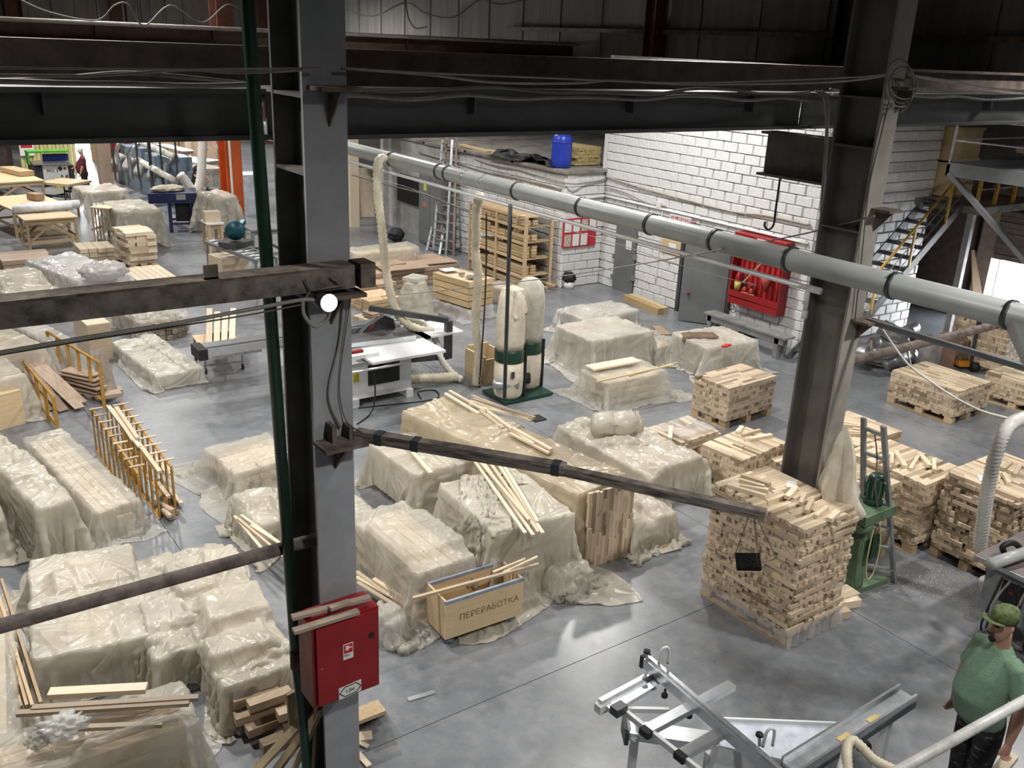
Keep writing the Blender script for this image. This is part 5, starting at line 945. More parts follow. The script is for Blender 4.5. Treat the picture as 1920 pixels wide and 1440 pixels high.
cable('power_cable', 'black cable coil lying under the panel saw', [P(790, 748, .01), P(785, 735, .01), P(815, 732, .01), P(822, 745, .01), P(795, 752, .01), P(740, 758, .01), P(672, 765, .01)], 0.012, black)
# boards and blocks stacked behind the saw
for k, (p0, p1, p2, z0, z1, lab) in enumerate((((688, 600), (722, 592), (665, 590), .0, .3, 'low board pile left of the film wrapped stump'), ((698, 590), (722, 585), (690, 580), .32, .42, 'short brown blocks on the low board pile'))):
    r4 = quad(z1, p0, p1, p2); t = thing('board_pile', lab, 'boards', (r4[0], r4[1], z0)); core(t, r4, z1 + 0.05, 70 + k, (birch2, brownwood)[k], 3, z0, 0.0, 'board')
# ================================================================ doors wall fittings
d2 = thing('door_2', 'narrow grey steel door with a white notice', None, (14.85, 16.2, 0), kind='structure')
MB().b2((14.84, 15.86, 0), (14.93, 16.56, 1.60)).build('door_leaf', greyd, d2); MB().b2((14.835, 15.98, 1.05), (14.84, 16.18, 1.33)).build('notice_sheet', paper, d2)
for z in (0.25, 0.75): MB().b2((14.82, 16.54, z), (14.86, 16.62, z + 0.1)).build('hinge', steelg, d2); MB().b2((14.82, 15.80, z + 0.1), (14.86, 15.9, z + 0.22)).build('hinge', steelg, d2)
d3 = thing('door_3', 'wide grey steel door standing ajar', None, (14.5, 13.7, 0), kind='structure')
MB().b2((14.86, 12.92, 0), (15.1, 14.3, 1.76)).build('doorway_shade_block', black, d3)  # solid black block painted in for the shade behind the door
h0, h1 = P(1272, 600), P(1345, 612); a_ = V((14.80, 12.95, 0)); b_ = V((14.33, 13.78, 0))
b_ = P(1271, 601); a_ = V((14.82, 12.92, 0)); dd_ = (a_ - b_)
MB().obox(b_ + V((0, 0, 0.03)), dd_, V((dd_.y, -dd_.x, 0)).normalized() * 0.04, (0, 0, 1.68)).build('door_leaf', greyd, d3); MB().obox(b_ + V((0, 0, 0.78)) - V((0.012, 0.01, 0)), dd_, V((dd_.y, -dd_.x, 0)).normalized() * 0.02, (0, 0, 0.05)).build('door_rib', greyd, d3)
MB().b2((14.80, 12.84, 0), (14.9, 12.92, 1.8)).build('frame_post', dark, d3); MB().b2((14.80, 14.26, 0), (14.9, 14.36, 1.8)).build('frame_post', dark, d3); MB().tube([b_ + dd_ * 0.14 + V((-0.05, -0.04, 0.66)), b_ + dd_ * 0.2 + V((-0.05, -0.04, 0.66))], 0.025, 8).build('handle', redp, d3)
sg = thing('information_sign', 'small white sign lettered in red above the doors', 'sign', (14.88, 14.5, 1.95)); MB().b2((14.855, 14.18, 1.97), (14.875, 14.84, 2.11)).build('sign_plate', paper, sg); text('ИНФОРМАЦИЯ', 0.105, (14.85, 14.81, 2.005), (0, -1, 0), (0, 0, 1), mat('sign red ink', (0.5, 0.02, 0.04)), sg)
ib = thing('notice_board', 'plywood notice board with one paper beside the wide door', 'notice board', (14.88, 14.7, 1.35)); MB().b2((14.86, 14.42, 1.22), (14.9, 15.02, 1.52)).build('board', ply, ib); MB().b2((14.85, 14.55, 1.30), (14.86, 14.78, 1.46)).build('paper_sheet', paper, ib)
rbn = thing('notice_board', 'red framed notice board with eight paper pockets', 'notice board', (14.1, 17.1, 1.3)); MB().b2((13.64, 17.08, 0.98), (14.66, 17.11, 1.68)).build('red_panel', mat('board red', (0.50, 0.03, 0.05), 0.4), rbn)
for i in range(4):
    for j in range(2):
        if (i, j) == (3, 0): continue
        MB().b2((13.68 + i * 0.25, 17.07, 1.02 + j * 0.34), (13.88 + i * 0.25, 17.08, 1.30 + j * 0.34)).build('paper_sheet', paper if (i + j) % 3 else mat('printed sheet', (0.55, 0.5, 0.42), 0.7, vary=0.4, scale=40), rbn)
# conduit pipes and cables on the block walls
def wpipe(lab, pts, r, m, cat='pipe', nm='wall_conduit'): return one(MB().tube(catm(pts, 6), r, 6), nm, m, lab, cat, None, True)
wpipe('white conduit along the doors wall', [(14.86, 17.1, 2.16), (14.86, 14, 2.15), (14.86, 11.1, 2.14)], 0.028, whitep); wpipe('white conduit on the notice board wall', [(13.66, 17.09, 2.12), (14.3, 17.09, 2.14), (14.88, 17.09, 2.16)], 0.028, whitep)
wpipe('sagging dusty cable along the doors wall', [(14.85, 17.1, 2.62), (14.85, 16.2, 2.55), (14.85, 15.2, 2.50), (14.85, 14, 2.46), (14.85, 13, 2.44), (14.85, 12.2, 2.50), (14.85, 11.1, 2.5)], 0.02, mat('dusty beige cable', (0.45, 0.40, 0.33), 0.8), 'cable', 'wall_cable')
wpipe('lower sagging cable to a white junction box', [(14.85, 17.1, 2.36), (14.85, 16.4, 2.34), (14.85, 15.6, 2.22), (14.85, 15.0, 2.24)], 0.013, cablem, 'cable', 'wall_cable')
wpipe('thick cable along the low white wall', [(13.66, 24, 2.45), (13.66, 22, 2.4), (13.66, 20.5, 2.34), (13.66, 19, 2.36), (13.66, 17.3, 2.34)], 0.025, cablem, 'cable', 'wall_cable'); wpipe('second thick cable under the low roof edge', [(13.64, 21, 2.62), (13.64, 20, 2.55), (13.64, 19, 2.58), (13.64, 17.1, 2.52), (14.3, 17.09, 2.5), (14.88, 17.09, 2.55)], 0.02, cablem, 'cable', 'wall_cable')
one(MB().b2((14.83, 15.15, 2.18), (14.9, 15.28, 2.30)), 'junction_box', whitep, 'white junction box on the doors wall', 'junction box')
wpipe('thin white riser between the two grey doors', [(14.86, 15.1, 0.5), (14.86, 15.1, 1.5), (14.86, 15.1, 2.1)], 0.015, whitep)
# red fire board
fb = thing('fire_board', 'red open fire equipment board on the block wall', 'fire board', (14.75, 12.05, 0.64)); X0, X1, Y0, Y1, Z0, Z1 = 14.62, 14.86, 11.40, 12.70, 0.64, 2.10
MB().b2((X1 - 0.02, Y0, Z0), (X1, Y1, Z1)).build('back_panel', redp, fb)
for lo, hi in (((X0, Y0, Z1 - 0.03), (X1 - 0.02, Y1, Z1)), ((X0, Y0, Z0), (X1 - 0.02, Y1, Z0 + 0.03)), ((X0, Y0, Z0 + 0.03), (X1 - 0.02, Y0 + 0.03, Z1 - 0.03)), ((X0, Y1 - 0.03, Z0 + 0.03), (X1 - 0.02, Y1, Z1 - 0.03))): MB().b2(lo, hi).build('case_side', redp, fb)
MB().b2((X0 - 0.012, Y0, Z1 - 0.15), (X0, Y1, Z1)).build('top_fascia', redp, fb); MB().b2((X0 - 0.012, Y0, Z0), (X0, Y1, Z0 + 0.13)).build('bottom_board', redp, fb); MB().b2((X0 - 0.012, Y0, Z0 + 0.15), (X0, Y1, Z0 + 0.28)).build('bottom_board', redp, fb); MB().b2((X0 - 0.014, 11.85, Z1 - 0.13), (X0 - 0.012, 12.12, Z1 - 0.02)).build('number_plate', mat('pale pink', (0.7, 0.5, 0.5)), fb)
for k in range(9): MB().b2((X1 - 0.04, Y0 + 0.09 + k * 0.135, Z0 + 0.05), (X1 - 0.02, Y0 + 0.15 + k * 0.135, Z1 - 0.05)).build('back_slat', mat('bright red', (0.5, 0.03, 0.03), 0.5), fb)
def extinguisher(y, h, r, lab):
    t = thing('fire_extinguisher', lab, 'extinguisher', (14.72, y, Z0 + 0.03)); c = V((14.72, y, Z0 + 0.03)); MB().lathe([(r, 0), (r, h * 0.8), (r * 0.8, h * 0.9), (r * 0.3, h)], c, 14).build('cylinder', redp, t, True); MB().tube([c + V((0, 0, h)), c + V((0, 0, h + 0.06))], 0.018, 6).build('valve', black, t); MB().bar(c + V((0, 0.03, h + 0.06)), c + V((0, -0.09, h + 0.10)), 0.02, 0.012).build('lever', galv, t)
    MB().tube(catm([c + V((0, -0.02, h + 0.04)), c + V((-0.05, -0.12, h)), c + V((-0.03, -0.13, h * 0.5))], 5), 0.012, 6).build('discharge_hose', black, t, True); MB().lathe([(r + 0.002, h * 0.4), (r + 0.002, h * 0.68)], c, 14).build('label_band', mat('band yellow', (0.6, 0.5, 0.1)), t, True)
extinguisher(12.56, 0.62, 0.07, 'tallest red fire extinguisher on the fire board'); extinguisher(12.36, 0.36, 0.07, 'middle short red fire extinguisher on the fire board'); extinguisher(12.18, 0.36, 0.07, 'right short red fire extinguisher on the fire board')
one(MB().tube([(14.72, 11.85, 1.35), (14.72, 11.85, 1.02)], [0.14, 0.01], 14), 'fire_bucket', mat('faded red', (0.38, 0.06, 0.05)), 'conical red bucket hanging on the fire board', 'bucket', None, True)
one(MB().bar((14.68, 12.40, 1.10), (14.68, 11.98, 1.60), 0.03, 0.03), 'tool_handle', brownwood, 'slanted brown tool handle on the fire board', 'tool'); one(MB().tube(catm([(14.72, 12.62, 0.62), (14.7, 12.66, 0.5), (14.68, 12.58, 0.42), (14.7, 12.5, 0.48), (14.72, 12.6, 0.56)], 5), 0.01, 5), 'wire_loop', wirem, 'black wire loop dangling under the fire board', 'wire', None, True)
# bench
bq_ = [P(1332, 592, 0.42), P(1350, 586, 0.42), P(1484, 642, 0.42), P(1462, 652, 0.42)]
bn_ = thing('bench', 'long grey wooden bench under the fire board', 'bench', (14.2, 11.6, 0)); greyw = mat('grey painted wood', (0.22, 0.22, 0.21), 0.7, vary=0.12, scale=4)
ba, bb = V((14.22, 12.75, 0)), V((14.22, 10.75, 0))
MB().b2((14.06, 10.7, 0.42), (14.38, 12.8, 0.46)).build('seat', greyw, bn_); MB().b2((14.08, 10.75, 0.30), (14.12, 12.75, 0.42)).build('apron', greyw, bn_)
for y in (10.85, 12.6):
    MB().b2((14.08, y, 0), (14.16, y + 0.1, 0.42)).build('leg', greyw, bn_); MB().b2((14.28, y, 0), (14.36, y + 0.1, 0.42)).build('leg', greyw, bn_)
one(MB().b2((14.5, 12.0, 0), (14.8, 12.2, 0.16)), 'tin', black, 'black tin under the grey bench', 'tin')
for k, (x, lab) in enumerate(((14.38, 'front square beam lying by the doors wall'), (14.55, 'rear square beam lying by the doors wall'))): tag(plank('square_beam', (x, 15.55, 0.07), (x - 0.12, 14.25, 0.07), 0.15, 0.14, yplank), lab, 'beam')
# brown mat and red gloves on bundle P
mt = thing('brown_mat', 'folded brown mat on the white sheeted bundle', 'mat', P(1310, 625, 0.62)); sheet('mat_cloth', (*P(1312, 628, 0.62)[:2], 0.62, 0.3, -0.5), 0.62, 0.12, mat('brown felt', (0.18, 0.12, 0.08), 0.9), mt, 91, res=0.04, crumple=0.3, cloth=(0.8, 0.5, 0, 0, 0, 0.9, 0.95))
lump('work_glove', 'bright red work gloves on the white sheeted bundle', 'gloves', P(1362, 648, 0.66), 0.08, mat('bright red cloth', (0.75, 0.05, 0.03), 0.7), 2, (1.5, 0.6, 0.35), 0.3, 4)
tag(plank('board', P(1230, 612, 0.42), P(1250, 628, 0.42), 0.2, 0.03, brownwood), 'small brown board on the wrapped heap between bundles', 'board')
# black bin bag bucket and timber rack by the notice board
lump('bin_bag', 'black bin bag in a white bucket by the rack', 'bag', P(1066, 541) + V((0, 0, 0.27)), 0.17, black, 6, (1, 1, 0.85), 0.2, 4)
one(MB().lathe([(0.12, 0), (0.14, 0.18)], P(1066, 541), 14), 'white_bucket', whitep, 'white bucket under the black bin bag', 'bucket', None, True)
tk = thing('timber_rack', 'wooden shelf rack full of offcuts', 'rack', (12.85, 18.0, 0)); rx0, rx1, ry0, ry1 = 12.75, 13.5, 17.35, 19.75
for x in (rx0, rx1):
    for y in (ry0, (ry0 + ry1) / 2, ry1): MB().b2((x - 0.035, y - 0.035, 0), (x + 0.035, y + 0.035, 1.75)).build('post', pine, tk)
for z in (0.32, 0.72, 1.12, 1.48, 1.72):
    for x in (rx0, rx1): MB().b2((x - 0.03, ry0, z - 0.05), (x + 0.03, ry1, z)).build('rail', pine, tk)
    MB().b2((rx0, ry0, z), (rx1, ry1, z + 0.02)).build('shelf', pine, tk)
rk_ = random.Random(12)
for zi, z in enumerate((0.02, 0.34, 0.74, 1.14, 1.5)):
    y = ry0 + 0.05
    while y < ry1 - 0.3:
        l = rk_.uniform(0.45, 0.95); l = min(l, ry1 - y - 0.02)
        for lay in range(rk_.choice((2, 3, 4))):
            for xx in (rx0 + 0.09, rx0 + 0.3): 
                o = piece('rack_timber', (xx, y + l / 2, z + 0.05 + lay * 0.07), (0.16, l - 0.02, 0.06), rk_.uniform(-0.03, 0.03), rk_.choice((yplank, yplank, pine)), None); tag(o, 'sawn timber offcut lying ' + ('on the floor inside', 'on the lowest shelf of', 'on the second shelf of', 'on the third shelf of', 'on the top shelf of')[zi] + ' the wooden rack', 'timber', 'timber offcuts on the shelf rack')
        y += l
for k in range(10): tag(plank('long_batten', P(905 + k * 8, 480 + k * 4, 0.05 + 0.04 * (k % 3)), P(1000 + k * 5, 548 - k * 1.5, 0.05 + 0.04 * (k % 3)), 0.06, 0.035, pine), 'long batten on the floor in front of the shelf rack', 'batten', 'battens before the shelf rack')
for k in range(3): tag(plank('leaning_plank', P(946 + k * 6, 520, 0.02), PX(975 + k * 3, 404, 12.75), 0.12, 0.03, birch2), 'tall plank leaning on the shelf rack', 'plank', 'planks leaning on the shelf rack')
# step ladders against the low wall
def ladder(name, lab, b0, b1, t0, t1, n, m=galv, r=0.025):
    t = thing(name, lab, 'ladder', (V(b0) + V(b1)) / 2); MB().bar(b0, t0, 0.06, 0.03).build('rail', m, t); MB().bar(b1, t1, 0.06, 0.03).build('rail', m, t)
    for k in range(n): q = (k + 0.6) / n; MB().bar(V(b0).lerp(V(t0), q), V(b1).lerp(V(t1), q), 0.04, 0.03).build('rung', m, t)
    return t
ladder('ladder', 'leftmost aluminium ladder leaning on the low wall', P(800, 470), P(824, 477), PX(818, 390, 13.5), PX(838, 393, 13.5), 7)
ladder('ladder', 'middle aluminium ladder leaning on the low wall', P(812, 472), P(836, 479), PX(830, 262, 13.55), PX(848, 262, 13.55), 13)
ladder('ladder', 'rusty topped ladder leaning on the low wall', P(826, 474), P(850, 481), PX(838, 255, 13.6), PX(856, 257, 13.6), 13, mat('rusty ladder', (0.32, 0.24, 0.20), 0.6))
eb = thing('electrical_cabinet', 'tall grey electrical cabinet beside the ladders', 'cabinet', (13.3, 22.6, 0)); MB().b2((13.22, 21.9, 0.05), (13.64, 23.2, 2.0)).build('body', greyd, eb); MB().b2((13.2, 21.95, 0.1), (13.22, 22.55, 1.95)).build('door', greyd, eb); MB().b2((13.2, 22.58, 0.1), (13.22, 23.15, 1.95)).build('door', greyd, eb); MB().b2((13.195, 22.75, 1.55), (13.2, 22.9, 1.75)).build('warning_label', mat('yellow label', (0.7, 0.6, 0.1)), eb); MB().b2((13.195, 22.72, 1.1), (13.2, 22.95, 1.2)).build('warning_label', mat('red label', (0.6, 0.2, 0.1)), eb)
# roof of the low room
br = thing('plastic_barrel', 'blue plastic barrel on the low roof', 'barrel', (13.98, 17.75, 2.78)); MB().lathe([(0.20, 0), (0.235, 0.03), (0.245, 0.2), (0.245, 0.62), (0.225, 0.72), (0.18, 0.78), (0.10, 0.80)], (13.98, 17.75, 2.78), 22).build('drum', blueb, br, True); MB().lathe([(0.248, 0.58), (0.252, 0.6), (0.248, 0.62)], (13.98, 17.75, 2.78), 22).build('hoop', blueb, br, True)
wl = thing('mineral_wool', 'stack of yellow mineral wool slabs on the low roof', 'insulation', (14.8, 18.2, 2.78))
for k in range(5): mb = MB().box((14.85 + 0.02 * (k % 2), 18.3, 2.84 + k * 0.085), (0.75, 1.0, 0.08), 0.08 * math.sin(k * 2)); mb.build('wool_slab', wool, wl)
tb = thing('black_tarpaulin', 'black tarpaulin on the low roof beside the barrel', 'tarpaulin', (14.2, 18.6, 2.8)); sheet('tarp', (13.95, 19.0, 0.5, 2.2, 0.05), 0.1, 0.2, black, tb, 95, res=0.07, crumple=0.6); tb.location.z = 2.8 ; OFF[tb] = V((14.2, 18.6, 2.8))
for ch_ in tb.children: ch_.location.z += 2.78
for k, (y, lab) in enumerate(((20.3, 'nearer roof plank on the low roof'), (21.6, 'farther roof plank on the low roof'))): tag(plank('roof_plank', (13.9, y - 0.9, 2.82), (14.05, y + 0.7, 2.82), 0.15, 0.05, yplank), lab, 'plank')
# ================================================================ stairs, platform and clutter by the gate
sm_ = mat('dark stair steel', (0.10, 0.105, 0.11), 0.5); sr = thing('steel_stairs', 'open steel stairs with yellow handrail', 'stairs', (16.4, 10.4, 0)); n = 15; sx0, sx1, sz1 = 14.3, 18.0, 2.86; ya, yb = 9.95, 10.75
for y in (ya, yb): MB().bar((sx0, y, 0.0), (sx1, y, sz1), 0.03, 0.16).build('stringer', sm_, sr)
for k in range(1, n + 1):
    x = sx0 + (sx1 - sx0) * k / n; z = sz1 * k / n; MB().b2((x - 0.16, ya + 0.02, z - 0.03), (x + 0.10, yb - 0.02, z)).build('tread', sm_, sr)
for y in (ya,):
    MB().tube([(sx0 + 0.2, y, 0.95), (sx1, y, sz1 + 0.85)], 0.025, 8).build('handrail', mat('yellow rail', (0.62, 0.36, 0.04), 0.45), sr, True)
    for k in (1, 5, 9, 13): x = sx0 + (sx1 - sx0) * k / n; z = sz1 * k / n; MB().bar((x, y, z), (x, y, z + 0.85), 0.04, 0.04).build('baluster', mat('yellow rail', (0.6, 0.4, 0.05)), sr)
    for q in (0.3, 0.55): MB().tube([(sx0 + 0.2, y, 0.1 + q), (sx1, y, sz1 + q)], 0.008, 5).build('guard_wire', cablem, sr)
ld_ = thing('stair_landing', 'concrete stair landing with yellow posts', 'landing', (18.9, 10.4, 0)); MB().b2((18.0, 9.6, 2.72), (20.6, 11.0, 2.86)).build('deck', roofl, ld_)
for x in (18.05, 18.7, 19.4, 20.2):
    for y in (9.7,): MB().bar((x, y, 2.86), (x, y, 3.75), 0.06, 0.06).build('rail_post', mat('yellow rail', (0.6, 0.4, 0.05)), ld_)
for z in (3.2, 3.5, 3.75): MB().tube([(18.05, 9.7, z), (20.5, 9.7, z)], 0.015, 6).build('rail_bar', cablem, ld_)
MB().bar((18.15, 9.8, 0), (18.15, 9.8, 2.72), 0.12, 0.12).build('support_post', mat('pale post', (0.42, 0.42, 0.42)), ld_)
pf = thing('steel_platform', 'grey steel platform with thin railings at the top right', 'platform', (15.9, 7.2, 3.9)); px0, px1, py0, py1, pz = 15.6, 18.2, 5.4, 9.05, 3.86
MB().b2((px0, py0, pz), (px1, py1, pz + 0.03)).build('deck', steelg, pf)
for lo, hi in (((px0, py0, pz - 0.2), (px0 + 0.06, py1, pz)), ((px1 - 0.06, py0, pz - 0.2), (px1, py1, pz)), ((px0, py1 - 0.06, pz - 0.2), (px1, py1, pz)), ((px0, py0, pz - 0.2), (px1, py0 + 0.06, pz))): MB().b2(lo, hi).build('edge_beam', steelg, pf)
for (x, y) in ((px0 + 0.03, py1 - 0.03), (px0 + 0.03, 7.2), (px1 - 0.03, py1 - 0.03), (px1 - 0.03, 7.2)): MB().tube([(x, y, pz), (x, y, pz + 1.05)], 0.025, 8).build('rail_post', galv, pf)
for z in (0.4, 0.75, 1.05):
    MB().tube([(px0 + 0.03, py1 - 0.03, pz + z), (px0 + 0.03, 5.5, pz + z)], 0.015, 6).build('rail_bar', galv, pf); MB().tube([(px0 + 0.03, py1 - 0.03, pz + z), (px1, py1 - 0.03, pz + z)], 0.015, 6).build('rail_bar', galv, pf)
MB().bar((px0 + 0.03, py1 - 0.05, pz - 0.15), (px0 + 0.03, 6.6, 1.9), 0.08, 0.08).build('brace', steelg, pf); MB().bar((px1 - 0.6, py1 - 0.05, pz - 0.15), (px1 - 0.6, 7.0, 2.2), 0.06, 0.06).build('brace', steelg, pf)
MB().bar((px1 - 0.2, 6.5, 0), (px1 - 0.2, 6.5, pz - 0.2), 0.15, 0.15).build('support_post', steelg, pf)
one(MB().tube([(19.2, 9.4, 4.25), (19.2, 6.4, 4.25)], 0.22, 12), 'red_roll', mat('dull red fabric', (0.22, 0.02, 0.03), 0.8), 'red fabric roll high on the right', 'roll', None, True).location.z = 0
one(MB().b2((18.9, 6.2, 3.9), (20.6, 9.6, 4.03)), 'storage_shelf', brownwood, 'wooden shelf carrying the red fabric roll', 'shelf'); 
for k, z in enumerate((3.75, 4.35)):
    bxx = thing('osb_crate', ('lower', 'upper')[k] + ' plywood crate stacked at the end of the stair wall', 'crate', (18.5, 10.9, z - 0.45)); MB().b2((18.66, 10.6, 2.88 + k * 0.72), (19.4, 11.4, 3.56 + k * 0.72)).build('crate_body', yplank, bxx)
    for zz in (2.88, 3.50): MB().b2((18.63, 10.57, zz + k * 0.72), (19.43, 10.6, zz + 0.06 + k * 0.72)).build('crate_batten', pine, bxx)
# metal duct parts heap
rq = random.Random(33)
for k in range(9):
    c = V((15.6 + rq.uniform(-0.8, 0.9), 9.35 + rq.uniform(-0.25, 0.4), 0.16 + 0.22 * (k % 3))); a = rq.uniform(0, 6.28); d = V((math.cos(a), math.sin(a), rq.uniform(-0.2, 0.8))).normalized()
    e = d.cross(V((0, 0, 1))).normalized(); one(MB().tube(catm([c - d * 0.25, c, c + (d + e * 0.7).normalized() * 0.28], 5), 0.12 + 0.03 * (k % 2), 14), 'duct_elbow', galv, 'bent sheet metal duct piece in the heap below the stairs', 'duct', 'duct pieces below the stairs', True)
one(MB().lathe([(0.2, 0), (0.2, 0.75), (0.18, 0.78)], (15.75, 8.75, 0), 18), 'metal_drum', galv, 'upright metal drum by the duct heap', 'drum', None, True)
tag(plank('panel_offcut', (16.35, 8.95, 0.38), (16.75, 8.8, 0.38), 0.03, 0.72, wood('pink ply', (0.5, 0.33, 0.25), (0.45, 0.3, 0.22))), 'pinkish board standing beside the metal drum', 'board')
lump('brown_sack', 'brown cloth sack beside the pinkish board', 'sack', (17.0, 8.9, 0.33), 0.34, mat('brown sacking', (0.22, 0.15, 0.09), 0.9), 8, (0.7, 0.7, 1.0), 0.25, 4)
lump('white_sack', 'white film sack near the beige column', 'sack', P(1650, 650, 0.22), 0.3, filmA, 18, (1.0, 0.8, 0.8), 0.25, 4); lump('white_sack', 'flat white film heap under the white sack', 'sack', P(1655, 672, 0.08), 0.4, filmA, 19, (1.2, 0.8, 0.25), 0.3, 4)
one(MB().b2((14.9, 8.55, 0), (15.3, 8.8, 0.3)), 'small_carton', wood('carton', (0.5, 0.36, 0.26), (0.48, 0.34, 0.24)), 'small carton near the white sack', 'carton')
for k in range(5): tag(plank('leaning_strip', (18.6 + 0.12 * k, 9.4, 0.02), (18.75 + 0.1 * k, 9.95, 1.9 - 0.15 * k), 0.09, 0.03, wood('reddish strip', (0.42, 0.26, 0.14), (0.3, 0.18, 0.1))), 'reddish strip leaning under the stair landing', 'strip', 'strips leaning under the landing')
one(MB().tube([(7.88, 5.45, PY(1760, 636, 5.45).z), (20.9, 5.45, PY(1760, 636, 5.45).z)], 0.05, 10), 'tie_pipe', mat('dusty tie pipe', (0.2, 0.2, 0.2)), 'dusty round tie pipe running right from the beige column', 'pipe', None, True)
one(MB().bar((7.95, 5.12, PY(1605, 605, 5.12).z), PX(1960, 701, 7.95), 0.05, 0.05), 'angle_rail', steelg, 'thin steel rail from the beige column towards the viewer', 'rail')
cable('white_cable', 'white cable dropping from the rail to the white hose', [PY(1655, 618, 5.0), PY(1700, 680, 4.8), PY(1745, 715, 4.6), PY(1790, 745, 4.4), PY(1840, 770, 4.2), PY(1898, 786, 4.05)], 0.012, hosew)
# pallet jack
pj = thing('pallet_jack', 'orange pallet jack beside the high stack', 'pallet jack', (16.2, 8.2, 0)); c = P(1825, 695)
orj = mat('jack orange', (0.75, 0.28, 0.02), 0.4)
MB().bar(c + V((-0.2, 0.25, 0.12)), c + V((0.25, -0.05, 0.12)), 0.18, 0.1).build('fork', orj, pj); MB().bar(c + V((0.05, 0.0, 0.1)), c + V((0.05, 0.0, 0.55)), 0.14, 0.1).build('pump_body', orj, pj); MB().bar(c + V((0.05, 0.0, 0.55)), c + V((0.3, -0.1, 0.12)), 0.08, 0.08).build('frame_bar', orj, pj)
MB().bar(c + V((-0.05, 0.05, 0.1)), c + V((-0.02, 0.1, 1.0)), 0.05, 0.05).build('tiller', dark, pj); MB().tube(catm([c + V((-0.15, 0.1, 1.0)), c + V((-0.15, 0.1, 1.18)), c + V((0.12, 0.0, 1.18)), c + V((0.12, 0.0, 1.0))], 5), 0.015, 6).build('handle_loop', black, pj, True); MB().tube([c + V((-0.1, 0.0, 0.09)), c + V((0.02, -0.06, 0.09))], 0.09, 12).build('wheel', black, pj, True)
# ================================================================ green machine, bag, ladder
gm_ = thing('green_machine', 'green machine post with motor and cloth bag', 'machine', P(1612, 1112)); b0 = P(1612, 1112)
MB().obox(P(1598, 1118), P(1664, 1094) - P(1598, 1118), V((0.05, 0.12, 0)), (0, 0, 0.06)).build('base_foot', green, gm_); MB().obox(P(1575, 1085), P(1604, 1112) - P(1575, 1085), V((0.1, 0.04, 0)), (0, 0, 0.06)).build('base_foot', green, gm_)
c = V((8.30, 4.95, 0)); MB().prism([c + V((-0.09, -0.07, 0.05)), c + V((0.09, -0.07, 0.05)), c + V((0.07, 0.07, 0.05)), c + V((-0.07, 0.07, 0.05))], (0.04, 0.05, 0.9)).build('post', green, gm_)
MB().b2((8.08, 4.80, 0.92), (8.62, 5.18, 1.03)).build('machine_table', green, gm_); MB().lathe([(0.13, 0), (0.15, 0.04), (0.15, 0.10), (0.08, 0.14)], (8.22, 4.95, 0.80), 16).build('fan_housing', green, gm_, True)
mc = V((8.44, 4.98, 1.03)); MB().lathe([(0.10, 0), (0.10, 0.06), (0.075, 0.08), (0.09, 0.10), (0.09, 0.30), (0.07, 0.34)], mc, 18).build('motor', greend, gm_, True)
for k in range(9): a = 2 * PI * k / 9; MB().bar(mc + V((0.092 * math.cos(a), 0.092 * math.sin(a), 0.1)), mc + V((0.092 * math.cos(a), 0.092 * math.sin(a), 0.3)), 0.012, 0.012).build('cooling_fin', green, gm_)
MB().b2((8.33, 4.82, 0.45), (8.45, 4.86, 0.72)).build('switch_box', greend, gm_); MB().tube(catm([(8.32, 4.84, 0.85), (8.24, 4.8, 0.5), (8.28, 4.78, 0.25), (8.4, 4.79, 0.3), (8.44, 4.8, 0.6), (8.38, 4.82, 0.88)], 6), 0.008, 6).build('yellow_cable', mat('pale yellow cable', (0.6, 0.58, 0.25)), gm_, True)
pts = [PY(1585, 802, 5.0), PY(1583, 825, 4.98), PY(1579, 870, 4.96), PY(1572, 915, 4.95), PY(1574, 948, 4.95), PY(1588, 966, 4.95)]
mb = MB().tube(catm(pts, 8), [0.012 + 0.20 * min(1, (k / 30)) ** 0.9 if k < 34 else 0.21 - 0.12 * (k - 34) / 7 for k in range(41)], 26)
cc = [sum((V(q) for q in mb.v[i * 26:(i + 1) * 26]), V()) / 26 for i in range(41)]
nv = []
for i, q in enumerate(mb.v):
    r_i, k = divmod(i, 26); q = V(q); d = q - cc[r_i]; q = cc[r_i] + d * (1 + (0.22 * math.sin(k * 2 * PI / 26 * 4 + 0.05 * r_i) + 0.12 * math.sin(k * 2 * PI / 26 * 7 - 0.09 * r_i) + 0.15 * noise.noise(q * 5)) * min(1, r_i / 6)); nv.append(tuple(q))
mb.v = nv; mb.build('cloth_bag', cotton, gm_, True)
ladder('ladder', 'tall steel ladder beside the green machine', (8.66, 5.06, 0), (8.88, 4.80, 0), (8.24, 5.14, 2.0), (8.23, 4.90, 2.0), 7, mat('ladder grey', (0.42, 0.43, 0.44), 0.4, 0.5))
cable('ladder_rope', 'thin cable hanging along the tall steel ladder', [(8.28, 5.02, 1.9), (8.31, 4.95, 1.6), (8.3, 4.9, 1.3), (8.35, 4.86, 1.05)], 0.008, wirem)
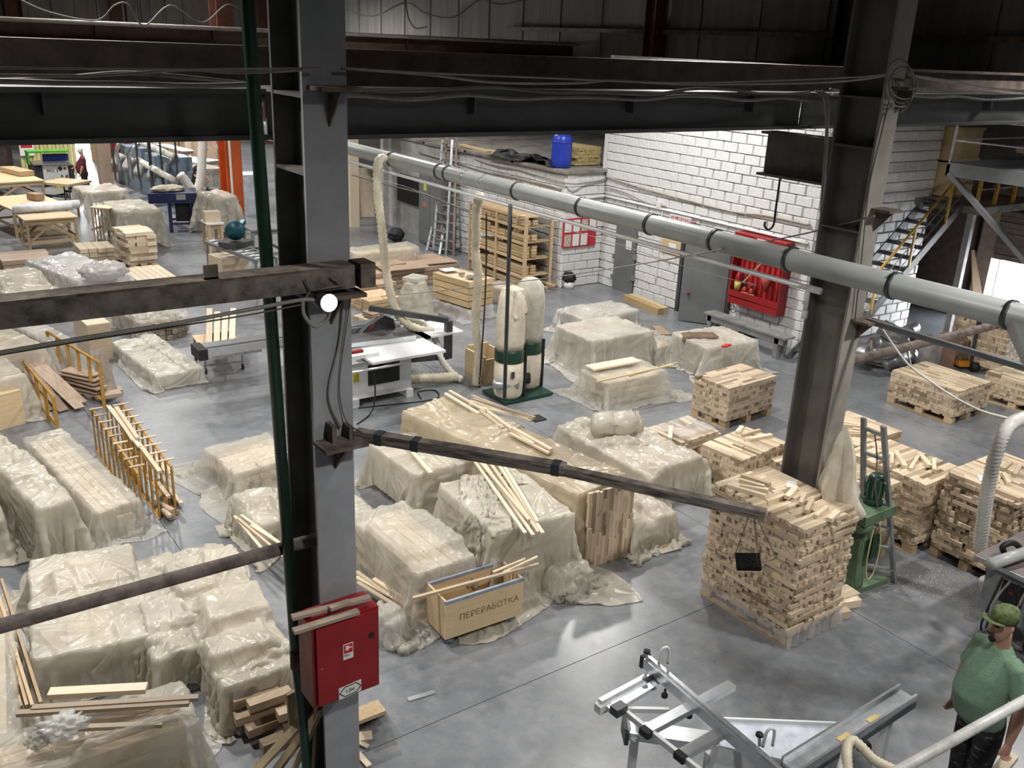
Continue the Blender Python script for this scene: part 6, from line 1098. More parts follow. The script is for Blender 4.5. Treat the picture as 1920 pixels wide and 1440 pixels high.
# ================================================================ machine table at the right edge
tt = thing('router_table', 'dark machine table with tangled cables at the right edge', 'machine', (8.95, 3.55, 0)); c0_ = P(1828, 1040, 0.86)
tx0, ty1 = c0_.x, c0_.y; MB().b2((tx0, ty1 - 1.2, 0.83), (tx0 + 1.25, ty1, 0.86)).build('table_top', mat('worn steel top', (0.20, 0.17, 0.16), 0.4, 0.3), tt); MB().b2((tx0 - 0.012, ty1 - 1.2, 0.815), (tx0, ty1, 0.862)).build('table_edge', galv, tt); MB().b2((tx0 + 0.06, ty1 - 0.95, 0.3), (tx0 + 0.9, ty1 - 0.12, 0.82)).build('machine_body', mat('machine grey', (0.25, 0.26, 0.28), 0.5), tt)
for x, y in ((0.25, -0.2), (0.25, -1.0), (1.1, -0.2), (1.1, -1.0)): MB().bar((tx0 + x, ty1 + y, 0), (tx0 + x, ty1 + y, 0.83), 0.06, 0.06).build('leg', dark, tt)
MB().b2((tx0 + 0.05, ty1 - 0.52, 0.48), (tx0 + 0.062, ty1 - 0.3, 0.72)).build('control_box', black, tt); MB().b2((tx0 + 0.045, ty1 - 0.42, 0.6), (tx0 + 0.05, ty1 - 0.38, 0.63)).build('red_button', redp, tt)
rr_ = random.Random(5)
for k in range(8):
    a = V((tx0 + 0.02, ty1 - 0.3 - 0.08 * k, 0.75)); MB().tube(catm([a, a + V((-0.06, rr_.uniform(-0.1, 0.1), -0.3)), a + V((-0.03, rr_.uniform(-0.15, 0.15), -0.55)), a + V((0.1, rr_.uniform(-0.2, 0.2), -0.72))], 6), 0.012, 6).build('loose_cable', (black, cablem)[k % 2], tt, True)
hose_thing('ribbed_hose', 'big white ribbed hose arching down to the machine table', [PY(1960, 770, 4.0), PY(1925, 782, 4.0), PY(1890, 800, 4.0), PY(1868, 850, 4.02), PY(1852, 920, 4.05), PY(1842, 990, 4.07), PY(1837, 1028, 4.08)], 0.055, hosew, 0.016, 0.042, 16)
hose_thing('ribbed_hose', 'lower ribbed hose below the machine table', [PY(1848, 1085, 4.0), PY(1856, 1120, 3.95), PY(1868, 1150, 3.9), P(1885, 1185, 0.08)], 0.06, hosew, 0.016, 0.042, 16)
one(MB().tube([P(1858, 1058, 0.93), P(1940, 1030, 0.95)], 0.06, 14), 'grey_nozzle', ductm, 'grey pipe nozzle lying on the machine table', 'nozzle', None, True); one(MB().tube(catm([P(1885, 1040, 0.88), P(1880, 1025, 1.0), P(1900, 1018, 1.02), P(1915, 1030, 0.9)], 5), 0.03, 10), 'black_hose_piece', black, 'short black hose piece on the machine table', 'hose', None, True)
# ================================================================ dismantled sliding table frame
Z = 0.86; ft = thing('sliding_table_frame', 'dismantled aluminium sliding table frame at the bottom', 'machine frame', P(1300, 1380, 0)); wh = mat('white steel tube', (0.74, 0.75, 0.76), 0.35, vary=0.03)
def fb_(p, q, wd, ht, z, name, m=alu, zz=None): return MB().bar(P(*p, z), P(*q, zz if zz is not None else z), wd, ht).build(name, m, ft)
fb_((1207, 1236), (1470, 1462), 0.075, 0.09, Z, 'fence_extrusion'); fb_((1214, 1232), (1476, 1457), 0.02, 0.03, Z + 0.055, 'fence_groove', galv)
fb_((1207, 1236), (1212, 1240), 0.09, 0.11, Z, 'fence_end_cap', black)
fb_((1163, 1328), (1345, 1472), 0.03, 0.05, Z - 0.06, 'frame_rail', wh); fb_((1140, 1330), (1236, 1275), 0.10, 0.04, Z - 0.08, 'cross_bar', alu); fb_((1125, 1318), (1225, 1264), 0.04, 0.06, Z - 0.05, 'roller_bar', galv); fb_((1150, 1335), (1170, 1324), 0.08, 0.07, Z - 0.02, 'bar_clamp', dark); fb_((1120, 1330), (1140, 1320), 0.07, 0.07, Z - 0.09, 'bar_end', wh)
fb_((1210, 1372), (1372, 1285), 0.085, 0.05, Z - 0.05, 'cross_bar'); fb_((1206, 1376), (1216, 1370), 0.09, 0.055, Z - 0.05, 'bar_end', black); fb_((1275, 1418), (1360, 1370), 0.085, 0.05, Z - 0.05, 'cross_bar'); fb_((1271, 1422), (1281, 1416), 0.09, 0.055, Z - 0.05, 'bar_end', black)
for p in ((1213, 1222), (1424, 1378)):
    a = P(*p, Z + 0.13); MB().tube([P(p[0], p[1] + 20, Z + 0.03), a], 0.012, 8).build('clamp_screw', galv, ft); MB().lathe([(0.012, -0.012), (0.028, -0.006), (0.028, 0.012), (0.01, 0.018)], a, 12).build('clamp_knob', black, ft, True)
for p in ((1235, 1245), (1430, 1400)):
    a = P(*p, Z + 0.06); MB().tube(catm([a, a + V((0.01, -0.01, 0.14)), a + V((0.06, -0.03, 0.14)), a + V((0.07, -0.03, 0.0))], 5), 0.012, 8).build('flip_stop', wh, ft, True)
for p in ((1246, 1304), (1292, 1342)): a = P(*p, Z - 0.13); MB().lathe([(0.01, 0.06), (0.012, 0.02), (0.026, 0.012), (0.026, -0.012), (0.01, -0.02)], a, 12).build('lock_knob', black, ft, True)
fb_((1178, 1368), (1330, 1390), 0.16, 0.07, 0.45, 'carriage_body', alu); fb_((1168, 1372), (1176, 1372), 0.17, 0.12, 0.43, 'carriage_end', dark); fb_((1170, 1330), (1178, 1372), 0.04, 0.04, Z - 0.1, 'frame_strut', wh, 0.45); fb_((1160, 1330), (1255, 1332), 0.03, 0.04, Z - 0.12, 'frame_strut', wh); fb_((1345, 1395), (1325, 1450), 0.04, 0.03, Z - 0.1, 'frame_strut', wh, 0.4)
MB().prism([P(1350, 1352, 0.3), P(1590, 1360, 0.3), P(1480, 1430, 0.3), P(1340, 1400, 0.3)], (0, 0, 0.02)).build('cover_sheet', mat('bluish white sheet', (0.60, 0.63, 0.70), 0.35), ft); MB().bar(P(1350, 1350, 0.33), P(1592, 1360, 0.33), 0.02, 0.05).build('cover_rim', wh, ft)
MB().bar(P(1380, 1352, 0.3), P(1380, 1380, 0.0), 0.05, 0.05).build('cover_leg', wh, ft); MB().bar(P(1550, 1368, 0.3), P(1550, 1400, 0.0), 0.05, 0.05).build('cover_leg', wh, ft)
for (p) in ((1190, 1385), (1330, 1410)): MB().bar(P(*p, 0.45), V((P(*p, 0.45).x, P(*p, 0.45).y, 0)), 0.05, 0.05).build('frame_leg', wh, ft)
st_ = thing('sliding_carriage', 'long grooved aluminium carriage resting at the bottom right', 'carriage', P(1600, 1400)); za = 0.62
a, b = P(1700, 1306, za), P(1490, 1440, za); d = (b - a).normalized(); s_ = V((-d.y, d.x, 0)); b = a + d * 1.5
MB().obox(a - s_ * 0.085, (b - a), s_ * 0.17, (0, 0, 0.03)).build('bed_plate', mat('bright aluminium', (0.60, 0.63, 0.66), 0.3, 0.6), st_)
for o_ in (-0.085, 0.065): MB().obox(a + s_ * o_, (b - a), s_ * 0.02, (0, 0, 0.075)).build('side_lip', alu, st_); MB().obox(a + s_ * (o_ + 0.005) + V((0, 0, -0.05)), (b - a), s_ * 0.02, (0, 0, 0.05)).build('side_groove', dark, st_)
for q in (0.55, 0.3): c = a.lerp(b, q) + V((0, 0, 0.033)); MB().obox(c, d * 0.13, s_ * 0.04, (0, 0, 0.002)).build('glue_residue', mat('yellow residue', (0.65, 0.5, 0.2), 0.8), st_)
for q in (0.15, 0.85): c = a.lerp(b, q); MB().bar(V((c.x, c.y, 0)), c, 0.06, 0.06).build('leg', wh, st_)
# white pipe and hose in the foreground
one(MB().tube([P(1640, 1470, 1.5), P(1905, 1322, 1.5), P(1990, 1275, 1.5)], 0.035, 14), 'white_pipe', mat('pipe white', (0.62, 0.62, 0.58), 0.4), 'white pipe crossing before the standing man', 'pipe', None, True)
hose_thing('ribbed_hose', 'small cream hose bent at the bottom edge', [P(1592, 1470, 0.9), P(1588, 1405, 1.0), P(1598, 1388, 1.02), P(1615, 1400, 1.0), P(1640, 1425, 0.95), P(1680, 1445, 0.9)], 0.032, hosem, 0.006, 0.03, 10)
one(MB().tube([P(1572, 1460, 0.9), P(1592, 1392, 0.98)], 0.032, 12), 'white_nozzle', wh, 'white nozzle beside the small cream hose', 'nozzle', None, True)
tag(plank('timber_end', P(1868, 1452, 0.5), P(1898, 1416, 0.55), 0.09, 0.05, birch2), 'pale timber end poking up at the bottom right', 'timber')
lump('roller_wheel', '', '', P(1618, 1398, 0.12), 0.07, black, 3, (1, 1, 0.7), 0.05, parent=st_)
rq = random.Random(77); mb = MB()
for (cx_, cy_, sp, n) in ((*P(1775, 1075)[:2], 0.28, 260), (*P(1700, 1090)[:2], 0.22, 160), (*P(1840, 1110)[:2], 0.25, 160)):
    for _ in range(n):
        x, y = rq.gauss(cx_, sp), rq.gauss(cy_, sp * 0.6); a = rq.uniform(0, 6.28); l, w_ = rq.uniform(0.003, 0.010), rq.uniform(0.002, 0.004); d = V((math.cos(a), math.sin(a), 0)); e = V((-d.y, d.x, 0)); c = V((x, y, 0.002)); mb.add([c - d * l - e * w_, c + d * l - e * w_, c + d * l + e * w_, c - d * l + e * w_], [(0, 1, 2, 3)])
tag(mb.build('sawdust', birch2), 'pale sawdust and shavings scattered on the floor before the pale stack', 'sawdust', None, 'stuff')
# ================================================================ people
def rings(mb, spec, n=18):
    """spec: (centre, rx, ry, heading) rings joined into one closed skin; each ring lies across the path"""
    vs = []; m = len(spec); cs = [V(s[0]) for s in spec]
    for i, (c, rx, ry, side) in enumerate(spec):
        t = (cs[min(i + 1, m - 1)] - cs[max(i - 1, 0)]).normalized(); sd = V(side); sd = (sd - t * sd.dot(t)).normalized(); fw = t.cross(sd)
        for k in range(n): a = 2 * PI * k / n; vs.append(cs[i] + sd * math.cos(a) * rx + fw * math.sin(a) * ry)
    fs = [(i * n + k, i * n + (k + 1) % n, (i + 1) * n + (k + 1) % n, (i + 1) * n + k) for i in range(m - 1) for k in range(n)] + [tuple(range(n))[::-1], tuple((m - 1) * n + k for k in range(n))]
    return mb.add(vs, fs)
def blend(mb, name, m, parent, vox, sm=4):
    o = mb.build(name, m, parent, True); r = o.modifiers.new('one_skin', 'REMESH'); r.mode = 'VOXEL'; r.voxel_size = vox; r.use_smooth_shade = True
    s = o.modifiers.new('soften', 'SMOOTH'); s.iterations = sm; s.factor = 0.5; return o
skin = mat('skin', (0.50, 0.27, 0.19), 0.5, vary=0.06, scale=8); hairm = mat('dark hair', (0.02, 0.015, 0.012), 0.8)
def person(name, label, pos, fdir, hgt, shirt_m, trouser_m, arms, cap=None, scarf=None, vox=0.012, belly=0.0, sleeves=True, bend=0.0, stub=False, mh=None, hip=0.0):
    f = V((math.cos(fdir), math.sin(fdir), 0)); l = V((-f.y, f.x, 0)); k = hgt / 1.75; o = V(pos); t = thing(name, label, 'person', o)
    def W_(fx, lx, z): return o + (f * fx + l * lx + V((0, 0, z)) ) * k
    # torso and shirt
    sh_ = MB(); bz = lambda z: bend * max(0, z - 0.95)
    rings(sh_, [(W_(0 + bz(.86), 0, .86), .185, .135, l), (W_(.02 + belly * .6 + bz(.95), 0, .96), .195, .150 + belly * .5, l), (W_(.025 + belly + bz(1.08), 0, 1.08), .195, .150 + belly * .6, l), (W_(.015 + belly * .5 + bz(1.22), 0, 1.22), .195, .140 + belly * .3, l), (W_(bz(1.36), 0, 1.34), .190, .120, l), (W_(-.01 + bz(1.44), 0, 1.42), .140, .085, l), (W_(-.01 + bz(1.49), 0, 1.475), .068, .068, l)], 20)
    hands = []
    sk_ = MB()
    for sd, pts in arms.items():
        s = 1 if sd == 'L' else -1; sho = W_(-.01 + bz(1.38), s * .175, 1.375); el = W_(*pts[0]); wr_ = W_(*pts[1]); q = sho.lerp(el, 0.78)
        rings(sh_, [(sho + (sho - el).normalized() * .02 - l * s * .06, .07 * k, .07 * k, f), (sho, .075 * k, .075 * k, f), (sho.lerp(el, .4), .072 * k, .074 * k, f), (q, .072 * k, .076 * k, f)], 14)
        rings(sk_, [(sho.lerp(el, .3), .05 * k, .05 * k, f), (sho.lerp(el, .7), .047 * k, .047 * k, f), (el, .046 * k, .048 * k, f), (el.lerp(wr_, .3), .049 * k, .046 * k, f), (el.lerp(wr_, .75), .038 * k, .034 * k, f), (wr_, .031 * k, .027 * k, f)], 14)
        hd = (wr_ - el).normalized(); pd = f; tip = wr_ + hd * .09 * k
        rings(sk_, [(wr_, .026 * k, .022 * k, f), (wr_ + hd * .035 * k, .040 * k, .020 * k, f), (wr_ + hd * .085 * k, .042 * k, .019 * k, f)], 12)
        sid = hd.cross(f).normalized() * (-s)
        for j, (o_, ln) in enumerate(((.030, .068), (.011, .078), (-.009, .072), (-.028, .056))):
            b = wr_ + hd * .082 * k + f * o_ * k; m1 = b + (hd + sid * .45).normalized() * ln * .45 * k; e = m1 + (sid - hd * .15).normalized() * ln * .5 * k; rings(sk_, [(b, .0095 * k, .0095 * k, f), (m1, .009 * k, .009 * k, f), (e, .0075 * k, .0075 * k, f)], 8)
        b = wr_ + hd * .03 * k + f * .032 * k; rings(sk_, [(b, .013 * k, .012 * k, l), (b + (hd + f * .8).normalized() * .035 * k, .0115 * k, .011 * k, l), (b + (hd + f * .35).normalized() * .068 * k, .009 * k, .009 * k, l)], 8)
    # neck and head
    hc_ = W_(.04 + bz(1.63), 0, 1.645); hx = f.copy()
    if mh is not None: hx = V((math.cos(fdir + mh), math.sin(fdir + mh), 0))
    hl = V((-hx.y, hx.x, 0))
    rings(sk_, [(W_(-.015 + bz(1.44), 0, 1.43), .062 * k, .062 * k, l), (W_(0 + bz(1.5), 0, 1.50), .055 * k, .057 * k, l), (W_(.01 + bz(1.56), 0, 1.58), .056 * k, .06 * k, l)], 14)
    def Hd(x, y, z): return hc_ + (hx * x + hl * y + V((0, 0, z))) * k
    rings(sk_, [(Hd(.025, 0, -.112), .028 * k, .035 * k, hl), (Hd(.02, 0, -.095), .045 * k, .055 * k, hl), (Hd(.008, 0, -.055), .062 * k, .078 * k, hl), (Hd(0, 0, 0), .072 * k, .092 * k, hl), (Hd(-.003, 0, .05), .073 * k, .093 * k, hl), (Hd(-.005, 0, .09), .058 * k, .075 * k, hl), (Hd(-.005, 0, .112), .025 * k, .035 * k, hl)], 20)
    rings(sk_, [(Hd(.088, 0, .022), .008 * k, .008 * k, hl), (Hd(.102, 0, -.008), .011 * k, .011 * k, hl), (Hd(.108, 0, -.022), .015 * k, .012 * k, hl), (Hd(.088, 0, -.030), .013 * k, .008 * k, hl)], 8)
    for s in (-1, 1): rings(sk_, [(Hd(-.005, s * .066, -.028), .006 * k, .014 * k, V((0, 1, 0))), (Hd(-.012, s * .079, 0), .008 * k, .019 * k, V((0, 1, 0))), (Hd(-.016, s * .078, .022), .006 * k, .014 * k, V((0, 1, 0)))], 8)
    rings(sk_, [(Hd(.072, -.03, .018), .012 * k, .007 * k, V((0, 0, 1))), (Hd(.083, 0, .024), .010 * k, .008 * k, V((0, 0, 1))), (Hd(.072, .03, .018), .012 * k, .007 * k, V((0, 0, 1)))], 8)
    body = blend(sk_, 'body', skin, t, vox * 0.55 if not stub else vox * .8, 3)
    for s in (-1, 1):
        e = MB(); e.lathe([(.001, -.011), (.008, -.008), (.011, 0), (.008, .008), (.001, .011)], Hd(.078, s * .028, .004), 10); eo = e.build('eye', mat('eye white', (0.6, 0.58, 0.55), 0.2), body, True)
        MB().bar(Hd(.091, s * .016, .024), Hd(.080, s * .045, .022), .008 * k, .006 * k).build('eyebrow', hairm, body)
    MB().bar(Hd(.092, -.022, -.056), Hd(.092, .022, -.056), .010 * k, .006 * k).build('mouth', mat('lips', (0.36, 0.13, 0.11), 0.5), body)
    if cap == 'camo':
        cm_ = mat('camouflage', (0.16, 0.20, 0.07), 0.85, scale=26, col2=(0.03, 0.045, 0.02)); cp = MB(); rings(cp, [(Hd(-.012, 0, .045), .082 * k, .103 * k, hl), (Hd(-.010, 0, .085), .083 * k, .104 * k, hl), (Hd(-.008, 0, .125), .076 * k, .096 * k, hl), (Hd(-.008, 0, .145), .052 * k, .064 * k, hl)], 24); co = cp.build('cap', cm_, t, True)
        vb = MB(); n = 11; top_ = []; 
        for r_i in range(4):
            for j in range(n):
                a = -0.95 + 1.9 * j / (n - 1); rad = .098 + .024 * r_i * math.cos(a); top_.append(Hd(rad * math.cos(a), rad * .84 * math.sin(a), .064 + .004 * r_i - .012 * a * a))
        vb.add(top_, [(r_i * n + j, r_i * n + j + 1, (r_i + 1) * n + j + 1, (r_i + 1) * n + j) for r_i in range(3) for j in range(n - 1)]); vo = vb.build('visor', cm_, co, True); so = vo.modifiers.new('thick', 'SOLIDIFY'); so.thickness = 0.006
        bd = MB(); rings(bd, [(Hd(.060, 0, -.108), .026 * k, .022 * k, hl), (Hd(.072, 0, -.088), .026 * k, .018 * k, hl), (Hd(.078, 0, -.072), .012 * k, .012 * k, hl)], 12); bd.build('goatee', hairm, body, True); MB().tube(catm([Hd(.086, -.028, -.054), Hd(.099, 0, -.042), Hd(.086, .028, -.054)], 6), .006 * k, 6).build('moustache', hairm, body, True)
        hb = MB(); rings(hb, [(Hd(-.045, 0, -.035), .058 * k, .045 * k, hl), (Hd(-.035, 0, 0), .072 * k, .062 * k, hl), (Hd(-.03, 0, .045), .076 * k, .070 * k, hl)], 16); hb.build('hair', hairm, body, True)
    elif scarf: hb = MB(); rings(hb, [(Hd(-.03, 0, -.06), .07 * k, .06 * k, hl), (Hd(-.012, 0, 0), .085 * k, .095 * k, hl), (Hd(-.012, 0, .06), .086 * k, .10 * k, hl), (Hd(-.012, 0, .115), .06 * k, .07 * k, hl), (Hd(-.012, 0, .13), .02 * k, .02 * k, hl)], 16); hb.build('headscarf', scarf, t, True)
    else: hb = MB(); rings(hb, [(Hd(-.045, 0, -.06), .055 * k, .045 * k, hl), (Hd(-.025, 0, .0), .08 * k, .078 * k, hl), (Hd(-.012, 0, .07), .083 * k, .092 * k, hl), (Hd(-.008, 0, .115), .06 * k, .07 * k, hl), (Hd(-.008, 0, .128), .02 * k, .03 * k, hl)], 16); hb.build('hair', hairm, t, True)
    blend(sh_, 'shirt', shirt_m, t, vox, 4)
    tr_ = MB(); rings(tr_, [(W_(.005, 0, .94), .175, .135, l), (W_(0, 0, .86), .185, .140, l), (W_(0, 0, .78), .18, .135, l)], 18)
    for s in (-1, 1): rings(tr_, [(W_(0, s * .085, .86), .095, .115, l), (W_(0, s * .095, .70), .092, .105, l), (W_(.01, s * .10, .48), .072, .080, l), (W_(-.005, s * .10, .30), .068, .075, l), (W_(-.01, s * .10, .06), .062, .068, l)], 16)
    blend(tr_, 'trousers', trouser_m, t, vox, 3)
    for s in (-1, 1): bt = MB(); rings(bt, [(W_(-.075, s * .10, .045), .032, .035, l), (W_(-.02, s * .10, .05), .042, .045, l), (W_(.07, s * .105, .04), .045, .036, l), (W_(.15, s * .11, .032), .040, .028, l), (W_(.185, s * .11, .03), .02, .018, l)], 12); bt.build('shoe', black, t, True)
    return t
tee = mat('melange green tee', (0.22, 0.34, 0.22), 0.85, scale=30, col2=(0.14, 0.24, 0.17), stretch=(1, 1, 5)); camo = mat('dark camouflage trousers', (0.012, 0.012, 0.013), 0.85, scale=16, col2=(0.010, 0.010, 0.011)); 
def camo_tr():
    m, nt, b = nodes_of('splinter camouflage'); L = nt.links; tc = N(nt, 'ShaderNodeTexCoord'); mp = N(nt, 'ShaderNodeMapping'); mp.inputs['Scale'].default_value = (10, 10, 26); nz = N(nt, 'ShaderNodeTexNoise'); nz.inputs['Scale'].default_value = 1.2; nz.inputs['Detail'].default_value = 3; L.new(tc.outputs['Object'], mp.inputs[0]); L.new(mp.outputs[0], nz.inputs['Vector'])
    rp = N(nt, 'ShaderNodeValToRGB'); rp.color_ramp.interpolation = 'CONSTANT'; e = rp.color_ramp.elements; e[0].color = (0.012, 0.012, 0.013, 1); e[1].position = 0.52; e[1].color = (0.03, 0.03, 0.028, 1); x = e.new(0.64); x.color = (0.20, 0.18, 0.15, 1); x = e.new(0.685); x.color = (0.02, 0.02, 0.02, 1)
    L.new(nz.outputs['Fac'], rp.inputs['Fac']); L.new(rp.outputs['Color'], b.inputs['Base Color']); b.inputs['Roughness'].default_value = 0.85; return m
pm = P(1872, 1150, 1.78)
person('person', 'man in a green tee, camouflage cap and dark camouflage trousers', (pm.x + 0.06, pm.y - 0.05, 0), PI * 0.88, 1.80, tee, camo_tr(), {'L': ((-.03, .27, 1.12), (.02, .29, .86)), 'R': ((.02, -.24, 1.10), (.06, -.23, .85))}, cap='camo', vox=0.013, belly=0.06, mh=0.12)
wm = P(158, 330, 0.75); wt = mat('maroon dress', (0.10, 0.012, 0.03), 0.85, vary=0.3, scale=12)
person('person', 'woman in a maroon top and white headscarf at the sanding machine', (wm.x, wm.y, 0), PI * 0.92, 1.68, wt, black, {'L': ((.02, .25, 1.10), (.10, .24, .88)), 'R': ((.12, -.22, 1.15), (.3, -.18, 1.05))}, scarf=mat('white scarf', (0.75, 0.75, 0.78), 0.8), vox=0.03, belly=0.05, stub=True)
mm = P(368, 348, 0.8)
person('person', 'man in a black tee bending over a far machine', (mm.x, mm.y, 0), -PI * 0.25, 1.75, mat('black tee', (0.012, 0.012, 0.013), 0.85), mat('dark trousers', (0.02, 0.022, 0.02), 0.85), {'L': ((.15, .25, 1.15), (.38, .12, 1.0)), 'R': ((.12, -.25, 1.15), (.36, -.10, 1.0))}, vox=0.03, bend=0.25, stub=True)
# ================================================================ middle back
for lab, z, p0, p1, p2, m, nb, ly in (('wide brown panels stacked flat behind the near column', 0.42, (702, 514), (866, 492), (668, 492), brownwood, 2, 4), ('tilted stack of brown panels beside the near column', 0.30, (672, 540), (745, 528), (655, 515), brownwood, 2, 3), ('light board pile at the foot of the brown panels', 0.26, (690, 566), (752, 556), (664, 548), pine, 3, 3)):
    r4 = quad(z, p0, p1, p2); t = thing('panel_stack', lab, 'panels', (r4[0], r4[1], 0)); core(t, r4, z + 0.05, int(z * 100), m, nb, 0.0, 0.0, 'panel', ly)
for k, (p, q) in enumerate((((760, 495), (850, 487)), ((715, 505), (800, 497)), ((700, 497), (752, 490)))): tag(plank('brown_sheet', P(*p, 0.46 + 0.02 * k), P(*q, 0.46 + 0.02 * k), 0.45, 0.022, brownwood), ('topmost', 'front', 'left')[k] + ' loose brown panel on the flat panel stack', 'panel')
sp = thing('wrapped_stump', 'film wrapped round pile with a flat cushion on top', 'wrapped pile', P(778, 592)); c = P(778, 592)
pr = [(0.46, 0.0), (0.50, 0.06), (0.36, 0.10), (0.38, 0.22), (0.33, 0.30), (0.36, 0.38), (0.29, 0.46), (0.31, 0.56), (0.24, 0.62), (0.25, 0.72), (0.2, 0.78)]
mb = MB().lathe(pr, c, 40); mb.v = [tuple(V(q) + (V(q) - V((c.x, c.y, q[2]))).normalized() * 0.03 * crs(V(q) * 6)) for q in mb.v]; mb.build('wrapped_pile', filmA, sp, True); piece('cushion', c + V((0, 0, 0.82)), (0.42, 0.36, 0.07), 0.5, filmW, sp)
cr_ = quad(0.84, (881, 529), (925, 520), (816, 509)); ua = V((math.cos(cr_[4]), math.sin(cr_[4]), 0)); va = V((-ua.y, ua.x, 0)); cc_ = V((cr_[0], cr_[1], 0))
for k in range(4):
    z0 = 0.28 + k * 0.142; t = thing('pine_tray', ('lowest', 'second', 'third', 'topmost')[k] + ' pine tray in the stacked trays behind the saw', 'tray', cc_ + V((0, 0, z0)), 'stacked pine trays'); L, W = cr_[2] * (1 + 0.02 * (k % 2)), cr_[3]; o = cc_ - ua * L / 2 - va * W / 2 + V((0, 0, z0))
    for oo, aa, bb in ((o, ua * L, va * 0.025), (o + va * (W - 0.025), ua * L, va * 0.025), (o + va * 0.025, ua * 0.025, va * (W - 0.05)), (o + va * 0.025 + ua * (L - 0.025), ua * 0.025, va * (W - 0.05))): MB().obox(oo, aa, bb, (0, 0, 0.125)).build('side_board', yplank, t)
    MB().obox(o + va * 0.025 + ua * 0.025 + V((0, 0, 0.10)), ua * (L - 0.05), va * (W - 0.05), (0, 0, 0.012)).build('base_board', birch2, t)
tb_ = thing('covered_timber_bundle', 'film covered base under the stacked pine trays', 'covered bundle', cc_); core(tb_, (cr_[0], cr_[1], cr_[2] * 1.05, cr_[3] * 1.02, cr_[4]), 0.27, 5, pine, 3); sheet('plastic_sheet', (cr_[0], cr_[1], cr_[2] * 1.05, cr_[3] * 1.02, cr_[4]), 0.25, 0.2, filmC, tb_, 99, res=0.05)
for k, (p, d, m, lab) in enumerate((((842, 507), (0.35, 0.28, 0.004), paper, 'white paper on the topmost pine tray'), ((866, 515), (0.12, 0.08, 0.06), brownwood, 'small brown tool on the topmost pine tray'), ((884, 520), (0.2, 0.2, 0.02), galv, 'grey disc box on the topmost pine tray'), ((902, 513), (0.45, 0.06, 0.03), yplank, 'thin stick on the topmost pine tray'))): tag(piece('tray_item', P(*p, 0.86) + V((0, 0, 0.02)), d, 0.4 * k, m, None), lab, 'item')
bundle('flat film wrapped board behind the pale filter bag', quad(0.4, (960, 545), (985, 538), (925, 530)), 0.4, 0.3, 77, filmB, res=0.05)
tag(plank('wall_post', (12.6, 26.2, 0), (12.6, 26.2, 3.4), 0.3, 0.3, birch2), 'pale timber post left of the electrical cabinet', 'post')
one(MB().b2((13.6, 23.9, 0.9), (13.72, 25.2, 1.7)), 'dark_window_frame', black, 'dark framed panel left of the electrical cabinet', 'panel')
lump('black_pump', 'black pump on the floor by the cabinet', 'pump', (12.7, 23.6, 0.2), 0.25, black, 31, (1, 1, 0.8), 0.15)
for k in range(5): tag(plank('corner_board', (13.2 + 0.5 * k, 27.4, 0), (13.4 + 0.5 * k, 28.0, 1.5), 0.5, 0.03, (oldwood, birch2)[k % 2]), 'board leaning in the dark far corner', 'board', 'boards in the dark far corner')
struct('wall_far_room', MB().b2((11.5, 28.6, 0), (20.9, 28.8, 5.0)), plast, 'grey plaster wall behind the electrical cabinet')
# ================================================================ far left workshop
def table(label, z, p0, p1, p2, m=ply, lm=pine, brace=True, name='work_table', th=0.04, lw=0.07, cat='table', panes=1):
    q = quad(z, p0, p1, p2); u = V((math.cos(q[4]), math.sin(q[4]), 0)); v = V((-u.y, u.x, 0)); c = V((q[0], q[1], 0)); L, W = q[2], q[3]; t = thing(name, label, cat, c)
    MB().obox(c - u * L / 2 - v * W / 2 + V((0, 0, z - th)), u * L, v * W, (0, 0, th)).build('table_top', m, t)
    cs = [(s, r) for s in (-1, 1) for r in (-1, 1)]; pt = lambda s, r, zz: c + u * s * (L / 2 - 0.06) + v * r * (W / 2 - 0.06) + V((0, 0, zz))
    for s, r in cs: MB().bar(pt(s, r, 0), pt(s, r, z - th), lw, lw).build('leg', lm, t)
    for r in (-1, 1):
        MB().bar(pt(-1, r, z - th - 0.06), pt(1, r, z - th - 0.06), 0.03, 0.1).build('apron', lm, t); MB().bar(pt(-1, r, 0.2), pt(1, r, 0.2), 0.03, 0.07).build('lower_rail', lm, t)
        if brace: MB().bar(pt(-1, r, 0.2), pt(0, r, z - 0.15), 0.03, 0.06).build('brace', lm, t); MB().bar(pt(1, r, 0.2), pt(0, r, z - 0.15), 0.03, 0.06).build('brace', lm, t)
    for s in (-1, 1): MB().bar(pt(s, -1, 0.3), pt(s, 1, 0.3), 0.03, 0.07).build('lower_rail', lm, t)
    return t
table('narrow plywood work table in front of the white rolls', 0.8, (45, 413), (146, 406), (38, 402)); table('large plywood work table with two white rolls', 0.8, (22, 393), (130, 384), (-2, 368)); table('rear plywood work table left of the sanding machine', 0.8, (-20, 344), (84, 338), (-40, 314))
for k, lab in enumerate(('nearer white foam roll on the large work table', 'farther white foam roll on the large work table')):
    p_, q_ = P(24, 393, .91) + V((0.25 * k, 0.26 * k, 0)), P(134, 386, .91) + V((0.25 * k, 0.26 * k, 0)); one(MB().tube([p_, q_], 0.11, 14), 'foam_roll', mat('white foam', (0.86, 0.86, 0.88), 0.6), lab, 'roll', None, True)
boxthing('small brown carton on the large work table', quad(0.98, (66, 366), (83, 364), (65, 361)), 0.82, 0.98, brownwood, 'carton', 'carton'); boxthing('long brown carton on the rear work table', quad(0.95, (37, 323), (64, 321), (25, 312)), 0.82, 0.95, wood('tan carton', (0.5, 0.37, 0.22), (0.48, 0.35, 0.2)), 'carton', 'carton')
sn = thing('edge_sander', 'white cabinet sanding machine with green hood', 'machine', P(105, 348)); a, b = P(84, 347), P(131, 345); u = (b - a); Ls = u.length; u.normalize(); v = V((-u.y, u.x, 0))
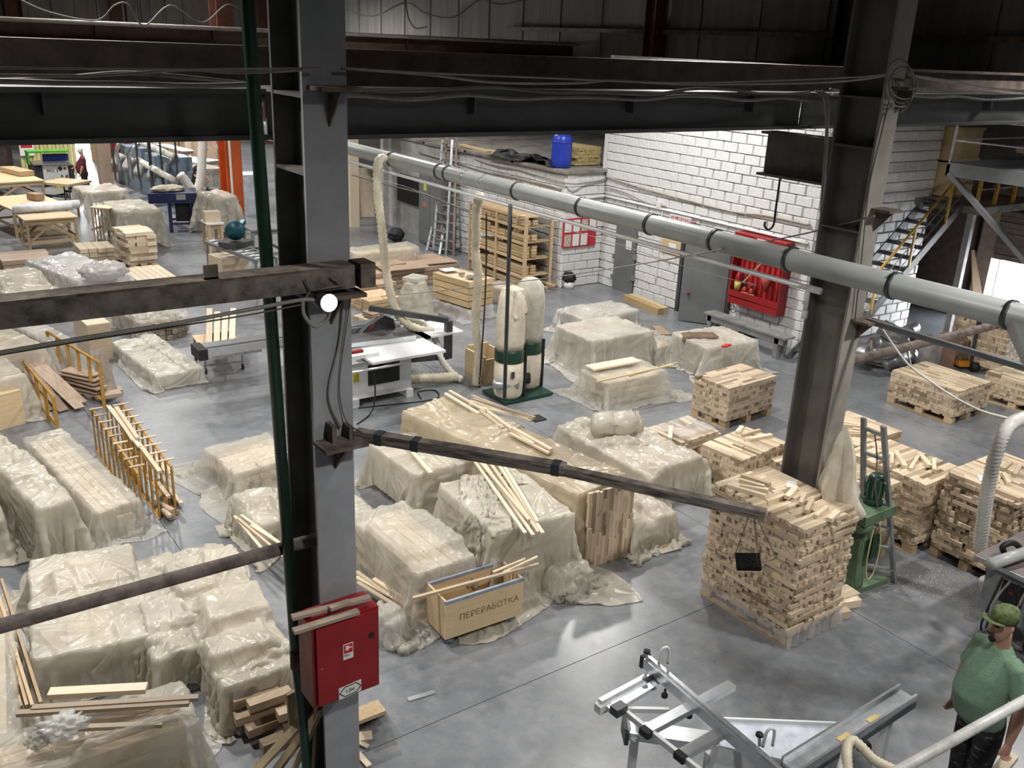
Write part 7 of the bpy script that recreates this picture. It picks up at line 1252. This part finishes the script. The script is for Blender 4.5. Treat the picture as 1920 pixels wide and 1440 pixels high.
MB().obox(a + V((0, 0, 0.06)), u * Ls, v * 0.9, (0, 0, 0.66)).build('cabinet', whitep, sn); MB().obox(a - u * 0.35 + v * 0.05, u * 0.34, v * 0.85, (0, 0, 0.66)).build('end_housing', dark, sn); MB().obox(a + u * (Ls + 0.01) + v * 0.05, u * 0.2, v * 0.85, (0, 0, 0.66)).build('end_housing', dark, sn); MB().obox(a - u * 0.3 - v * 0.1 + V((0, 0, 0.72)), u * (Ls + 0.4), v * 1.05, (0, 0, 0.05)).build('worktable', galv, sn)
gb = mat('bright green', (0.08, 0.42, 0.04), 0.4); MB().obox(a - u * 0.4 + v * 0.3 + V((0, 0, 1.10)), u * (Ls + 0.55), v * 0.6, (0, 0, 0.06)).build('hood', gb, sn); MB().obox(a - u * 0.4 + v * 0.3 + V((0, 0, 0.7)), u * 0.06, v * 0.5, (0, 0, 0.45)).build('hood_side', gb, sn)
for s in (0.1, 0.85): q = a + u * (s * Ls * 0.62 + 0.1) + v * 0.55; MB().obox(q + V((0, 0, 0.77)), u * 0.45, v * 0.3, (0, 0, 0.24)).build('sanding_drum', mat('sander blue', (0.03, 0.04, 0.3)), sn)
for q, m, r in ((0.68, black, 0.07), (0.86, redp, 0.04)): c = a + u * Ls * q - v * 0.01 + V((0, 0, 0.58)); MB().tube([c, c - v * 0.02], r, 10).build('control_knob', m, sn)
text('PRO 3', 0.14, a + u * 0.12 - v * 0.012 + V((0, 0, 0.45)), u, (0, 0, 1), inkm, sn); text('МС', 0.3, a + u * (Ls * 0.66) - v * 0.012 + V((0, 0, 0.12)), u, (0, 0, 1), inkm, sn)
one(MB().obox(P(106, 352), u * 0.36, v * 0.3, (0, 0, 0.3)), 'yellow_step', mat('step yellow', (0.7, 0.5, 0.03)), 'small yellow step in front of the sanding machine', 'step')
yw = thing('wall_yellow', 'yellow ribbed partition behind the sanding machine', None, PY(90, 330, 41.0) * 1.0, kind='structure'); x0, x1 = PY(36, 280, 41.0).x, PY(142, 280, 41.0).x; n = 14
for k in range(n): MB().b2((x0 + (x1 - x0) * k / n + 0.01, 41.0 - 0.03 * (k % 2), 0), (x0 + (x1 - x0) * (k + 1) / n - 0.01, 41.1, 5.0)).build('ribbed_panel', mat('pale yellow', (0.62, 0.55, 0.24), 0.6), yw)
sgn = thing('wall_sign', 'red and white sign on the yellow partition', 'sign', PY(49, 270, 40.9)); c = PY(49, 272, 40.92); MB().b2((c.x - 0.25, 40.9, c.z - 0.4), (c.x + 0.25, 40.93, c.z + 0.4)).build('sign_plate', paper, sgn); MB().b2((c.x - 0.2, 40.89, c.z - 0.1), (c.x + 0.2, 40.9, c.z + 0.35)).build('sign_print', mat('sign red ink', (0.5, 0.02, 0.04)), sgn)
one(MB().b2((0.5, 41.5, 0), (x0 - 0.2, 42.3, 4.5)), 'dark_rack', mat('dark brown rack', (0.05, 0.03, 0.025), 0.8, vary=0.5, scale=2), 'dark filled rack left of the yellow partition', 'rack')
tb2 = table('wheeled table with a brown board near the woman', 0.72, (129, 346), (172, 338), (119, 333), wood('kraft board', (0.5, 0.38, 0.24), (0.46, 0.34, 0.2)), steeld, False, 'wheeled_table', 0.08, 0.04)
for p in ((126, 366), (137, 371)): c = P(*p, 0.1); MB().tube([c - V((0.02, 0, 0)), c + V((0.02, 0, 0))], 0.11, 12).build('castor', black, tb2, True)
def covered(label, z, p0, p1, p2, skirt, seed, m=filmW, legs=True, **k):
    q = quad(z, p0, p1, p2); t = thing('covered_table', label, 'covered table', (q[0], q[1], 0)); u = V((math.cos(q[4]), math.sin(q[4]), 0)); v = V((-u.y, u.x, 0)); c = V((q[0], q[1], 0))
    MB().obox(c - u * q[2] / 2 - v * q[3] / 2 + V((0, 0, z - 0.3)), u * q[2], v * q[3], (0, 0, 0.28)).build('load', pine, t)
    if legs:
        for s in (-1, 1):
            for r in (-1, 1): w_ = c + u * s * (q[2] / 2 - 0.08) + v * r * (q[3] / 2 - 0.08); MB().bar(w_, w_ + V((0, 0, z - 0.3)), 0.06, 0.06).build('leg', pine, t)
    sheet('plastic_sheet', q, z, skirt, m, t, seed, res=0.06, **k); return t
covered('film covered table near the wheeled brown board', 0.9, (165, 362), (240, 357), (146, 349), 0.45, 41); covered('long film covered table behind the block stack', 0.95, (226, 399), (303, 394), (194, 378), 0.6, 42, crumple=0.6); covered('sheeted machine left of the orange column', 1.15, (394, 372), (446, 369), (378, 360), 0.8, 43, legs=False, crumple=0.6)
covered('white covered table at the far end behind the orange column', 0.9, (352, 318), (416, 314), (340, 310), 0.5, 44)
sc_ = thing('slatted_stand', 'upright slatted wooden stand by the covered table', 'stand', P(205, 430)); q = quad(0.95, (203, 391), (222, 386), (188, 383)); u = V((math.cos(q[4]), math.sin(q[4]), 0)); v = V((-u.y, u.x, 0)); c = V((q[0], q[1], 0))
MB().obox(c - u * q[2] / 2 - v * q[3] / 2 + V((0, 0, 0.92)), u * q[2], v * q[3], (0, 0, 0.03)).build('top_board', ply, sc_)
for s in (-1, 1):
    for k in range(4): w_ = c + u * (k / 3 - 0.5) * (q[2] - 0.06) + v * s * (q[3] / 2 - 0.04); MB().bar(w_, w_ + V((0, 0, 0.92)), 0.05, 0.03).build('slat', pine, sc_)
for z in (0.35,):
    for s in (-1, 1): w_ = c + v * s * q[3] / 2 + V((0, 0, z)); MB().bar(w_ - u * q[2] / 2, w_ + u * q[2] / 2, 0.03, 0.06).build('rail', pine, sc_)
q = quad(0.92, (233, 434), (286, 429), (230, 424)); stack('block_stack', 'tall stack of pale wide blocks in the far aisle', q[0], q[1], q[2], q[3] + 0.3, q[4], 0.92, 0.085, 0.22, 88, 120, 0.13, 0.0, 0.05, birch2, None, True, 2, 0.5, 0.8)
for lab, z, p0, p1, p2, m, nb, ly in (('flat pale board stack beside the block stack', 0.28, (262, 529), (336, 521), (246, 500), birch2, 6, 3), ('dark brown long boards at the left edge', 0.45, (2, 490), (100, 482), (-22, 474), brownwood, 4, 4), ('low pale board pile behind the clear film heap', 0.35, (150, 468), (215, 463), (128, 456), birch2, 4, 3), ('grey planks with film near the plank trolley', 0.3, (300, 612), (352, 602), (268, 585), oldwood, 5, 3)):
    r4 = quad(z, p0, p1, p2); t = thing('board_stack', lab, 'boards', (r4[0], r4[1], 0)); core(t, r4, z + 0.05, int(z * 100), m, nb, 0.0, 0.0, 'board', ly)
lump('tied_bag', 'tied pale plastic bag on the clear film heap', 'bag', P(195, 508, 0.75), 0.36, film('grey film', (0.7, 0.7, 0.7), 0.85), 14, (1.3, 0.8, 0.6), 0.2, 4)
# blue machine
bm = thing('blue_machine', 'navy blue machine on legs in the far aisle', 'machine', P(345, 436)); lg = [P(322, 436), P(361, 435)]; u = (lg[1] - lg[0]); Lb = u.length; u.normalize(); v = V((-u.y, u.x, 0)); o = lg[0]
for s, r in ((0, 0), (Lb, 0), (0, 0.75), (Lb, 0.75)): MB().bar(o + u * s + v * r, o + u * s + v * r + V((0, 0, 0.85)), 0.08, 0.08).build('leg', bluep, bm)
for r in (0, 0.75): MB().bar(o + v * r + V((0, 0, 0.25)), o + u * Lb + v * r + V((0, 0, 0.25)), 0.05, 0.05).build('rail', bluep, bm)
MB().obox(o - u * 0.55 - v * 0.1 + V((0, 0, 0.85)), u * (Lb + 0.75), v * 1.0, (0, 0, 0.28)).build('bed', bluep, bm); MB().obox(o + u * 0.15 + v * 0.1 + V((0, 0, 0.3)), u * 0.5, v * 0.5, (0, 0, 0.55)).build('motor', black, bm); MB().obox(o + u * 0.2 - v * 0.11 + V((0, 0, 0.95)), u * 0.25, v * 0.01, (0, 0, 0.15)).build('maker_plate', galv, bm)
lump('rag_heap', 'heap of dusty rags on the navy machine', 'rags', o + u * 0.0 + v * 0.3 + V((0, 0, 1.2)), 0.3, mat('dusty rag', (0.45, 0.42, 0.33), 0.9), 16, (1.6, 0.8, 0.4), 0.2, 5)
hose_thing('ribbed_hose', 'pale U shaped hose over the far machines', [V((PY(379, 250, 29.5).x, 29.5, 5.3)), PY(379, 250, 29.5), PY(379, 290, 29.5), PY(377, 326, 29.5), PY(373, 350, 29.5), PY(366, 357, 29.5), PY(357, 352, 29.5), PY(346, 337, 29.5), PY(337, 327, 29.5)], 0.13, hosew, 0.02, 0.12)
ml = thing('moulding_machine', 'long grey blue moulding machine in the far aisle', 'machine', P(260, 360)); a, b = P(222, 340, 0), P(322, 385, 0); u = (b - a); Lm = u.length; u.normalize(); v = V((-u.y, u.x, 0)) * -1
bgm = mat('grey blue machine', (0.20, 0.26, 0.32), 0.45)
MB().obox(a, u * Lm, v * -1.1, (0, 0, 1.05)).build('bed', bgm, ml)
for k in range(4): MB().obox(a + u * (Lm * (0.05 + 0.24 * k)) - v * 0.1 + V((0, 0, 1.05)), u * Lm * 0.18, v * -0.8, (0, 0, 0.35 + 0.1 * (k % 2))).build('spindle_hood', bgm, ml)
for k in range(4): c = a + u * (Lm * (0.2 + 0.22 * k)) + V((0, 0, 0.9)); MB().tube(catm([c, c + V((-0.3, -0.3, 0.15)), c + V((-0.5, -0.5, -0.1))], 6), 0.17, 12).build('suction_elbow', mat('dull elbow', (0.33, 0.32, 0.29), 0.5), ml, True)
for k, (p, q, lab) in enumerate((((262, 266), (325, 293), 'upper white pipe slanting over the moulding machine'), ((258, 300), (312, 330), 'middle white pipe over the moulding machine'), ((290, 318), (330, 340), 'lower white pipe over the moulding machine'))): one(MB().tube([PY(*p, 33 - k), PY(*q, 31 - k)], 0.1, 10), 'white_duct', mat('duct white', (0.7, 0.68, 0.6)), lab, 'duct', None, True)
for k, (x, y0, y1) in enumerate(((213, 250, 338), (282, 250, 352), (257, 250, 336), (303, 250, 356), (332, 250, 372))): one(MB().tube([V((PY(x - 3, y0, 31).x, 31, 9.58)), PY(x + 4, y1, 31)], 0.035 + 0.02 * (k == 1), 6), 'hanging_rod', dark, ('first', 'third', 'second', 'fourth', 'fifth')[k] + ' dark hanging rod from the left in the far aisle', 'rod')
for k, pts in enumerate(([(227, 320), (218, 285), (222, 270), (235, 262)], [(247, 335), (241, 290), (250, 276), (262, 270)], [(316, 355), (310, 310), (322, 297), (333, 293)])): one(MB().tube([PY(*p, 32) for p in pts], 0.07, 8), 'bent_conduit', galv, ('left', 'middle', 'right')[k] + ' bent grey conduit above the far machines', 'conduit', None, True)
rm = thing('red_machine', 'red beam press in the far background', 'machine', PY(235, 300, 40)); x0, x1 = PY(200, 290, 40).x, PY(268, 290, 40).x; MB().b2((x0, 40, 0.9), (x1, 41, 1.7)).build('red_beam', redp, rm); MB().b2((x0 + 0.3, 40.1, 0), (x0 + 0.7, 40.9, 0.9)).build('leg', redp, rm); MB().b2((x1 - 0.7, 40.1, 0), (x1 - 0.3, 40.9, 0.9)).build('leg', redp, rm); MB().b2((x0 + 0.8, 40.2, 1.7), (x0 + 1.6, 40.8, 2.3)).build('press_head', redp, rm)
gcx = PY(275, 300, 38).x; one(MB().b2((gcx - 0.3, 38, 0), (gcx + 0.3, 38.6, 5.0)), 'grey_column', mat('pale grey column', (0.42, 0.44, 0.45), 0.6), 'pale grey column among the far machines', 'column')
gcx = P(183, 338).x; one(MB().b2((gcx - 0.22, 36.5, 0), (gcx + 0.22, 36.9, 5.0)), 'timber_column', brownwood, 'brown timber clad column right of the woman', 'column')
for k, (z, p0, p1, p2, lab) in enumerate(((0.9, (340, 283), (364, 282), (300, 270), 'white topped far table under the windows'), (0.9, (300, 290), (330, 288), (285, 282), 'low far table beside the grey column'), (0.9, (372, 305), (415, 300), (362, 288), 'white far table behind the U shaped hose'))): table(lab, z, p0, p1, p2, whitep, pine)
rq = random.Random(8)
for k in range(14):
    x, y = 205 + (k % 7) * 30 + rq.uniform(-8, 8), 300 - (k // 7) * 20; c = P(x, y, 0); d = (rq.uniform(0.5, 1.2), rq.uniform(0.5, 1.0), rq.uniform(0.6, 1.4)); t = piece('far_crate', c + V((0, 0, d[2] / 2)), d, rq.uniform(-0.3, 0.3), (pine, birch2, mat('pale pink ply', (0.6, 0.42, 0.3)), filmW)[k % 4], None); tag(t, 'pale crate in the far background clutter', 'crate', 'crates in the far background')
# white cabinet, desk, crate and mitre saw stand by the orange column
one(MB().b2(P(455, 403) + V((0, 0, 0)), P(455, 403) + V((0.8, 0.8, 1.25))), 'white_cabinet', mat('bluish cabinet', (0.62, 0.68, 0.74), 0.5), 'bluish white machine cabinet behind the orange column', 'cabinet')
table('small white desk left of the orange column', 0.8, (388, 420), (420, 418), (374, 412), whitep, pine, False); boxthing('small open carton on the white desk', (lambda d: (d[0], d[1], 0.4, 0.3, d[4]))(quad(0.8, (388, 420), (420, 418), (374, 412))), 0.8, 1.05, birch2, 'carton', 'carton')
boxthing('panelled wooden crate under the mitre saw stand', quad(0.62, (416, 487), (466, 480), (402, 476)), 0, 0.62, birch2)
ms = thing('mitre_saw_stand', 'steel roller stand for the mitre saw', 'stand', P(450, 520)); a, b = P(404, 452, 0.85), P(502, 488, 0.85); u = (b - a).normalized(); v = V((-u.y, u.x, 0))
for r in (-0.25, 0.25):
    MB().bar(a + v * r, b + v * r, 0.05, 0.07).build('side_rail', steelg, ms)
    for q in (0.03, 0.97): w_ = a.lerp(b, q) + v * r; MB().bar(V((w_.x, w_.y, 0)), w_, 0.05, 0.05).build('leg', steelg, ms)
for k in range(9): w_ = a.lerp(b, (k + 0.5) / 9); MB().tube([w_ - v * 0.24 + V((0, 0, 0.03)), w_ + v * 0.24 + V((0, 0, 0.03))], 0.03, 8).build('roller', galv, ms, True)
mw = thing('mitre_saw', 'teal mitre saw on the roller stand', 'saw', P(452, 440, 1.0)); c = a.lerp(b, 0.42) + V((0, 0, 0.12)); MB().box(c + V((0, 0, 0.0)), (0.6, 0.5, 0.12), 0.5).build('base', dark, mw); MB().tube([c + V((-0.02, -0.04, 0.3)), c + V((0.02, 0.04, 0.3))], 0.22, 16).build('blade_guard', mat('teal plastic', (0.01, 0.09, 0.12), 0.4), mw, True); MB().bar(c + V((0.1, 0.1, 0.3)), c + V((0.3, 0.25, 0.45)), 0.1, 0.1).build('motor', mat('teal plastic', (0.01, 0.1, 0.1)), mw)
for k in range(3): tag(plank('tall_strip', P(432 + k * 5, 440 + k, 0.02), PY(424 + k * 12, 372 + 14 * k, 26.6), 0.06, 0.03, birch2), 'tall strip leaning on the orange column', 'strip', 'strips leaning on the orange column')
table('dark bench right of the orange column', 0.85, (470, 432), (530, 428), (458, 420), steelg, steelg, False)
# ================================================================ labels of look-alikes: tell them apart by their place
ORD = ('first', 'second', 'third', 'fourth', 'fifth', 'sixth', 'seventh', 'eighth', 'ninth', 'tenth', 'eleventh', 'twelfth', 'thirteenth', 'fourteenth')
def px_of(o):
    q = o.location.copy()
    if o.type == 'MESH' and q.length < 1e-6: q = sum((V(c) for c in o.bound_box), V()) / 8
    q = q - V((0, 0, H)); cx_ = RX[0] * q.x + RY[0] * q.y + RZ[0] * q.z; cz_ = RX[2] * q.x + RY[2] * q.y + RZ[2] * q.z; return cx_ / max(cz_, 0.01)
seen = {}
for o in COL.objects:
    if o.parent is None and o.get('label') and o.get('category'): seen.setdefault(o['label'], []).append(o)
for lab, lst in seen.items():
    if 2 <= len(lst) <= 14 and 'bay lamp' not in lab and len(lab.split()) <= 12:
        for k, o in enumerate(sorted(lst, key=px_of)): o['label'] = lab + ', ' + ORD[k] + ' from the left'
